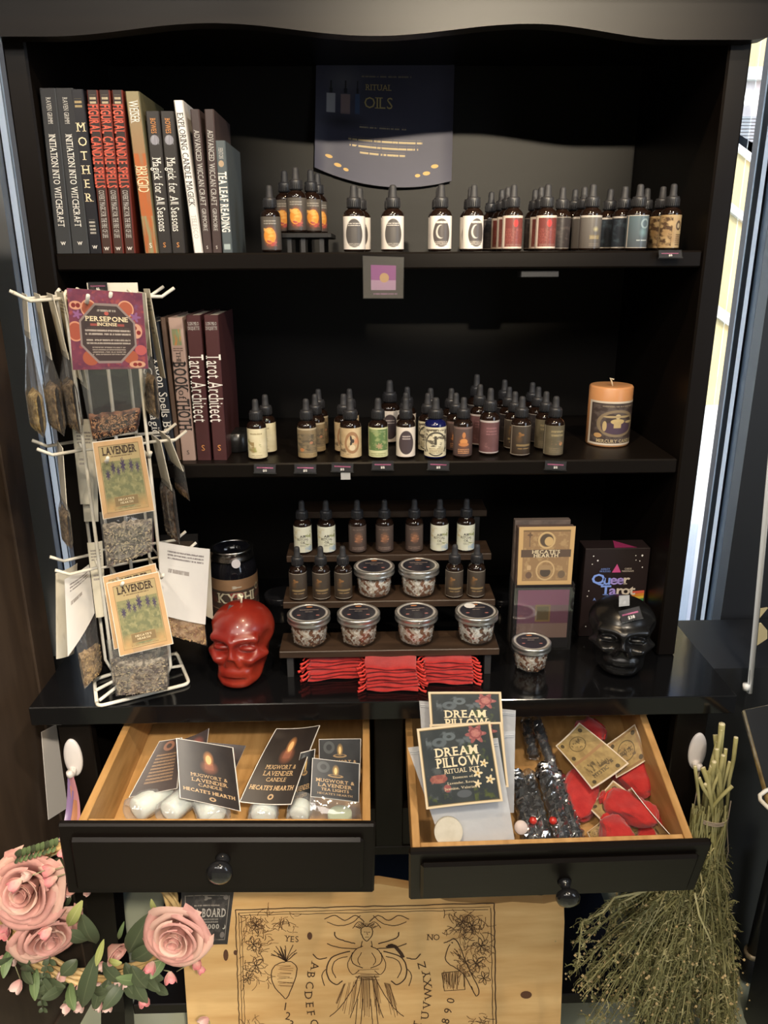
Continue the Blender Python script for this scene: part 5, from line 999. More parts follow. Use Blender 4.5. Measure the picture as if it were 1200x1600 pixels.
for c, yy, lb, m_ in ((((88, 1030), (116, 1021), (121, 880), (87, 896)), (-.085, -.05, -.04, -.08), 'tall white paper sheet at the far left of the bottom tier', NOTEB), (((106, 1026), (148, 958), (139, 882), (101, 905)), (-.125, -.075, -.07, -.115), 'white printed sheet in front of the brown herb bag', NOTEW), (((150, 965), (166, 962), (160, 845), (136, 848)), (-.075, -.07, -.06, -.065), 'cream paper header behind the hidden lavender bag', NOTE)):
    q4 = px4(c, yy); b = MB(); b.sheet(quad(*q4, bend=.003), 8, 8, .0006, smooth=True); solo('paper_header', lb, 'paper', b, m_, q4[0])

# ------------------------------------------------------------------ adhesive hooks
HOOKM = M('hook_white', (.66, .62, .60), .35)
def hook(label, px, py):
    c = at(px, py, Y=-.1135); t = thing('adhesive_hook', label, 'hook', c, 'white oval hooks'); b = MB(); n = 24
    b.v = []; prof_ = [(1, 0), (1, .0025), (.92, .0045), (.6, .006), (0, .0065)]
    b.lathe(prof_, 28); b.v = [(c.x+x*.0155, c.y-z, c.z+y*.037) for x, y, z in b.v]; part('plate', b, HOOKM, t)
    b = MB(); pts = [V((c.x-.002, c.y-.004, c.z-.020)), V((c.x-.002, c.y-.012, c.z-.026)), V((c.x-.002, c.y-.019, c.z-.022)), V((c.x-.002, c.y-.021, c.z-.014))]; b.tube(pts, [.007, .0065, .006, .005], 10); part('hook_arm', b, HOOKM, t); return c
HL = hook('white oval adhesive hook holding the rose wreath ribbons', 115, 1183)
HR_ = hook('white oval adhesive hook holding the dried herb bundle', 1089, 1173)

# ------------------------------------------------------------------ left drawer: candle and tea light packets
CANC = PM('candle_card', ('noise', (.014, .010, .009), (.022, .016, .013), 3), [('frame', 0, .012, (.70, .66, .60), .6), ('soft', .53, .60, .17, .13, (.24, .085, .045)), ('rect', .53, .61, .15, .10, (.20, .075, .045)), ('soft', .53, .74, .10, .13, (.55, .24, .08)), ('ell', .53, .72, .05, .075, (.62, .34, .14)), ('ring', .54, .085, .042, .024, (.36, .24, .13), .4)], .4)
TEAC = PM('tea_card', ('noise', (.011, .012, .013), (.020, .021, .022), 3), [('frame', 0, .012, (.70, .66, .60), 1), ('ring', .24, .80, .10, .11, (.055, .06, .06), .4), ('ell', .5, .60, .17, .045, (.30, .19, .08)), ('ell', .5, .61, .12, .025, (.05, .04, .03)), ('soft', .5, .74, .08, .16, (.6, .36, .10)), ('ell', .5, .73, .03, .09, (.7, .5, .2))], .4)
BACKC = PM('candle_card_back', ('noise', (.024, .012, .008), (.034, .018, .012), 3), [('frame', 0, .012, (.70, .66, .60), .6), ('ring', .52, .88, .16, .07, (.16, .07, .04), .4), ('lines', .52, .48, .66, .56, (.17, .10, .05), 9)], .45)
REDBACK = PM('candle_card_red', ('noise', (.020, .013, .013), (.030, .018, .017), 3), [('soft', .6, .5, .3, .4, (.22, .05, .03))], .45)
WEDGE = M('card_white_edge', (.72, .69, .64), .6); INKG = M('tan_ink', (.45, .30, .15), .5)
CW = (('MUGWORT &', .52, .440, .052, dict(w=.62)), ('LAVENDER', .52, .360, .056, dict(w=.60)), ('CANDLE', .52, .285, .046, dict(w=.40)), ("HECATE'S HEARTH", .50, .185, .050, dict(w=.86, bold=1)))
TW = (('MUGWORT &', .5, .46, .080, dict(w=.80, bold=1)), ('LAVENDER', .5, .345, .085, dict(w=.70, bold=1)), ('TEA LIGHTS', .5, .235, .066, dict(w=.58, bold=1)), ("HECATE'S HEARTH", .5, .13, .048, dict(w=.72)))
WAX = M('white_wax', (.66, .70, .66), .35, sss=.1); WFILM = film('wrap_film', (.98, .99, .98), clear=.80, white=.45, rough=.08)
GLD = 'packets in the left drawer'
def packet(label, c, Y, card, words, bend=.003, grp=GLD, candle=None, wrap=None, ink=INKG, dip=0, cat='packet'):
    q4 = px4(c, Y); t = thing('candle_packet', label, cat, q4[0], grp); fq = quad(*q4, bend=-bend, dip=-dip); b = MB()
    b.sheet(fq, 10, 10, .0014, smooth=True, back=1, edge=1); cp = part('header_card', b, [card, WEDGE], t)
    if words:
        b = MB()
        for wd in words: text(b, fq, *wd[:4], off=.0007, **dict(wd[4]))
        part('lettering', b, ink, cp)
    if candle:
        for (xa, ya), (xb, yb), z0, z1, r in candle:
            A, B = at(xa, ya, Z=z0), at(xb, yb, Z=z1); d = (B-A).normalized(); b = MB(); b.tube([A, A+d*.001, A+d*.004, B-d*.003, B], [r*.55, r*.86, r, r, r*.8], 20); part('candle', b, WAX, t)
            rn = random.Random(int(xa)); b = MB(); k = 12
            pts = [A-d*.012+(B-A+d*.024)*(i/k) for i in range(k+1)]; b.tube(pts, [r*1.10*(.75 if i in (0, k) else 1)*rn.uniform(1.0, 1.12) for i in range(k+1)], 14, cap=False); part('wrapper', b, WFILM, t)
    if wrap: b = MB(); w4 = px4(*wrap); b.sheet(quad(*w4, bulge=.006), 8, 8, 0, smooth=True); part('wrapper', b, WFILM, t)
    return t
zb = -.125
packet('mugwort candle packet turned to its brown back print at the left of the drawer', ((201, 1246), (277, 1232), (284, 1152), (249, 1158)), (-.225, -.215, -.165, -.165), BACKC, (), candle=[((212, 1266), (262, 1232), zb, zb, .019)])
packet('mugwort packet corner with red print peeking behind the brown back print', ((283, 1182), (321, 1180), (326, 1138), (283, 1156)), (-.165, -.16, -.135, -.14), REDBACK, ())
packet('mugwort packet with red dot half hidden behind the upright left candle packet', ((300, 1222), (362, 1214), (384, 1165), (325, 1160)), (-.195, -.19, -.16, -.16), REDBACK, (), candle=[((262, 1270), (300, 1238), zb, zb, .018)])
packet('upright mugwort and lavender candle packet at the left of the drawer', ((281, 1247), (376, 1268), (364, 1168), (275, 1153)), (-.255, -.265, -.215, -.205), CANC, CW, bend=.006, candle=[((335, 1276), (322, 1248), zb-.004, zb, .021)])
packet('tilted tall mugwort and lavender candle packet in the middle of the drawer', ((374, 1253), (455, 1257), (500, 1133), (432, 1138)), (-.255, -.26, -.135, -.135), CANC, CW, bend=.004, dip=-.006, candle=[((411, 1276), (415, 1250), zb-.004, zb, .020)])
packet('black packet mostly hidden between the tilted candle packet and the tea lights', ((448, 1268), (484, 1256), (492, 1170), (470, 1176)), (-.235, -.235, -.19, -.19), TEAC, (('LAVENDER', .5, .34, .09, dict(w=.8)), ('TEA LIGHTS', .5, .2, .06, dict(w=.6))), candle=[((466, 1276), (474, 1256), zb-.004, zb, .016)])
packet('rear mugwort tea lights packet at the right of the drawer', ((499, 1222), (563, 1222), (564, 1154), (498, 1155)), (-.175, -.175, -.140, -.140), TEAC, TW)
packet('front mugwort tea lights packet at the right of the drawer', ((485, 1245), (561, 1254), (562, 1193), (488, 1184)), (-.250, -.255, -.225, -.215), TEAC, TW, bend=.004, wrap=(((484, 1290), (566, 1292), (562, 1252), (485, 1243)), (-.275, -.275, -.252, -.248)))
b = MB(); p = at(531, 1274, Z=-.130); b.lathe([(0, -.012), (.019, -.012), (.019, .004), (.0175, .005), (0, .005)], 28, p); solo('tea_light', 'pale green tea light in the clear wrapper at the right of the left drawer', 'candle', b, M('green_wax', (.50, .58, .42), .4), p)

# ------------------------------------------------------------------ right drawer: dream pillow kits, wrapped candles, pouches
DRM = PM('dream_card', ('noise', (.035, .042, .045), (.055, .062, .062), 3), [('frame', 0, .030, (.74, .60, .40), .95), ('frame', .030, .008, (.28, .20, .09), .95), ('ring', .42, .86, .06, .035, (.13, .155, .165), .5), ('ring', .28, .80, .07, .04, (.11, .13, .14), .5), ('noise', .40, .82, .6, .22, (.12, .14, .15), 7, .52), ('noise', .22, .30, .3, .4, (.09, .10, .10), 7, .5), ('ell', .52, .14, .10, .05, (.10, .11, .12)), ('noise', .75, .62, .3, .3, (.08, .10, .05), 8, .5), ('noise', .8, .12, .3, .16, (.09, .11, .04), 8, .5), ('noise', .2, .1, .3, .12, (.08, .10, .04), 8, .5),
    ('flower', .78, .86, .150, .130, 6, (.30, .105, .10)), ('flower', .78, .865, .115, .095, 5, (.42, .165, .15)), ('ring', .78, .87, .075, .06, (.25, .08, .08), .2), ('flower', .78, .872, .05, .04, 3, (.46, .20, .17)), ('ell', .21, .35, .12, .055, (.27, .095, .08)), ('noise', .21, .35, .2, .1, (.38, .15, .11), 14, .5), ('ell', .31, .225, .05, .05, (.30, .10, .095)),
    ('flower', .83, .49, .060, .055, 5, (.72, .60, .38)), ('flower', .73, .375, .070, .065, 5, (.74, .62, .40)), ('flower', .88, .285, .068, .062, 5, (.72, .60, .38)), ('flower', .71, .245, .055, .055, 5, (.72, .60, .38)), ('ell', .73, .375, .016, .015, (.5, .32, .08)), ('ell', .88, .285, .015, .014, (.5, .32, .08)), ('ell', .83, .49, .014, .013, (.5, .32, .08)), ('ell', .92, .40, .012, .018, (.6, .5, .3)), ('ell', .74, .455, .012, .014, (.6, .5, .3))], .4)
DW = (('DREAM', .49, .675, .105, dict(w=.56, bold=1)), ('PILLOW', .50, .545, .115, dict(w=.58, bold=1)), ('RITUAL KIT', .53, .435, .055, dict(w=.46)), ('Essences of', .53, .352, .030, dict(w=.26)), ('Lavender, Rose,', .50, .285, .030, dict(w=.36)), ('Jasmine, Valerian', .48, .220, .030, dict(w=.42)))
ZIP = film('zip_bag', (.93, .95, .97), clear=.48, white=.80, rough=.2)
def kit(label, bag, Yb, card, Yc, words, disc=None):
    bq = px4(bag, Yb); t = thing('dream_kit', label, 'packet', bq[0], 'dream pillow kits in the right drawer'); fq = quad(*bq, bulge=-.004); b = MB(); b.sheet(fq, 12, 14, .0008, smooth=True); bg_ = part('zip_bag', b, ZIP, t)
    b = MB()
    for v in (.955, .935): b.tube([V(fq(u, v))+V((0, -.001, 0)) for u in (.01, .25, .5, .75, .99)], .0007, 5)
    part('zip_seal', b, M('seal', (.62, .64, .66), .4), bg_)
    cq = px4(card, Yc); cf = quad(*cq, bend=-.002); b = MB(); b.sheet(cf, 8, 8, .0012, smooth=True, back=1, edge=1); cp = part('label_card', b, [DRM, WEDGE], t); b = MB()
    for wd in words: text(b, cf, *wd[:4], off=.0008, **dict(wd[4]))
    part('lettering', b, CREAM, cp)
    if disc:
        c = at(*disc, Y=Yb[0]+.007); nrm_ = (bq[1]-bq[0]).cross(bq[3]-bq[0]).normalized(); tx = (bq[1]-bq[0]).normalized(); ty = nrm_.cross(tx); b = MB(); n = 30
        ring = [c+(tx*math.cos(2*math.pi*i/n)+ty*math.sin(2*math.pi*i/n))*.0215 for i in range(n)]; b.add(ring+[p+nrm_*.008 for p in ring], [tuple(range(n)), tuple(range(2*n-1, n-1, -1))]+[(i, (i+1) % n, n+(i+1) % n, n+i) for i in range(n)]); part('sachet_disc', b, M('sachet', (.60, .56, .46), .7, col2=(.52, .48, .38), nscale=60), t)
kit('rearmost dream pillow kit standing highest in the drawer', ((664, 1215), (802, 1225), (806, 1110), (655, 1095)), (-.215, -.215, -.180, -.180), ((676, 1190), (790, 1186), (783, 1081), (669, 1081)), (-.235, -.235, -.190, -.190), DW)
kit('middle dream pillow kit with only its rose corner showing', ((680, 1270), (803, 1270), (805, 1142), (665, 1150)), (-.245, -.245, -.205, -.205), ((682, 1235), (795, 1230), (784, 1128), (671, 1132)), (-.262, -.262, -.220, -.220), ())
kit('front dream pillow ritual kit with full title card and round sachet', ((690, 1318), (805, 1318), (778, 1153), (637, 1168)), (-.300, -.300, -.235, -.235), ((666, 1265), (786, 1252), (766, 1127), (651, 1139)), (-.292, -.288, -.245, -.248), DW, (700, 1298))
TRi = TR; PN = TR.to_3x3() @ V((0, 0, 1))
def ond(px, py, h): return hit(px, py, TR @ V((0, 0, -HRi+h)), PN)
HRi = HR
BLKC = M('spell_candle_black', (.012, .012, .014), .25); CELLO = film('cellophane', (.95, .97, 1), clear=.58, white=.06, rough=.06); SILV = M('silver_foil', (.55, .55, .56), .22, metal=1, bump=1, bscale=160)
BEAD = M('red_bead', (.5, .03, .02), .2)
for i, (a_, e_, r, h, lb, bead) in enumerate((((806, 1218), (834, 1330), .013, .030, 'black wrapped candle nearest the dream pillow kits', (833, 1282)), ((826, 1214), (858, 1330), .012, .034, 'black wrapped candle, second from the dream pillow kits', None), ((852, 1208), (886, 1330), .014, .045, 'black wrapped candle with silver foil top and red bead', (864, 1282)), ((873, 1220), (910, 1330), .011, .036, 'black wrapped candle nearest the red pouches', None), ((838, 1128), (866, 1206), .009, .048, 'grey wrapped candle lying behind toward the drawer back', None), ((822, 1128), (834, 1180), .010, .030, 'grey paper wrapped candle deep at the drawer back', None))):
    A, B = ond(*a_, h), ond(*e_, h); d = (B-A).normalized(); t = thing('wrapped_candle', lb, 'candle', A, 'wrapped candles in the right drawer'); b = MB(); b.tube([A, A+d*.002, B], [r*.6, r*.8, r*.8], 16); part('candle', b, BLKC if i < 4 else M('spell_candle_grey', (.10, .10, .105), .3), t)
    rn = random.Random(i); k = 22; b = MB(); b.tube([A-d*.010+(B-A+d*.012)*(j/k) for j in range(k+1)], [r*rn.uniform(.9, 1.12)*(.7 if j == 0 else 1) for j in range(k+1)], 12, cap=False); b.v = [tuple(V(v)+V((rn.uniform(-.0020, .0020), rn.uniform(-.0020, .0020), rn.uniform(-.0020, .0020)))) for v in b.v]; b.sm = [False]*len(b.sm); part('cellophane', b, CELLO, t)
    if i in (0, 2, 3):
        b = MB(); k = 8; b.tube([A-d*.014+d*(.020*j/k) for j in range(k+1)], [r*rn.uniform(.75, 1.25) for j in range(k+1)], 12); b.v = [tuple(V(v)+V((rn.uniform(-.002, .002), rn.uniform(-.002, .002), rn.uniform(-.002, .002)))) for v in b.v]; part('foil_twist', b, SILV, t)  # silver foil that also imitates glints on the cellophane
        b = MB()
        for j in range(9): s_ = A+(B-A)*(.10+.095*j); q = d.orthogonal().normalized(); w2 = d.cross(q); b.tube([s_+(q*math.cos(g)+w2*math.sin(g))*r*.94+d*(.012*g/3) for g in [x*.45 for x in range(8)]], .0014, 5)
        part('silver_glint', b, SILV, t, kind='stuff')  # silver loops added to imitate lamp highlights along the wrapper
    if bead: c = ond(*bead, h+r+.004); b = MB(); b.lathe([(0, -.006), (.005, -.004), (.0065, 0), (.005, .004), (0, .006)], 14, c); part('red_bead', b, BEAD, t)
b = MB(); c = ond(814, 1293, .056); c2 = ond(819, 1300, .050); b.lathe([(0, -.002), (.010, -.002), (.011, 0), (.010, .002), (0, .002)], 20, (0, 0, 0), ry=1); rotm = Matrix.Translation(c) @ Matrix.Rotation(.9, 4, 'X') @ Matrix.Rotation(.4, 4, 'Z'); b.v = [tuple(rotm @ V(v)) for v in b.v]; solo('round_charm', 'small pale round charm lying on the wrapped candles', 'charm', b, M('charm', (.62, .52, .48), .5), c)
TAGP = PM('gold_tag', ('noise', (.27, .18, .075), (.38, .27, .11), 6), [('frame', 0, .03, (.64, .54, .42), 1), ('frame', .05, .05, (.26, .155, .07), 1), ('ell', .15, .84, .065, .065, (.075, .055, .03)), ('ell', .85, .84, .065, .065, (.075, .055, .03)), ('ell', .15, .16, .065, .065, (.075, .055, .03)), ('ell', .85, .16, .065, .065, (.075, .055, .03)), ('ring', .5, .52, .26, .26, (.12, .085, .04), .06), ('noise', .5, .52, .44, .4, (.13, .09, .045), 12, .52), ('rect', .70, .34, .10, .07, (.13, .09, .05))], .45)
TAGF = PM('gold_tag_fold', ('noise', (.25, .17, .07), (.38, .27, .11), 6), [('frame', 0, .025, (.64, .54, .42), 1), ('rect', .5, .5, .94, .05, (.30, .17, .08)), ('ell', .14, .90, .055, .04, (.075, .055, .03)), ('ell', .84, .90, .055, .04, (.075, .055, .03)), ('ell', .14, .60, .055, .04, (.075, .055, .03)), ('ell', .15, .08, .05, .035, (.075, .055, .03)), ('ell', .80, .08, .05, .035, (.075, .055, .03)), ('ring', .5, .76, .22, .13, (.13, .09, .04), .07), ('noise', .5, .76, .36, .2, (.12, .085, .04), 12, .5), ('noise', .45, .30, .6, .16, (.10, .07, .035), 10, .48, 1.6, .7)], .45)
GRP = 'red pouches with gold tags in the right drawer'
def pouch_blob(label, px, py, h, a, b_, c_, rz, tags, seed, neck=None):
    rn = random.Random(seed); ctr = ond(px, py, h); t = thing('tagged_pouch', label, 'pouch', ctr, GRP); Rm = TR.to_3x3() @ Matrix.Rotation(rz, 3, 'Z'); b = MB(); nu, nv = 44, 30; vs = []
    ph = [rn.uniform(0, 6.3) for _ in range(4)]
    for j in range(nv+1):
        f = math.pi*j/nv
        for i in range(nu):
            g = 2*math.pi*i/nu; e = .58
            x = math.sin(f)*math.cos(g); y = math.cos(f); z = math.sin(f)*math.sin(g)
            k = 1+.07*math.sin(3*g+4*f+ph[0])-.10*abs(math.sin(2*g+3*f+ph[1]))-.06*abs(math.sin(5*g-4*f+ph[3]))
            if f < .9: k *= 1-.62*math.exp(-((f-.55)/.16)**2); k *= 1+.10*math.sin(11*g)*max(0, 1-f/.9)
            vs.append(ctr+Rm @ V((a*k*math.copysign(abs(x)**e, x), b_*y*(1+.05*math.sin(2*g+ph[2])), c_*k*math.copysign(abs(z)**e, z))))
    b.add(vs, [(j*nu+i, j*nu+(i+1) % nu, (j+1)*nu+(i+1) % nu, (j+1)*nu+i) for j in range(nv) for i in range(nu)], smooth=True); part('cloth', b, REDC, t)
    nk = ctr+Rm @ V((0, b_*.82, 0)); b = MB(); b.tube([nk+Rm @ V((math.cos(g)*a*.36, 0, math.sin(g)*c_*.40)) for g in [x*2*math.pi/14 for x in range(15)]], .0018, 6); b.tube([nk+Rm @ V((a*.3, 0, c_*.3)), nk+Rm @ V((a*.7, -.008, c_*.5)), nk+Rm @ V((a*.9, -.024, c_*.35))], .0015, 6); part('drawstring', b, REDS, t)
    for (c4_, hs_, mat_, wd) in tags:
        q4 = [ond(x, y, z) for (x, y), z in zip(c4_, hs_)]; fq = quad(*q4, bend=-.003, dip=.002); b = MB(); b.sheet(fq, 8, 8, .0010, smooth=True, back=1, edge=1); cp = part('gold_tag', b, [mat_, WEDGE], t)
        if wd:
            b = MB(); [text(b, fq, *w_[:4], off=.0007, **dict(w_[4])) for w_ in wd]; part('lettering', b, DRK, cp)
MAGW = lambda v, h, w_: (('MYSTIC', .5, v, h, dict(w=w_)),)
pouch_blob('red pouch under the large folded gold tag', 908, 1238, .030, .030, .050, .022, -.25, [(((925, 1233), (983, 1193), (905, 1129), (868, 1165)), (.066, .066, .075, .066), TAGF, (('VII', .72, .20, .05, dict(w=.16)), ('MYSTIC', .42, .16, .06, dict(w=.40))))], 1)
pouch_blob('red pouch at the drawer back behind the curved gold tag', 990, 1212, .028, .034, .040, .020, .5, [(((963, 1216), (1012, 1187), (992, 1131), (948, 1163)), (.052, .054, .075, .066), TAGP, MAGW(.5, .10, .4))], 2)
pouch_blob('red pouch lying across the middle tag', 982, 1262, .050, .026, .046, .018, 1.05, [(((946, 1290), (1010, 1262), (958, 1219), (919, 1262)), (.040, .040, .048, .044), TAGP, ())], 3)
pouch_blob('red pouch with gold tag standing on edge along the drawer side', 1018, 1288, .022, .018, .042, .016, -.6, [(((1032, 1312), (1052, 1310), (986, 1231), (981, 1234)), (.030, .052, .078, .060), TAGP, ())], 4)
pouch_blob('small red pouch at the drawer front', 962, 1302, .040, .024, .032, .022, .3, [(((990, 1322), (1035, 1318), (1012, 1292), (975, 1290)), (.024, .022, .026, .030), TAGP, MAGW(.5, .16, .5)), (((925, 1317), (942, 1305), (938, 1284), (917, 1300)), (.022, .022, .030, .026), TAGP, ())], 5)
pouch_blob('red pouch at the very back above the large gold tag', 922, 1146, .040, .030, .030, .018, -.8, [], 6)

# ------------------------------------------------------------------ engraved wooden board under the drawers
BT, BBm = -.125, -.168
A0 = at(284, 1402, Y=BT); A1 = at(881, 1409, Y=BT); zb_ = -.8495
bo = V((0, BT, (A0.z+A1.z)/2)); bd = V((0, BBm-BT, zb_-bo.z)).normalized(); bn = V((1, 0, 0)).cross(-bd).normalized()
if bn.y > 0: bn = -bn
def bp(x, y, off=0): return hit(x, y, bo, bn)+bn*off
BO = M('board_wood', (.60, .35, .135), .5, col2=(.74, .49, .22), nscale=5, stretch=(1.4, 6, 9), bump=.06, bscale=40, contrast=(.3, .7))
t = thing('spirit_board', 'honey coloured wooden slab board with burnt engraving, standing under the drawers', 'board', V(((A0.x+A1.x)/2, BBm, -.85)))
top = [(281, 1420), (283, 1404), (300, 1400), (372, 1392), (470, 1386), (540, 1382), (592, 1381), (646, 1390), (700, 1408), (762, 1413), (800, 1409), (850, 1412), (874, 1407), (881, 1414), (882, 1440)]
fr = [bp(x, y) for x, y in top]; ln = lambda p: p+bd*((zb_-p.z)/bd.z); R2 = fr[-1]; poly = fr+[ln(R2+V((.004, 0, 0))), ln(fr[0]+V((-.002, 0, 0)))]; n = len(poly); bk = [p-bn*.022 for p in poly]; bk = [V((p.x, p.y, max(p.z, zb_))) for p in bk]
b = MB(); b.add(poly+bk, [tuple(range(n-1, -1, -1)), tuple(range(n, 2*n))]+[(i, (i+1) % n, n+(i+1) % n, n+i) for i in range(n)]); part('slab', b, BO, t)
BURN = M('burnt_line', (.050, .022, .009), .8); BURN2 = M('burnt_shade', (.15, .075, .028), .8); KNOT = M('wood_knot', (.10, .04, .018), .7)
b = MB(); rn = random.Random(5)
def line(pts, w=.0012, m=0, wob=.6): b.ribbon([bp(x+rn.uniform(-wob, wob), y+rn.uniform(-wob, wob), .0006) for x, y in pts], w*1.35, bn, m)
def curve(pts, w=.0011, m=0, k=5, wob=.3):
    out = []; P = [pts[0]]+list(pts)+[pts[-1]]
    for i in range(1, len(P)-2):
        for j in range(k):
            s_ = j/k; q = []
            for c_ in (0, 1):
                p0, p1, p2, p3 = P[i-1][c_], P[i][c_], P[i+1][c_], P[i+2][c_]; q.append(.5*((2*p1)+(-p0+p2)*s_+(2*p0-5*p1+4*p2-p3)*s_*s_+(-p0+3*p1-3*p2+p3)*s_**3))
            out.append(tuple(q))
    line(out+[pts[-1]], w, m, wob)
def rag(x0, y0, x1, y1, w=.0014): k = 26; line([(x0+(x1-x0)*i/k, y0+(y1-y0)*i/k) for i in range(k+1)], w, 0, .7)
for off in (0, 5, 9): rag(368+off, 1421+off, 772-off, 1411+off*1.1, .0016 if off == 0 else .0009); rag(368+off, 1421+off, 374+off, 1605, .0013 if off == 0 else .0008)
rag(772, 1411, 775, 1605, .0016); rag(767, 1418, 770, 1605, .0010)
def frond(x, y, a, L_, n_=5, w=.0008, m=0):      # curling engraved leaf spray
    pts = []; 
    for i in range(n_+1): pts.append((x, y)); a += rn.uniform(.10, .30)*fs_; x += math.cos(a)*L_/n_; y += math.sin(a)*L_/n_
    curve(pts, w, m, 3)
for (x0, y0, x1, y1, k) in ((378, 1428, 462, 1458, 60), (376, 1455, 420, 1540, 70), (690, 1424, 764, 1460, 60), (716, 1455, 766, 1532, 70), (735, 1585, 766, 1612, 22), (380, 1590, 410, 1612, 18)):
    for _ in range(k):
        fs_ = rn.choice((-1, 1)); frond(rn.uniform(x0, x1), rn.uniform(y0, y1), rn.uniform(0, 6.3), rn.uniform(8, 20), m=rn.choice((0, 1, 1)), w=rn.uniform(.0006, .0010))
for cx, cy, r in ((738, 1446, 15), (752, 1478, 14), (744, 1505, 15), (756, 1528, 11), (722, 1440, 11), (400, 1445, 14), (396, 1475, 13), (400, 1508, 13), (388, 1528, 10)):
    for q in range(6): a = q*1.047+.3; curve([(cx, cy), (cx+r*.6*math.cos(a-.35), cy+r*.6*math.sin(a-.35)), (cx+r*math.cos(a), cy+r*math.sin(a)), (cx+r*.6*math.cos(a+.35), cy+r*.6*math.sin(a+.35)), (cx, cy)], .0009, 0, 3)
for sg in (-1, 1):        # scroll ornament at the top middle and the figure's ornament, mirrored
    X = lambda x: 573+sg*x
    curve([(X(4), 1440), (X(18), 1430), (X(34), 1438), (X(50), 1430), (X(66), 1436)], .0013); curve([(X(10), 1430), (X(24), 1442), (X(44), 1446), (X(62), 1440)], .0011); curve([(X(0), 1448), (X(12), 1440), (X(22), 1450)], .0010)
    curve([(X(18), 1474), (X(34), 1470), (X(48), 1464), (X(50), 1456)], .0016); curve([(X(16), 1482), (X(44), 1480), (X(62), 1474)], .0014); curve([(X(26), 1486), (X(52), 1494), (X(62), 1510), (X(60), 1528), (X(48), 1538), (X(38), 1532)], .0018)
    curve([(X(30), 1494), (X(48), 1500), (X(54), 1514), (X(48), 1528)], .0012); curve([(X(62), 1496), (X(76), 1498), (X(84), 1490)], .0016); curve([(X(64), 1514), (X(70), 1524), (X(66), 1540)], .0012)
    curve([(X(6), 1478), (X(18), 1484), (X(24), 1496), (X(20), 1506), (X(6), 1512)], .0012); curve([(X(8), 1488), (X(14), 1500), (X(10), 1508)], .0009); curve([(X(22), 1488), (X(30), 1508), (X(22), 1522), (X(12), 1516)], .0010)
    curve([(X(12), 1524), (X(24), 1548), (X(42), 1574), (X(58), 1588)], .0011); curve([(X(8), 1526), (X(14), 1556), (X(26), 1590)], .0010); curve([(X(6), 1560), (X(8), 1584), (X(10), 1606)], .0010); curve([(X(14), 1560), (X(18), 1606)], .0010)
for i in range(46): x = rn.uniform(535, 612); line([(x, 1528+abs(x-573)*.25), (x+(x-573)*.35, rn.uniform(1556, 1590))], .0006, 1, .3)
for i in range(16): y = rn.uniform(1514, 1532); line([(560+rn.uniform(-6, 4), y), (588+rn.uniform(-4, 6), y+rn.uniform(-2, 2))], .0006, 1, .3)
curve([(564, 1458), (565, 1450), (573, 1447), (581, 1450), (582, 1459), (578, 1466), (573, 1470), (568, 1466), (564, 1458)], .0012); line([(573, 1455), (574, 1461)], .0007); line([(570, 1464), (576, 1464)], .0007); line([(568, 1456), (571, 1456)], .0008); line([(575, 1456), (578, 1456)], .0008)
for i in range(16): a = -2.6+i*.13; line([(573+12*math.cos(a), 1456+10*math.sin(a)), (573+rn.uniform(18, 26)*math.cos(a), 1456+rn.uniform(13, 17)*math.sin(a))], .0008, 0, .3)
curve([(566, 1470), (564, 1480)], .001); curve([(580, 1470), (582, 1480)], .001)
curve([(606, 1478), (616, 1478), (624, 1486), (630, 1496)], .0050); curve([(604, 1480), (612, 1476), (620, 1482)], .0040)
curve([(447, 1502), (430, 1508), (424, 1522), (428, 1540), (440, 1554), (447, 1560), (453, 1550), (461, 1530), (464, 1512), (456, 1503), (447, 1502)], .0013)      # heart
for i in range(14): y = rn.uniform(1508, 1540); line([(432+rn.uniform(0, 6), y), (456+rn.uniform(-4, 4), y+rn.uniform(-3, 3))], .0006, 1, .4)
for i in range(18): a = -1.57+rn.uniform(-1.1, 1.1); curve([(447, 1502), (447+10*math.cos(a), 1502+12*math.sin(a)), (447+rn.uniform(16, 30)*math.cos(a), 1502+rn.uniform(18, 32)*math.sin(a))], .0011, 0, 3)
curve([(693, 1473), (702, 1470), (708, 1467), (714, 1470), (720, 1482), (726, 1498), (736, 1520), (748, 1546), (744, 1556), (736, 1540)], .0014); curve([(703, 1475), (698, 1486), (696, 1498), (702, 1506), (712, 1512), (726, 1524), (738, 1546)], .0013); line([(705, 1472), (708, 1473)], .0016)      # bird
for i in range(40): s_ = rn.random(); x = 700+s_*30+rn.uniform(-2, 12); y = 1480+s_*44; line([(x, y), (x+rn.uniform(3, 7), y+rn.uniform(2, 6))], .0007, rn.choice((0, 1)), .3)
for i in range(34): x = rn.uniform(692, 726); line([(x, rn.uniform(1516, 1524)), (x+rn.uniform(-2, 2), rn.uniform(1532, 1548))], .0007, 1, .4)
line([(691, 1520), (694, 1548), (727, 1546), (724, 1516), (691, 1520)], .0012)
def glyph(ch, x, y, h, ang):
    vs, fs, tw = layout(ch, 0, True); ca, sa = math.cos(ang), math.sin(ang); P = [((vx-tw/2)*h, -(vy-.5)*h) for vx, vy in vs]
    b.add([bp(x+px*ca-py*sa, y+px*sa+py*ca, .0007) for px, py in P], fs, 0)
glyph('Y', 449, 1466, 9, .12); glyph('E', 457, 1467, 9, .05); glyph('S', 464, 1467, 9, -.05); glyph('N', 672, 1464, 9, .04); glyph('O', 682, 1464, 9, 0)
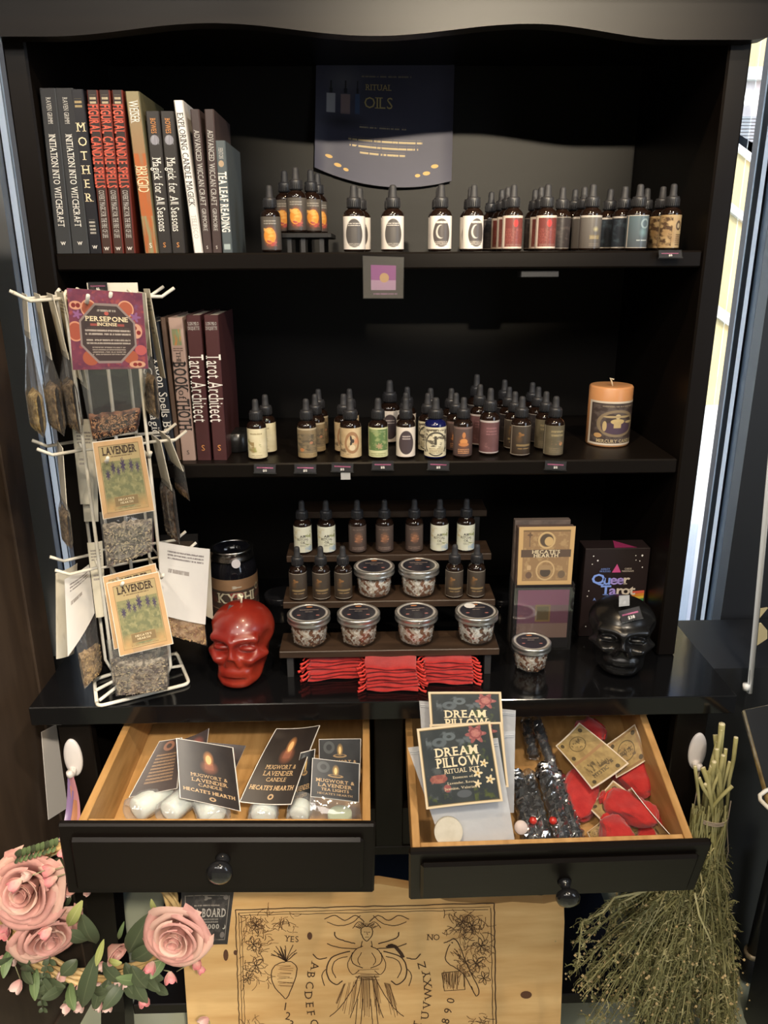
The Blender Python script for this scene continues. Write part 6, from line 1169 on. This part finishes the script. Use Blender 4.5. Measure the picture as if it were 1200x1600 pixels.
for ch, x, y, a in (('A', 492, 1509, 1.7), ('B', 486, 1523, 1.65), ('C', 484, 1539, 1.6), ('D', 482, 1555, 1.55), ('E', 484, 1570, 1.5), ('F', 486, 1583, 1.42), ('G', 491, 1598, 1.35), ('Z', 659, 1508, -1.8), ('Y', 666, 1522, -1.8), ('X', 668, 1536, -1.72), ('W', 669, 1552, -1.65), ('V', 667, 1570, -1.55), ('U', 664, 1586, -1.5), ('T', 652, 1600, -1.4), ('1', 446, 1572, .15), ('2', 450, 1587, .2), ('3', 455, 1600, .2), ('0', 704, 1563, -1.4), ('9', 700, 1579, -1.4), ('8', 696, 1595, -1.35)): glyph(ch, x, y, 12, a-(0 if ch in '123' else 0))
part('engraving', b, [BURN, BURN2], t, kind='stuff')
b = MB()
for x, y, rx, ry in ((353, 1492, 4, 9), (484, 1462, 4, 6), (822, 1554, 9, 6), (368, 1488, 3, 4)):
    c = [bp(x+rx*math.cos(a), y+ry*math.sin(a), .0007) for a in [2*math.pi*i/14 for i in range(14)]]; b.add(c, [tuple(range(13, -1, -1))])
part('knots', b, KNOT, t, kind='stuff')
sc4 = [bp(x, y, .004) for x, y in ((284, 1478), (356, 1473), (366, 1390), (284, 1390))]
fq = quad(*sc4, bend=-.002); b = MB(); b.sheet(fq, 8, 8, .0008, smooth=True, back=1, edge=1); o = solo('board_sign', 'small dark paper sign ending in the word BOARD at the wooden board corner', 'sign', b, [PM('board_sign_print', ('noise', (.030, .028, .030), (.045, .042, .043), 4), [('frame', .07, .012, (.28, .25, .22), 1.2), ('noise', .5, .5, .84, .84, (.075, .068, .066), 9, .5), ('lines', .5, .74, .5, .05, (.30, .27, .24), 1), ('lines', .5, .46, .5, .10, (.26, .24, .22), 2), ('flower', .5, .86, .09, .05, 3, (.22, .2, .18)), ('ell', .86, .88, .05, .045, (.2, .18, .17)), ('ell', .86, .18, .05, .06, (.2, .18, .17)), ('ell', .88, .33, .035, .045, (.5, .48, .42)), ('ell', .865, .345, .03, .04, (.035, .033, .034))], .6), WEDGE], sc4[0])
b = MB(); text(b, fq, 'A BOARD', .58, .60, .15, w=.62, bold=1, off=.0008); text(b, fq, '6 5000', .56, .345, .085, w=.44, bold=1, off=.0008); part('lettering', b, M('sign_ink', (.50, .47, .43), .6), o)

# ------------------------------------------------------------------ rose wreath hanging from the left hook
rn = random.Random(21)
CANE = M('cane', (.50, .33, .13), .5, col2=(.62, .44, .20), nscale=18, stretch=(1, 1, 4))
WC = at(140, 1428, Y=-.200); WR = .145
t = thing('flower_wreath', 'cane hoop wreath with dusty pink silk roses, leaves and small blossoms', 'wreath', WC)
def onw(px, py, y): return at(px, py, Y=y)
for k in range(6):
    b = MB(); ph = rn.uniform(0, 6.3); r0 = WR+rn.uniform(-.006, .006)
    b.tube([WC+V(((r0+.006*math.sin(3*a+ph))*math.cos(a), .008*math.cos(4*a+ph)+.004*k-.01, (r0+.006*math.cos(3*a+ph))*math.sin(a))) for a in [2*math.pi*i/48 for i in range(49)]], .0042, 8); part('cane', b, CANE, t)
for k, (c1, dx) in enumerate(((M('ribbon_violet', (.20, .13, .26), .35), -.010), (M('ribbon_rust', (.38, .17, .09), .35), .004), (M('ribbon_rose', (.42, .19, .22), .35), .011))):
    b = MB(); P = [HL+V((-.002, -.017, -.026)), HL+V((dx*.5, -.022, -.060)), HL+V((dx, -.030, -.110)), V((HL.x+dx*.8, WC.y+.008, WC.z+WR))]
    b.sheet(lambda u, v: (P[0]*(1-v)**3+P[1]*3*v*(1-v)**2+P[2]*3*v*v*(1-v)+P[3]*v**3)+V(((u-.5)*.011, .002*math.sin(3*u+k), 0)), 3, 12, .0006, smooth=True); part('ribbon', b, c1, t)
PETM = PM('rose_petal', ('grad', (.48, .20, .165), (.64, .34, .295)), [('noise', .5, .5, 1, 1, (.55, .27, .235), 3, .45)], .65)
PETP = PM('rose_petal_pale', ('grad', (.52, .24, .19), (.68, .44, .36)), [], .65)
def frame(n):
    n = V(n).normalized(); a = n.orthogonal().normalized(); return a, n.cross(a), n
def rose(c, n, R, twist=0, mat=PETM, rings=((3, .10, .10), (3, .20, .16), (4, .34, .28), (5, .52, .50), (5, .70, .78), (5, .86, 1.0))):
    a, e, n = frame(n); g = part('rose_bloom', MB().lathe([(0, -.35*R), (.12*R, -.3*R), (.16*R, 0), (.10*R, .2*R), (0, .25*R)], 10, (0, 0, 0)), PETM, t)
    me = g.data
    for v in me.vertices: q = v.co+V(t['org']); v.co = c-V(t['org'])+a*q.x+e*q.y+n*q.z
    for k, (cnt, rr, op) in enumerate(rings):
        for j in range(cnt):
            phi = twist+2*math.pi*j/cnt+k*.75+rn.uniform(-.12, .12); W2 = (2.3 if k < 2 else 1.55 if k < 4 else 1.30)*math.pi/cnt*1.05; hh = R*(.62-.30*op)*rn.uniform(.94, 1.06); cu = rn.uniform(.8, 1.2)
            def fn(u, v):
                uu = 2*u-1; th = phi+uu*W2*(.45+.55*math.sin(min(1, v*1.1+.1)*math.pi*.62)); rad = R*(.05+rr*(.25+.75*math.sin(v*math.pi/2))+op*.14*v*v)*(1+.05*math.sin(3*uu+k))
                z = -.30*R*(1-v)**1.5+hh*math.sin(v*math.pi/2*(1+.25*op))-.10*R*uu*uu*v-op*R*.22*cu*max(0, v-.72)**1.3*3
                return c+a*(rad*math.cos(th))+e*(rad*math.sin(th))+n*z
            b = MB(); b.sheet(fn, 8, 7, .0008, smooth=True); part('petal', b, PETP if (k+j) % 3 == 2 else mat, g)
rose(onw(279, 1456, -.262), (-.10, -1, .10), .055, .3)
rose(onw(46, 1386, -.225), (-.05, -1, .35), .064, 1.1)
rose(onw(72, 1452, -.215), (.45, -.75, -.15), .058, 2.2)
rose(onw(176, 1484, -.225), (.75, -.55, -.25), .024, .4, rings=((3, .25, .05), (4, .55, .12), (4, .75, .25)))
rose(onw(108, 1384, -.205), (.5, -.7, .2), .018, .4, rings=((3, .25, .05), (4, .6, .12)))
LEAF = PM('leaf_dark', ('grad', (.055, .075, .038), (.075, .095, .050)), [('rect', .5, .5, .05, 1, (.11, .13, .07))], .5); LEAFL = PM('leaf_light', ('grad', (.30, .33, .09), (.42, .44, .16)), [('rect', .5, .5, .05, 1, (.5, .5, .24))], .5); LEAFG = PM('leaf_green', ('grad', (.10, .15, .06), (.15, .21, .09)), [('rect', .5, .5, .06, 1, (.2, .26, .12))], .5)
def leaf(base, tip, w, mat, fold=.15, face=(0, -1, .2)):
    d = tip-base; L_ = d.length; d = d/L_; s_ = d.cross(V(face)).normalized(); nn = s_.cross(d)
    if nn.y > 0: nn = -nn
    b = MB(); b.sheet(lambda u, v: base+d*L_*v+s_*((u-.5)*w*max(.03, math.sin(math.pi*min(1, v*.96+.02))**.75))+nn*(L_*.10*math.sin(v*math.pi)-abs(u-.5)*w*fold), 4, 8, .0005, smooth=True); part('leaf', b, mat, t)
for bx, by, tx_, ty, w, m_, y in ((150, 1492, 128, 1575, .030, LEAF, -.235), (120, 1500, 95, 1525, .026, LEAF, -.215), (160, 1505, 190, 1535, .026, LEAF, -.22), (140, 1470, 105, 1455, .030, LEAF, -.205), (150, 1475, 128, 1430, .034, LEAF, -.20), (205, 1500, 245, 1475, .030, LEAF, -.235), (200, 1490, 232, 1430, .036, LEAF, -.225), (205, 1510, 230, 1545, .028, LEAF, -.225), (195, 1505, 215, 1540, .024, LEAF, -.21), (170, 1530, 160, 1565, .024, LEAF, -.215), (225, 1520, 255, 1530, .024, LEAF, -.21), (240, 1535, 262, 1555, .020, LEAF, -.215),
        (106, 1448, 128, 1408, .020, LEAFL, -.22), (162, 1468, 150, 1510, .012, LEAFL, -.235), (168, 1500, 190, 1505, .014, LEAFL, -.24), (185, 1468, 194, 1440, .008, LEAFG, -.22), (245, 1425, 236, 1405, .010, LEAFL, -.23), (30, 1445, 50, 1425, .020, LEAFG, -.20), (95, 1415, 110, 1395, .02, LEAF, -.19), (85, 1355, 110, 1345, .03, LEAF, -.185), (90, 1370, 115, 1365, .026, LEAF, -.185)): leaf(onw(bx, by, y), onw(tx_, ty, y-.012), w, m_)
for k in range(26):     # leaves hiding the lower rim
    a = -2.75+k*.088; q = WC+V((WR*math.cos(a), -.022, WR*math.sin(a))); d_ = V((rn.gauss(0, .6), -.35, rn.gauss(-.3, .6))).normalized(); leaf(q-d_*.008, q+d_*rn.uniform(.026, .042)+V((0, -.006, 0)), rn.uniform(.018, .026), LEAF if k % 5 else LEAFG)
for k in range(9):      # ferny spray over the hoop top
    x = 26+k*7.2; y = 1340-k*2.2
    for sg in (-1, 1): leaf(onw(x, y, -.235), onw(x+sg*3+3, y-sg*11-2, -.245), .011, LEAFG if k % 3 else LEAF)
for x0, y0, x1, y1, m_ in ((62, 1520, 68, 1580, 5), (80, 1490, 66, 1535, 4)):
    b = MB(); b.tube([onw(x0, y0, -.22), onw((x0+x1)/2-3, (y0+y1)/2, -.23), onw(x1, y1, -.225)], .0012, 6); part('sprig', b, M('sprig', (.09, .10, .05), .7), t)
    for k in range(m_):
        f = (k+1)/(m_+.5); x = x0+(x1-x0)*f; y = y0+(y1-y0)*f
        for sg in (-1, 1): leaf(onw(x, y, -.225), onw(x+sg*(12-6*f), y+8, -.23), .012*(1-.4*f), LEAF)
BLO = PM('blossom', ('grad', (.72, .50, .40), (.62, .16, .19)), [('noise', .5, .6, 1, .8, (.66, .27, .26), 3, .5)], .6); BLO2 = PM('blossom_pale', ('grad', (.58, .28, .26), (.72, .52, .46)), [], .6)
def blossom(px, py, y, r, d, mat, stem=None):
    c = onw(px, py, y); a, e, n = frame(d); b = MB()
    for j in range(5):
        ph = 2*math.pi*j/5
        b.sheet(lambda u, v: c+(a*math.cos(ph+(2*u-1)*.75)+e*math.sin(ph+(2*u-1)*.75))*(r*(.18+.55*math.sin(v*1.9))*(1+.1*(j % 2)))+n*(r*(1.5*v-.6)-r*.35*v*(2*u-1)**2), 4, 5, .0004, smooth=True)
    part('blossom', b, mat, t)
    if stem: b = MB(); b.tube([c-n*r*.6, onw(*stem, y+.012)], .0009, 5); part('sprig', b, M('sprig_pale', (.30, .30, .16), .7), t)
for px, py, y, r, d, m_, st in ((100, 1331, -.235, .011, (-.4, -.6, -.5), BLO, (70, 1344)), (78, 1360, -.26, .013, (-1, -.4, .1), BLO, (108, 1352)), (82, 1374, -.26, .013, (-1, -.5, -.3), BLO, (112, 1362)), (26, 1380, -.285, .014, (-.8, -.6, -.4), BLO, (70, 1360)), (95, 1396, -.235, .013, (-.3, -.6, -.8), BLO, (75, 1405)), (106, 1393, -.20, .010, (-.2, -.6, -.6), BLO2, None), (74, 1456, -.262, .013, (-.7, -.6, -.4), BLO, None), (44, 1368, -.28, .010, (-.6, -.7, .3), BLO2, None), (6, 1452, -.23, .016, (0, -1, -.2), BLO, None), (15, 1496, -.22, .015, (.2, -.8, -.5), BLO2, None), (27, 1539, -.23, .014, (-.4, -.8, -.5), BLO2, (22, 1505)), (2, 1500, -.22, .012, (0, -1, -.3), BLO2, None), (76, 1538, -.22, .014, (-.6, -.7, -.4), BLO2, (92, 1520)), (94, 1524, -.215, .011, (.6, -.7, .1), BLO2, None), (118, 1545, -.22, .011, (-.2, -.9, -.3), BLO2, None), (120, 1558, -.225, .012, (-.3, -.9, -.4), BLO2, None), (106, 1574, -.225, .012, (-.8, -.6, -.2), BLO2, None), (124, 1572, -.225, .011, (0, -.9, -.5), BLO2, None), (154, 1570, -.225, .011, (-.4, -.8, -.4), BLO2, (160, 1540)), (168, 1572, -.225, .011, (0, -.8, -.7), BLO2, None), (176, 1556, -.225, .011, (.6, -.8, -.3), BLO2, None), (224, 1562, -.23, .013, (.4, -.8, -.5), BLO, (196, 1535)), (236, 1510, -.245, .013, (-.3, -.8, -.4), BLO, (252, 1500)), (266, 1526, -.250, .013, (.2, -.7, -.7), BLO, (256, 1516)), (307, 1504, -.255, .011, (.3, -.9, .2), BLO, (276, 1518)), (313, 1514, -.250, .009, (.6, -.6, -.5), BLO, None), (186, 1532, -.22, .009, (-.4, -.8, -.2), BLO2, None), (196, 1538, -.22, .009, (.4, -.8, -.4), BLO2, None), (158, 1508, -.215, .010, (-.4, -.8, -.6), BLO2, None), (152, 1540, -.215, .010, (.4, -.8, 0), BLO2, None), (320, 1596, -.215, .013, (-.7, -.5, -.2), BLO2, (330, 1610)), (138, 1393, -.205, .008, (-.4, -.8, .2), BLO2, None)): blossom(px, py, y, r, d, m_, st)

# ------------------------------------------------------------------ dried herb bundle hanging from the right hook
rn = random.Random(33)
t = thing('herb_bundle', 'large olive green dried herb bundle hanging upside down at the right of the hutch', 'herb bundle', at(1110, 1275, Y=-.170))
STM = M('herb_stem', (.26, .24, .09), .75, col2=(.36, .33, .15), nscale=30); STC = M('herb_stem_cut', (.62, .56, .36), .8)
TY = -.168
for i, (x, y, r) in enumerate(((1128, 1131, .0052), (1118, 1148, .0045), (1150, 1152, .0036), (1122, 1160, .0045), (1134, 1170, .003), (1098, 1199, .0045), (1112, 1197, .0035), (1086, 1197, .003), (1124, 1207, .0028), (1136, 1208, .003), (1144, 1228, .0034), (1130, 1180, .0035), (1106, 1205, .0035), (1092, 1215, .0035), (1127, 1140, .0035), (1116, 1190, .004), (1140, 1190, .0028), (1102, 1225, .0028), (1120, 1170, .0038))):
    y0 = TY+rn.uniform(-.022, .018); x1 = 1108+rn.uniform(-26, 26); p0 = at(x, y, Y=y0); p1 = at(x*.4+x1*.6, (y+1285)/2, Y=TY+rn.uniform(-.02, .02)); p2 = at(x1, 1300, Y=TY+rn.uniform(-.02, .02))
    b = MB(); b.tube([p0, (p0+p1)/2+V((rn.uniform(-.002, .002), 0, 0)), p1, p2], [r, r*.96, r*.9, r*.8], 7); b.m[-2] = 1; part('stem', b, [STM, STC], t)
b = MB(); c = at(1108, 1276, Y=TY); 
for k in range(3): b.tube([c+V((math.cos(a)*.030, math.sin(a)*.024, .003*k+.002*math.sin(a*2))) for a in [2*math.pi*i/24 for i in range(25)]], .0012, 5)
b.tube([HR_+V((0, -.018, -.026)), c+V((-.028, .0, .05)), c+V((-.029, 0, 0))], .0010, 5); b.tube([c+V((.028, -.01, .04)), at(1136, 1290, Y=-.18), at(1138, 1330, Y=-.18), at(1130, 1365, Y=-.18)], .0009, 5); part('string', b, M('string', (.30, .24, .18), .8), t)
G1 = M('herb_green', (.125, .122, .042), .85, col2=(.205, .195, .080), nscale=60); G2_ = M('herb_straw', (.34, .30, .13), .8, col2=(.44, .39, .20), nscale=60); G3 = M('herb_seed', (.44, .31, .13), .8, col2=(.56, .42, .22), nscale=80)
def tri_tube(b, pts, r, mat=0): b.tube(pts, [r*(1-.6*i/len(pts)) for i in range(len(pts))], 3, mat, cap=False, smooth=False)
def wob(p, s_): return p+V((rn.gauss(0, s_), rn.gauss(0, s_), rn.gauss(0, s_)))
mains = []
b = MB()
for i in range(290):
    f = rn.random(); ex = 1146-246*f**1.5+rn.uniform(-10, 8); ey = rn.uniform(1500, 1660) if f < .7 else rn.uniform(1440, 1640)
    p0 = at(1108+rn.uniform(-26, 28), 1268+rn.uniform(-10, 20), Y=TY+rn.uniform(-.022, .022)); q1 = rn.uniform(-.250, -.128); p3 = at(ex, ey, Y=q1); p1 = p0+V((rn.uniform(-.015, .01), rn.uniform(-.02, .02), -.12)); p2 = p0*.35+p3*.65+V((.022*f, 0, .03))
    pts = [wob(p0*(1-s_)**3+p1*3*s_*(1-s_)**2+p2*3*s_*s_*(1-s_)+p3*s_**3, .0018) for s_ in [k/10 for k in range(11)]]
    mains.append(pts); tri_tube(b, pts, rn.uniform(.0009, .0019) if i % 6 else .0024, 1 if i % 7 == 0 else 0)
for pts in ([at(1010, 1392, Y=-.26), at(960, 1402, Y=-.27), at(942, 1425, Y=-.27), at(910, 1440, Y=-.27), at(907, 1465, Y=-.27), at(904, 1500, Y=-.26), at(898, 1518, Y=-.26)], [at(1085, 1395, Y=-.25), at(1092, 1430, Y=-.26), at(1110, 1470, Y=-.26), at(1112, 1500, Y=-.25)], [at(1000, 1395, Y=-.25), at(975, 1408, Y=-.25), at(955, 1412, Y=-.25)]): mains.append(pts); tri_tube(b, pts, .0022, 1)
part('long_stalks', b, [STM, G2_], t, kind='stuff')
b = MB()
for pts in mains:
    for _ in range(44):
        k = rn.randint(min(2, len(pts)-2), len(pts)-2); s_ = rn.random(); p = pts[k]*(1-s_)+pts[k+1]*s_; d = (pts[k+1]-pts[k]).normalized(); dr = (d*rn.uniform(.3, 1.0)+V((rn.gauss(0, .55), rn.gauss(0, .45), rn.gauss(0, .3)))).normalized(); L_ = rn.uniform(.008, .026)
        q = p+dr*L_*.5+V((0, 0, .002)); e = p+dr*L_+V((0, 0, -.004)); w = rn.uniform(.0006, .0016); sd = dr.cross(V((rn.gauss(0, 1), rn.gauss(0, 1), rn.gauss(0, 1)))).normalized()*w; m_ = 0 if rn.random() < .78 else 1
        b.add([p-sd*.5, p+sd*.5, q+sd, q-sd, e], [(0, 1, 2, 3), (3, 2, 4)], m_)
        for _k in range(3):
            c = p+(e-p)*rn.uniform(.3, 1); d2 = V((rn.gauss(0, 1), rn.gauss(0, 1), rn.gauss(0, 1))).normalized()*rn.uniform(.003, .007); s2 = d2.orthogonal().normalized()*rn.uniform(.0006, .0015); b.add([c-s2, c+s2, c+d2], [(0, 1, 2)], m_)
part('dry_leaves', b, [G1, G2_], t, kind='stuff')
b = MB()
for pts in mains:
    for _ in range(rn.randint(1, 4)):
        c = wob(pts[-1], .012) if rn.random() < .7 else wob(pts[-3], .01); r = rn.uniform(.0016, .0034); o = [c+V(v)*r for v in ((1, 0, 0), (-1, 0, 0), (0, 1, 0), (0, -1, 0), (0, 0, 1.3), (0, 0, -1.3))]; b.add(o, [(0, 2, 4), (2, 1, 4), (1, 3, 4), (3, 0, 4), (2, 0, 5), (1, 2, 5), (3, 1, 5), (0, 3, 5)])
part('seed_heads', b, G3, t, kind='stuff')

# ------------------------------------------------------------------ dark bookcase at the left with its paper slip
BRN = M('dark_brown_wood', (.034, .022, .015), .5, col2=(.050, .033, .022), nscale=4, stretch=(8, 8, 1))
BC = at(64, 900, Y=.085); BC.z = 0; TB = Matrix.Translation(BC) @ Matrix.Rotation(math.radians(-10), 4, 'Z'); BN = TB.to_3x3() @ V((1, 0, 0))
t = thing('dark_bookcase', 'tall dark brown bookcase side at the left edge', 'bookcase', TB @ V((-.25, -.45, -.85)))
b = MB(); b.box((-.5, -.95, -.8497), (-.005, 0, .95), .003, T=TB); part('carcass', b, BRN, t)
for y0, y1 in ((-.055, 0), (-.95, -.89)): b = MB(); b.box((-.0055, y0, -.8495), (0, y1, .95), .001, T=TB); part('side_stile', b, BRN, t)
for z0, z1 in ((-.8495, -.76), (.87, .95)): b = MB(); b.box((-.0055, -.89, z0), (0, -.055, z1), .001, T=TB); part('side_rail', b, BRN, t)
q4 = [hit(x, y, BC+BN*.003, BN) for x, y in ((76, 1281), (106, 1262), (88, 1132), (65, 1144))]
b = MB(); b.sheet(quad(*q4, bend=.0), 2, 4, .0012); solo('paper_slip', 'blank pale paper slip stuck on the bookcase side under the countertop corner', 'paper', b, M('plain_paper', (.70, .66, .62), .7), q4[0])

# ------------------------------------------------------------------ black table with gold edge, pole, gold leaf ornament, stand foot at the right
TZ = -.058; GOLDM = M('antique_gold', (.36, .25, .10), .40, metal=.6, col2=(.22, .15, .06), nscale=60)
PA = at(1164, 1109, Z=TZ); PB = at(1320, 1078, Z=TZ); PD = at(1222, 1318, Z=TZ); PC = PB+(PD-PA)
t = thing('display_table', 'black display table with gold edge beside the hutch', 'table', V(((PA.x+PC.x)/2, (PA.y+PC.y)/2, -.85)))
b = MB(); ctr = (PA+PC)/2; poly = [(p.x, p.y) for p in (PA, PD, PC, PB)]; b.prism(poly, lambda a, c_, e: V((a, c_, TZ-.014+e)), .0138); part('table_top', b, M('table_black', (.018, .019, .021), .35), t)
b = MB(); p2 = [(PA.x+.135, PA.y+.05), (PD.x+.20, PD.y+.03), (PC.x-.01, PC.y+.01), (PB.x-.01, PB.y-.01)]; b.prism(p2, lambda a, c_, e: V((a, c_, -.8497+e)), TZ-.014+.8497); b.box((.600, .075, -.8497), (1.30, .285, TZ-.014)); part('table_body', b, M('table_body', (.010, .011, .014), .45), t)
for a_, e_ in ((PA, PB), (PA, PD)): b = MB(); b.tube([a_+V((0, 0, -.006)), e_+V((0, 0, -.006))], .0050, 8); part('gold_edge', b, GOLDM, t)
b = MB(); z = TZ+.003; b.tube([at(x, y, Z=z) for x, y in ((1215, 1228), (1196, 1236), (1187, 1243), (1188, 1250), (1200, 1262), (1225, 1278))], .0030, 8); solo('wire_stand', 'white wire stand foot on the black table', 'stand', b, WIRE, at(1187, 1243, Z=z))
pf = at(1170, 1096, Y=.045); pt = at(1197, 800, Y=.045); d = (pt-pf).normalized(); t = thing('metal_pole', 'slim white metal pole standing on the black table corner', 'pole', V((pf.x, pf.y, TZ)))
b = MB(); foot = pf+d*((TZ+.0005-pf.z)/d.z); b.tube([foot, pf+d*.02, pf+d*1.0], .0052, 10); part('shaft', b, M('pole_white', (.62, .66, .70), .3, metal=.3), t)
b = MB(); q = at(1166, 1073, Y=.045); b.tube([q-d*.006, q+d*.006], .0068, 12); part('collar', b, M('pole_collar', (.85, .86, .86), .25), t)
t = thing('gold_leaf_branch', 'gold branch ornament with flat metal leaves against the black panel', 'ornament', at(1180, 1072, Y=.12))
b = MB(); b.tube([at(1166, 1078, Y=.12), at(1182, 1068, Y=.12), at(1215, 1045, Y=.12)], .0040, 8); b.tube([at(1180, 1069, Y=.12), at(1190, 1076, Y=.115), at(1196, 1090, Y=.11)], .0032, 8); b.tube([at(1215, 1045, Y=.12), at(1230, 930, Y=.12)], .004, 8); part('branch', b, GOLDM, t)
for P in (((1186, 967), (1188, 952), (1200, 950)), ((1181, 1010), (1183, 976), (1190, 974), (1199, 985), (1199, 998)), ((1172, 1060), (1176, 1030), (1189, 1039)), ((1200, 1064), (1196, 1075), (1205, 1082))):
    c = [at(x, y, Y=.11) for x, y in P]; n = len(c); b = MB(); b.add(c+[p+V((0, .004, 0)) for p in c], [tuple(range(n)), tuple(range(2*n-1, n-1, -1))]+[(i, (i+1) % n, n+(i+1) % n, n+i) for i in range(n)]); part('leaf_plate', b, M('pale_gold', (.60, .50, .28), .45, metal=.3), t)
b = MB(); b.box((.76, .30, -.85), (1.5, .34, 1.3)); solo('black_panel', 'tall black display panel at the right edge', 'panel', b, M('panel_black', (.011, .012, .015), .5), (1.1, .32, -.85))
b = MB(); F = at(1168, 1526, Z=-.838); Tp = at(1215, 1330, Y=F.y-.02); dd = (Tp-F).normalized(); b.tube([F, F+dd*.012, F+dd*.075], [.017, .019, .018], 16); t = thing('stand_leg', 'black stand leg with rubber foot at the lower right', 'stand leg', V((F.x, F.y, -.85))); part('rubber_foot', b, M('rubber_black', (.010, .010, .011), .55), t)
b = MB(); b.tube([F+dd*.070, F+dd*.079], .0195, 16); part('ring', b, M('leg_ring', (.55, .45, .30), .35, metal=.5), t); b = MB(); b.tube([F+dd*.075, F+dd*.35], .014, 12); part('tube', b, M('leg_tube', (.012, .012, .014), .3), t)

# ------------------------------------------------------------------ lift everything from counter coordinates to floor level
for o in S.objects:
    if o.parent is None: o.location.z += ZC
for o in S.objects:
    if 'org' in o: del o['org']
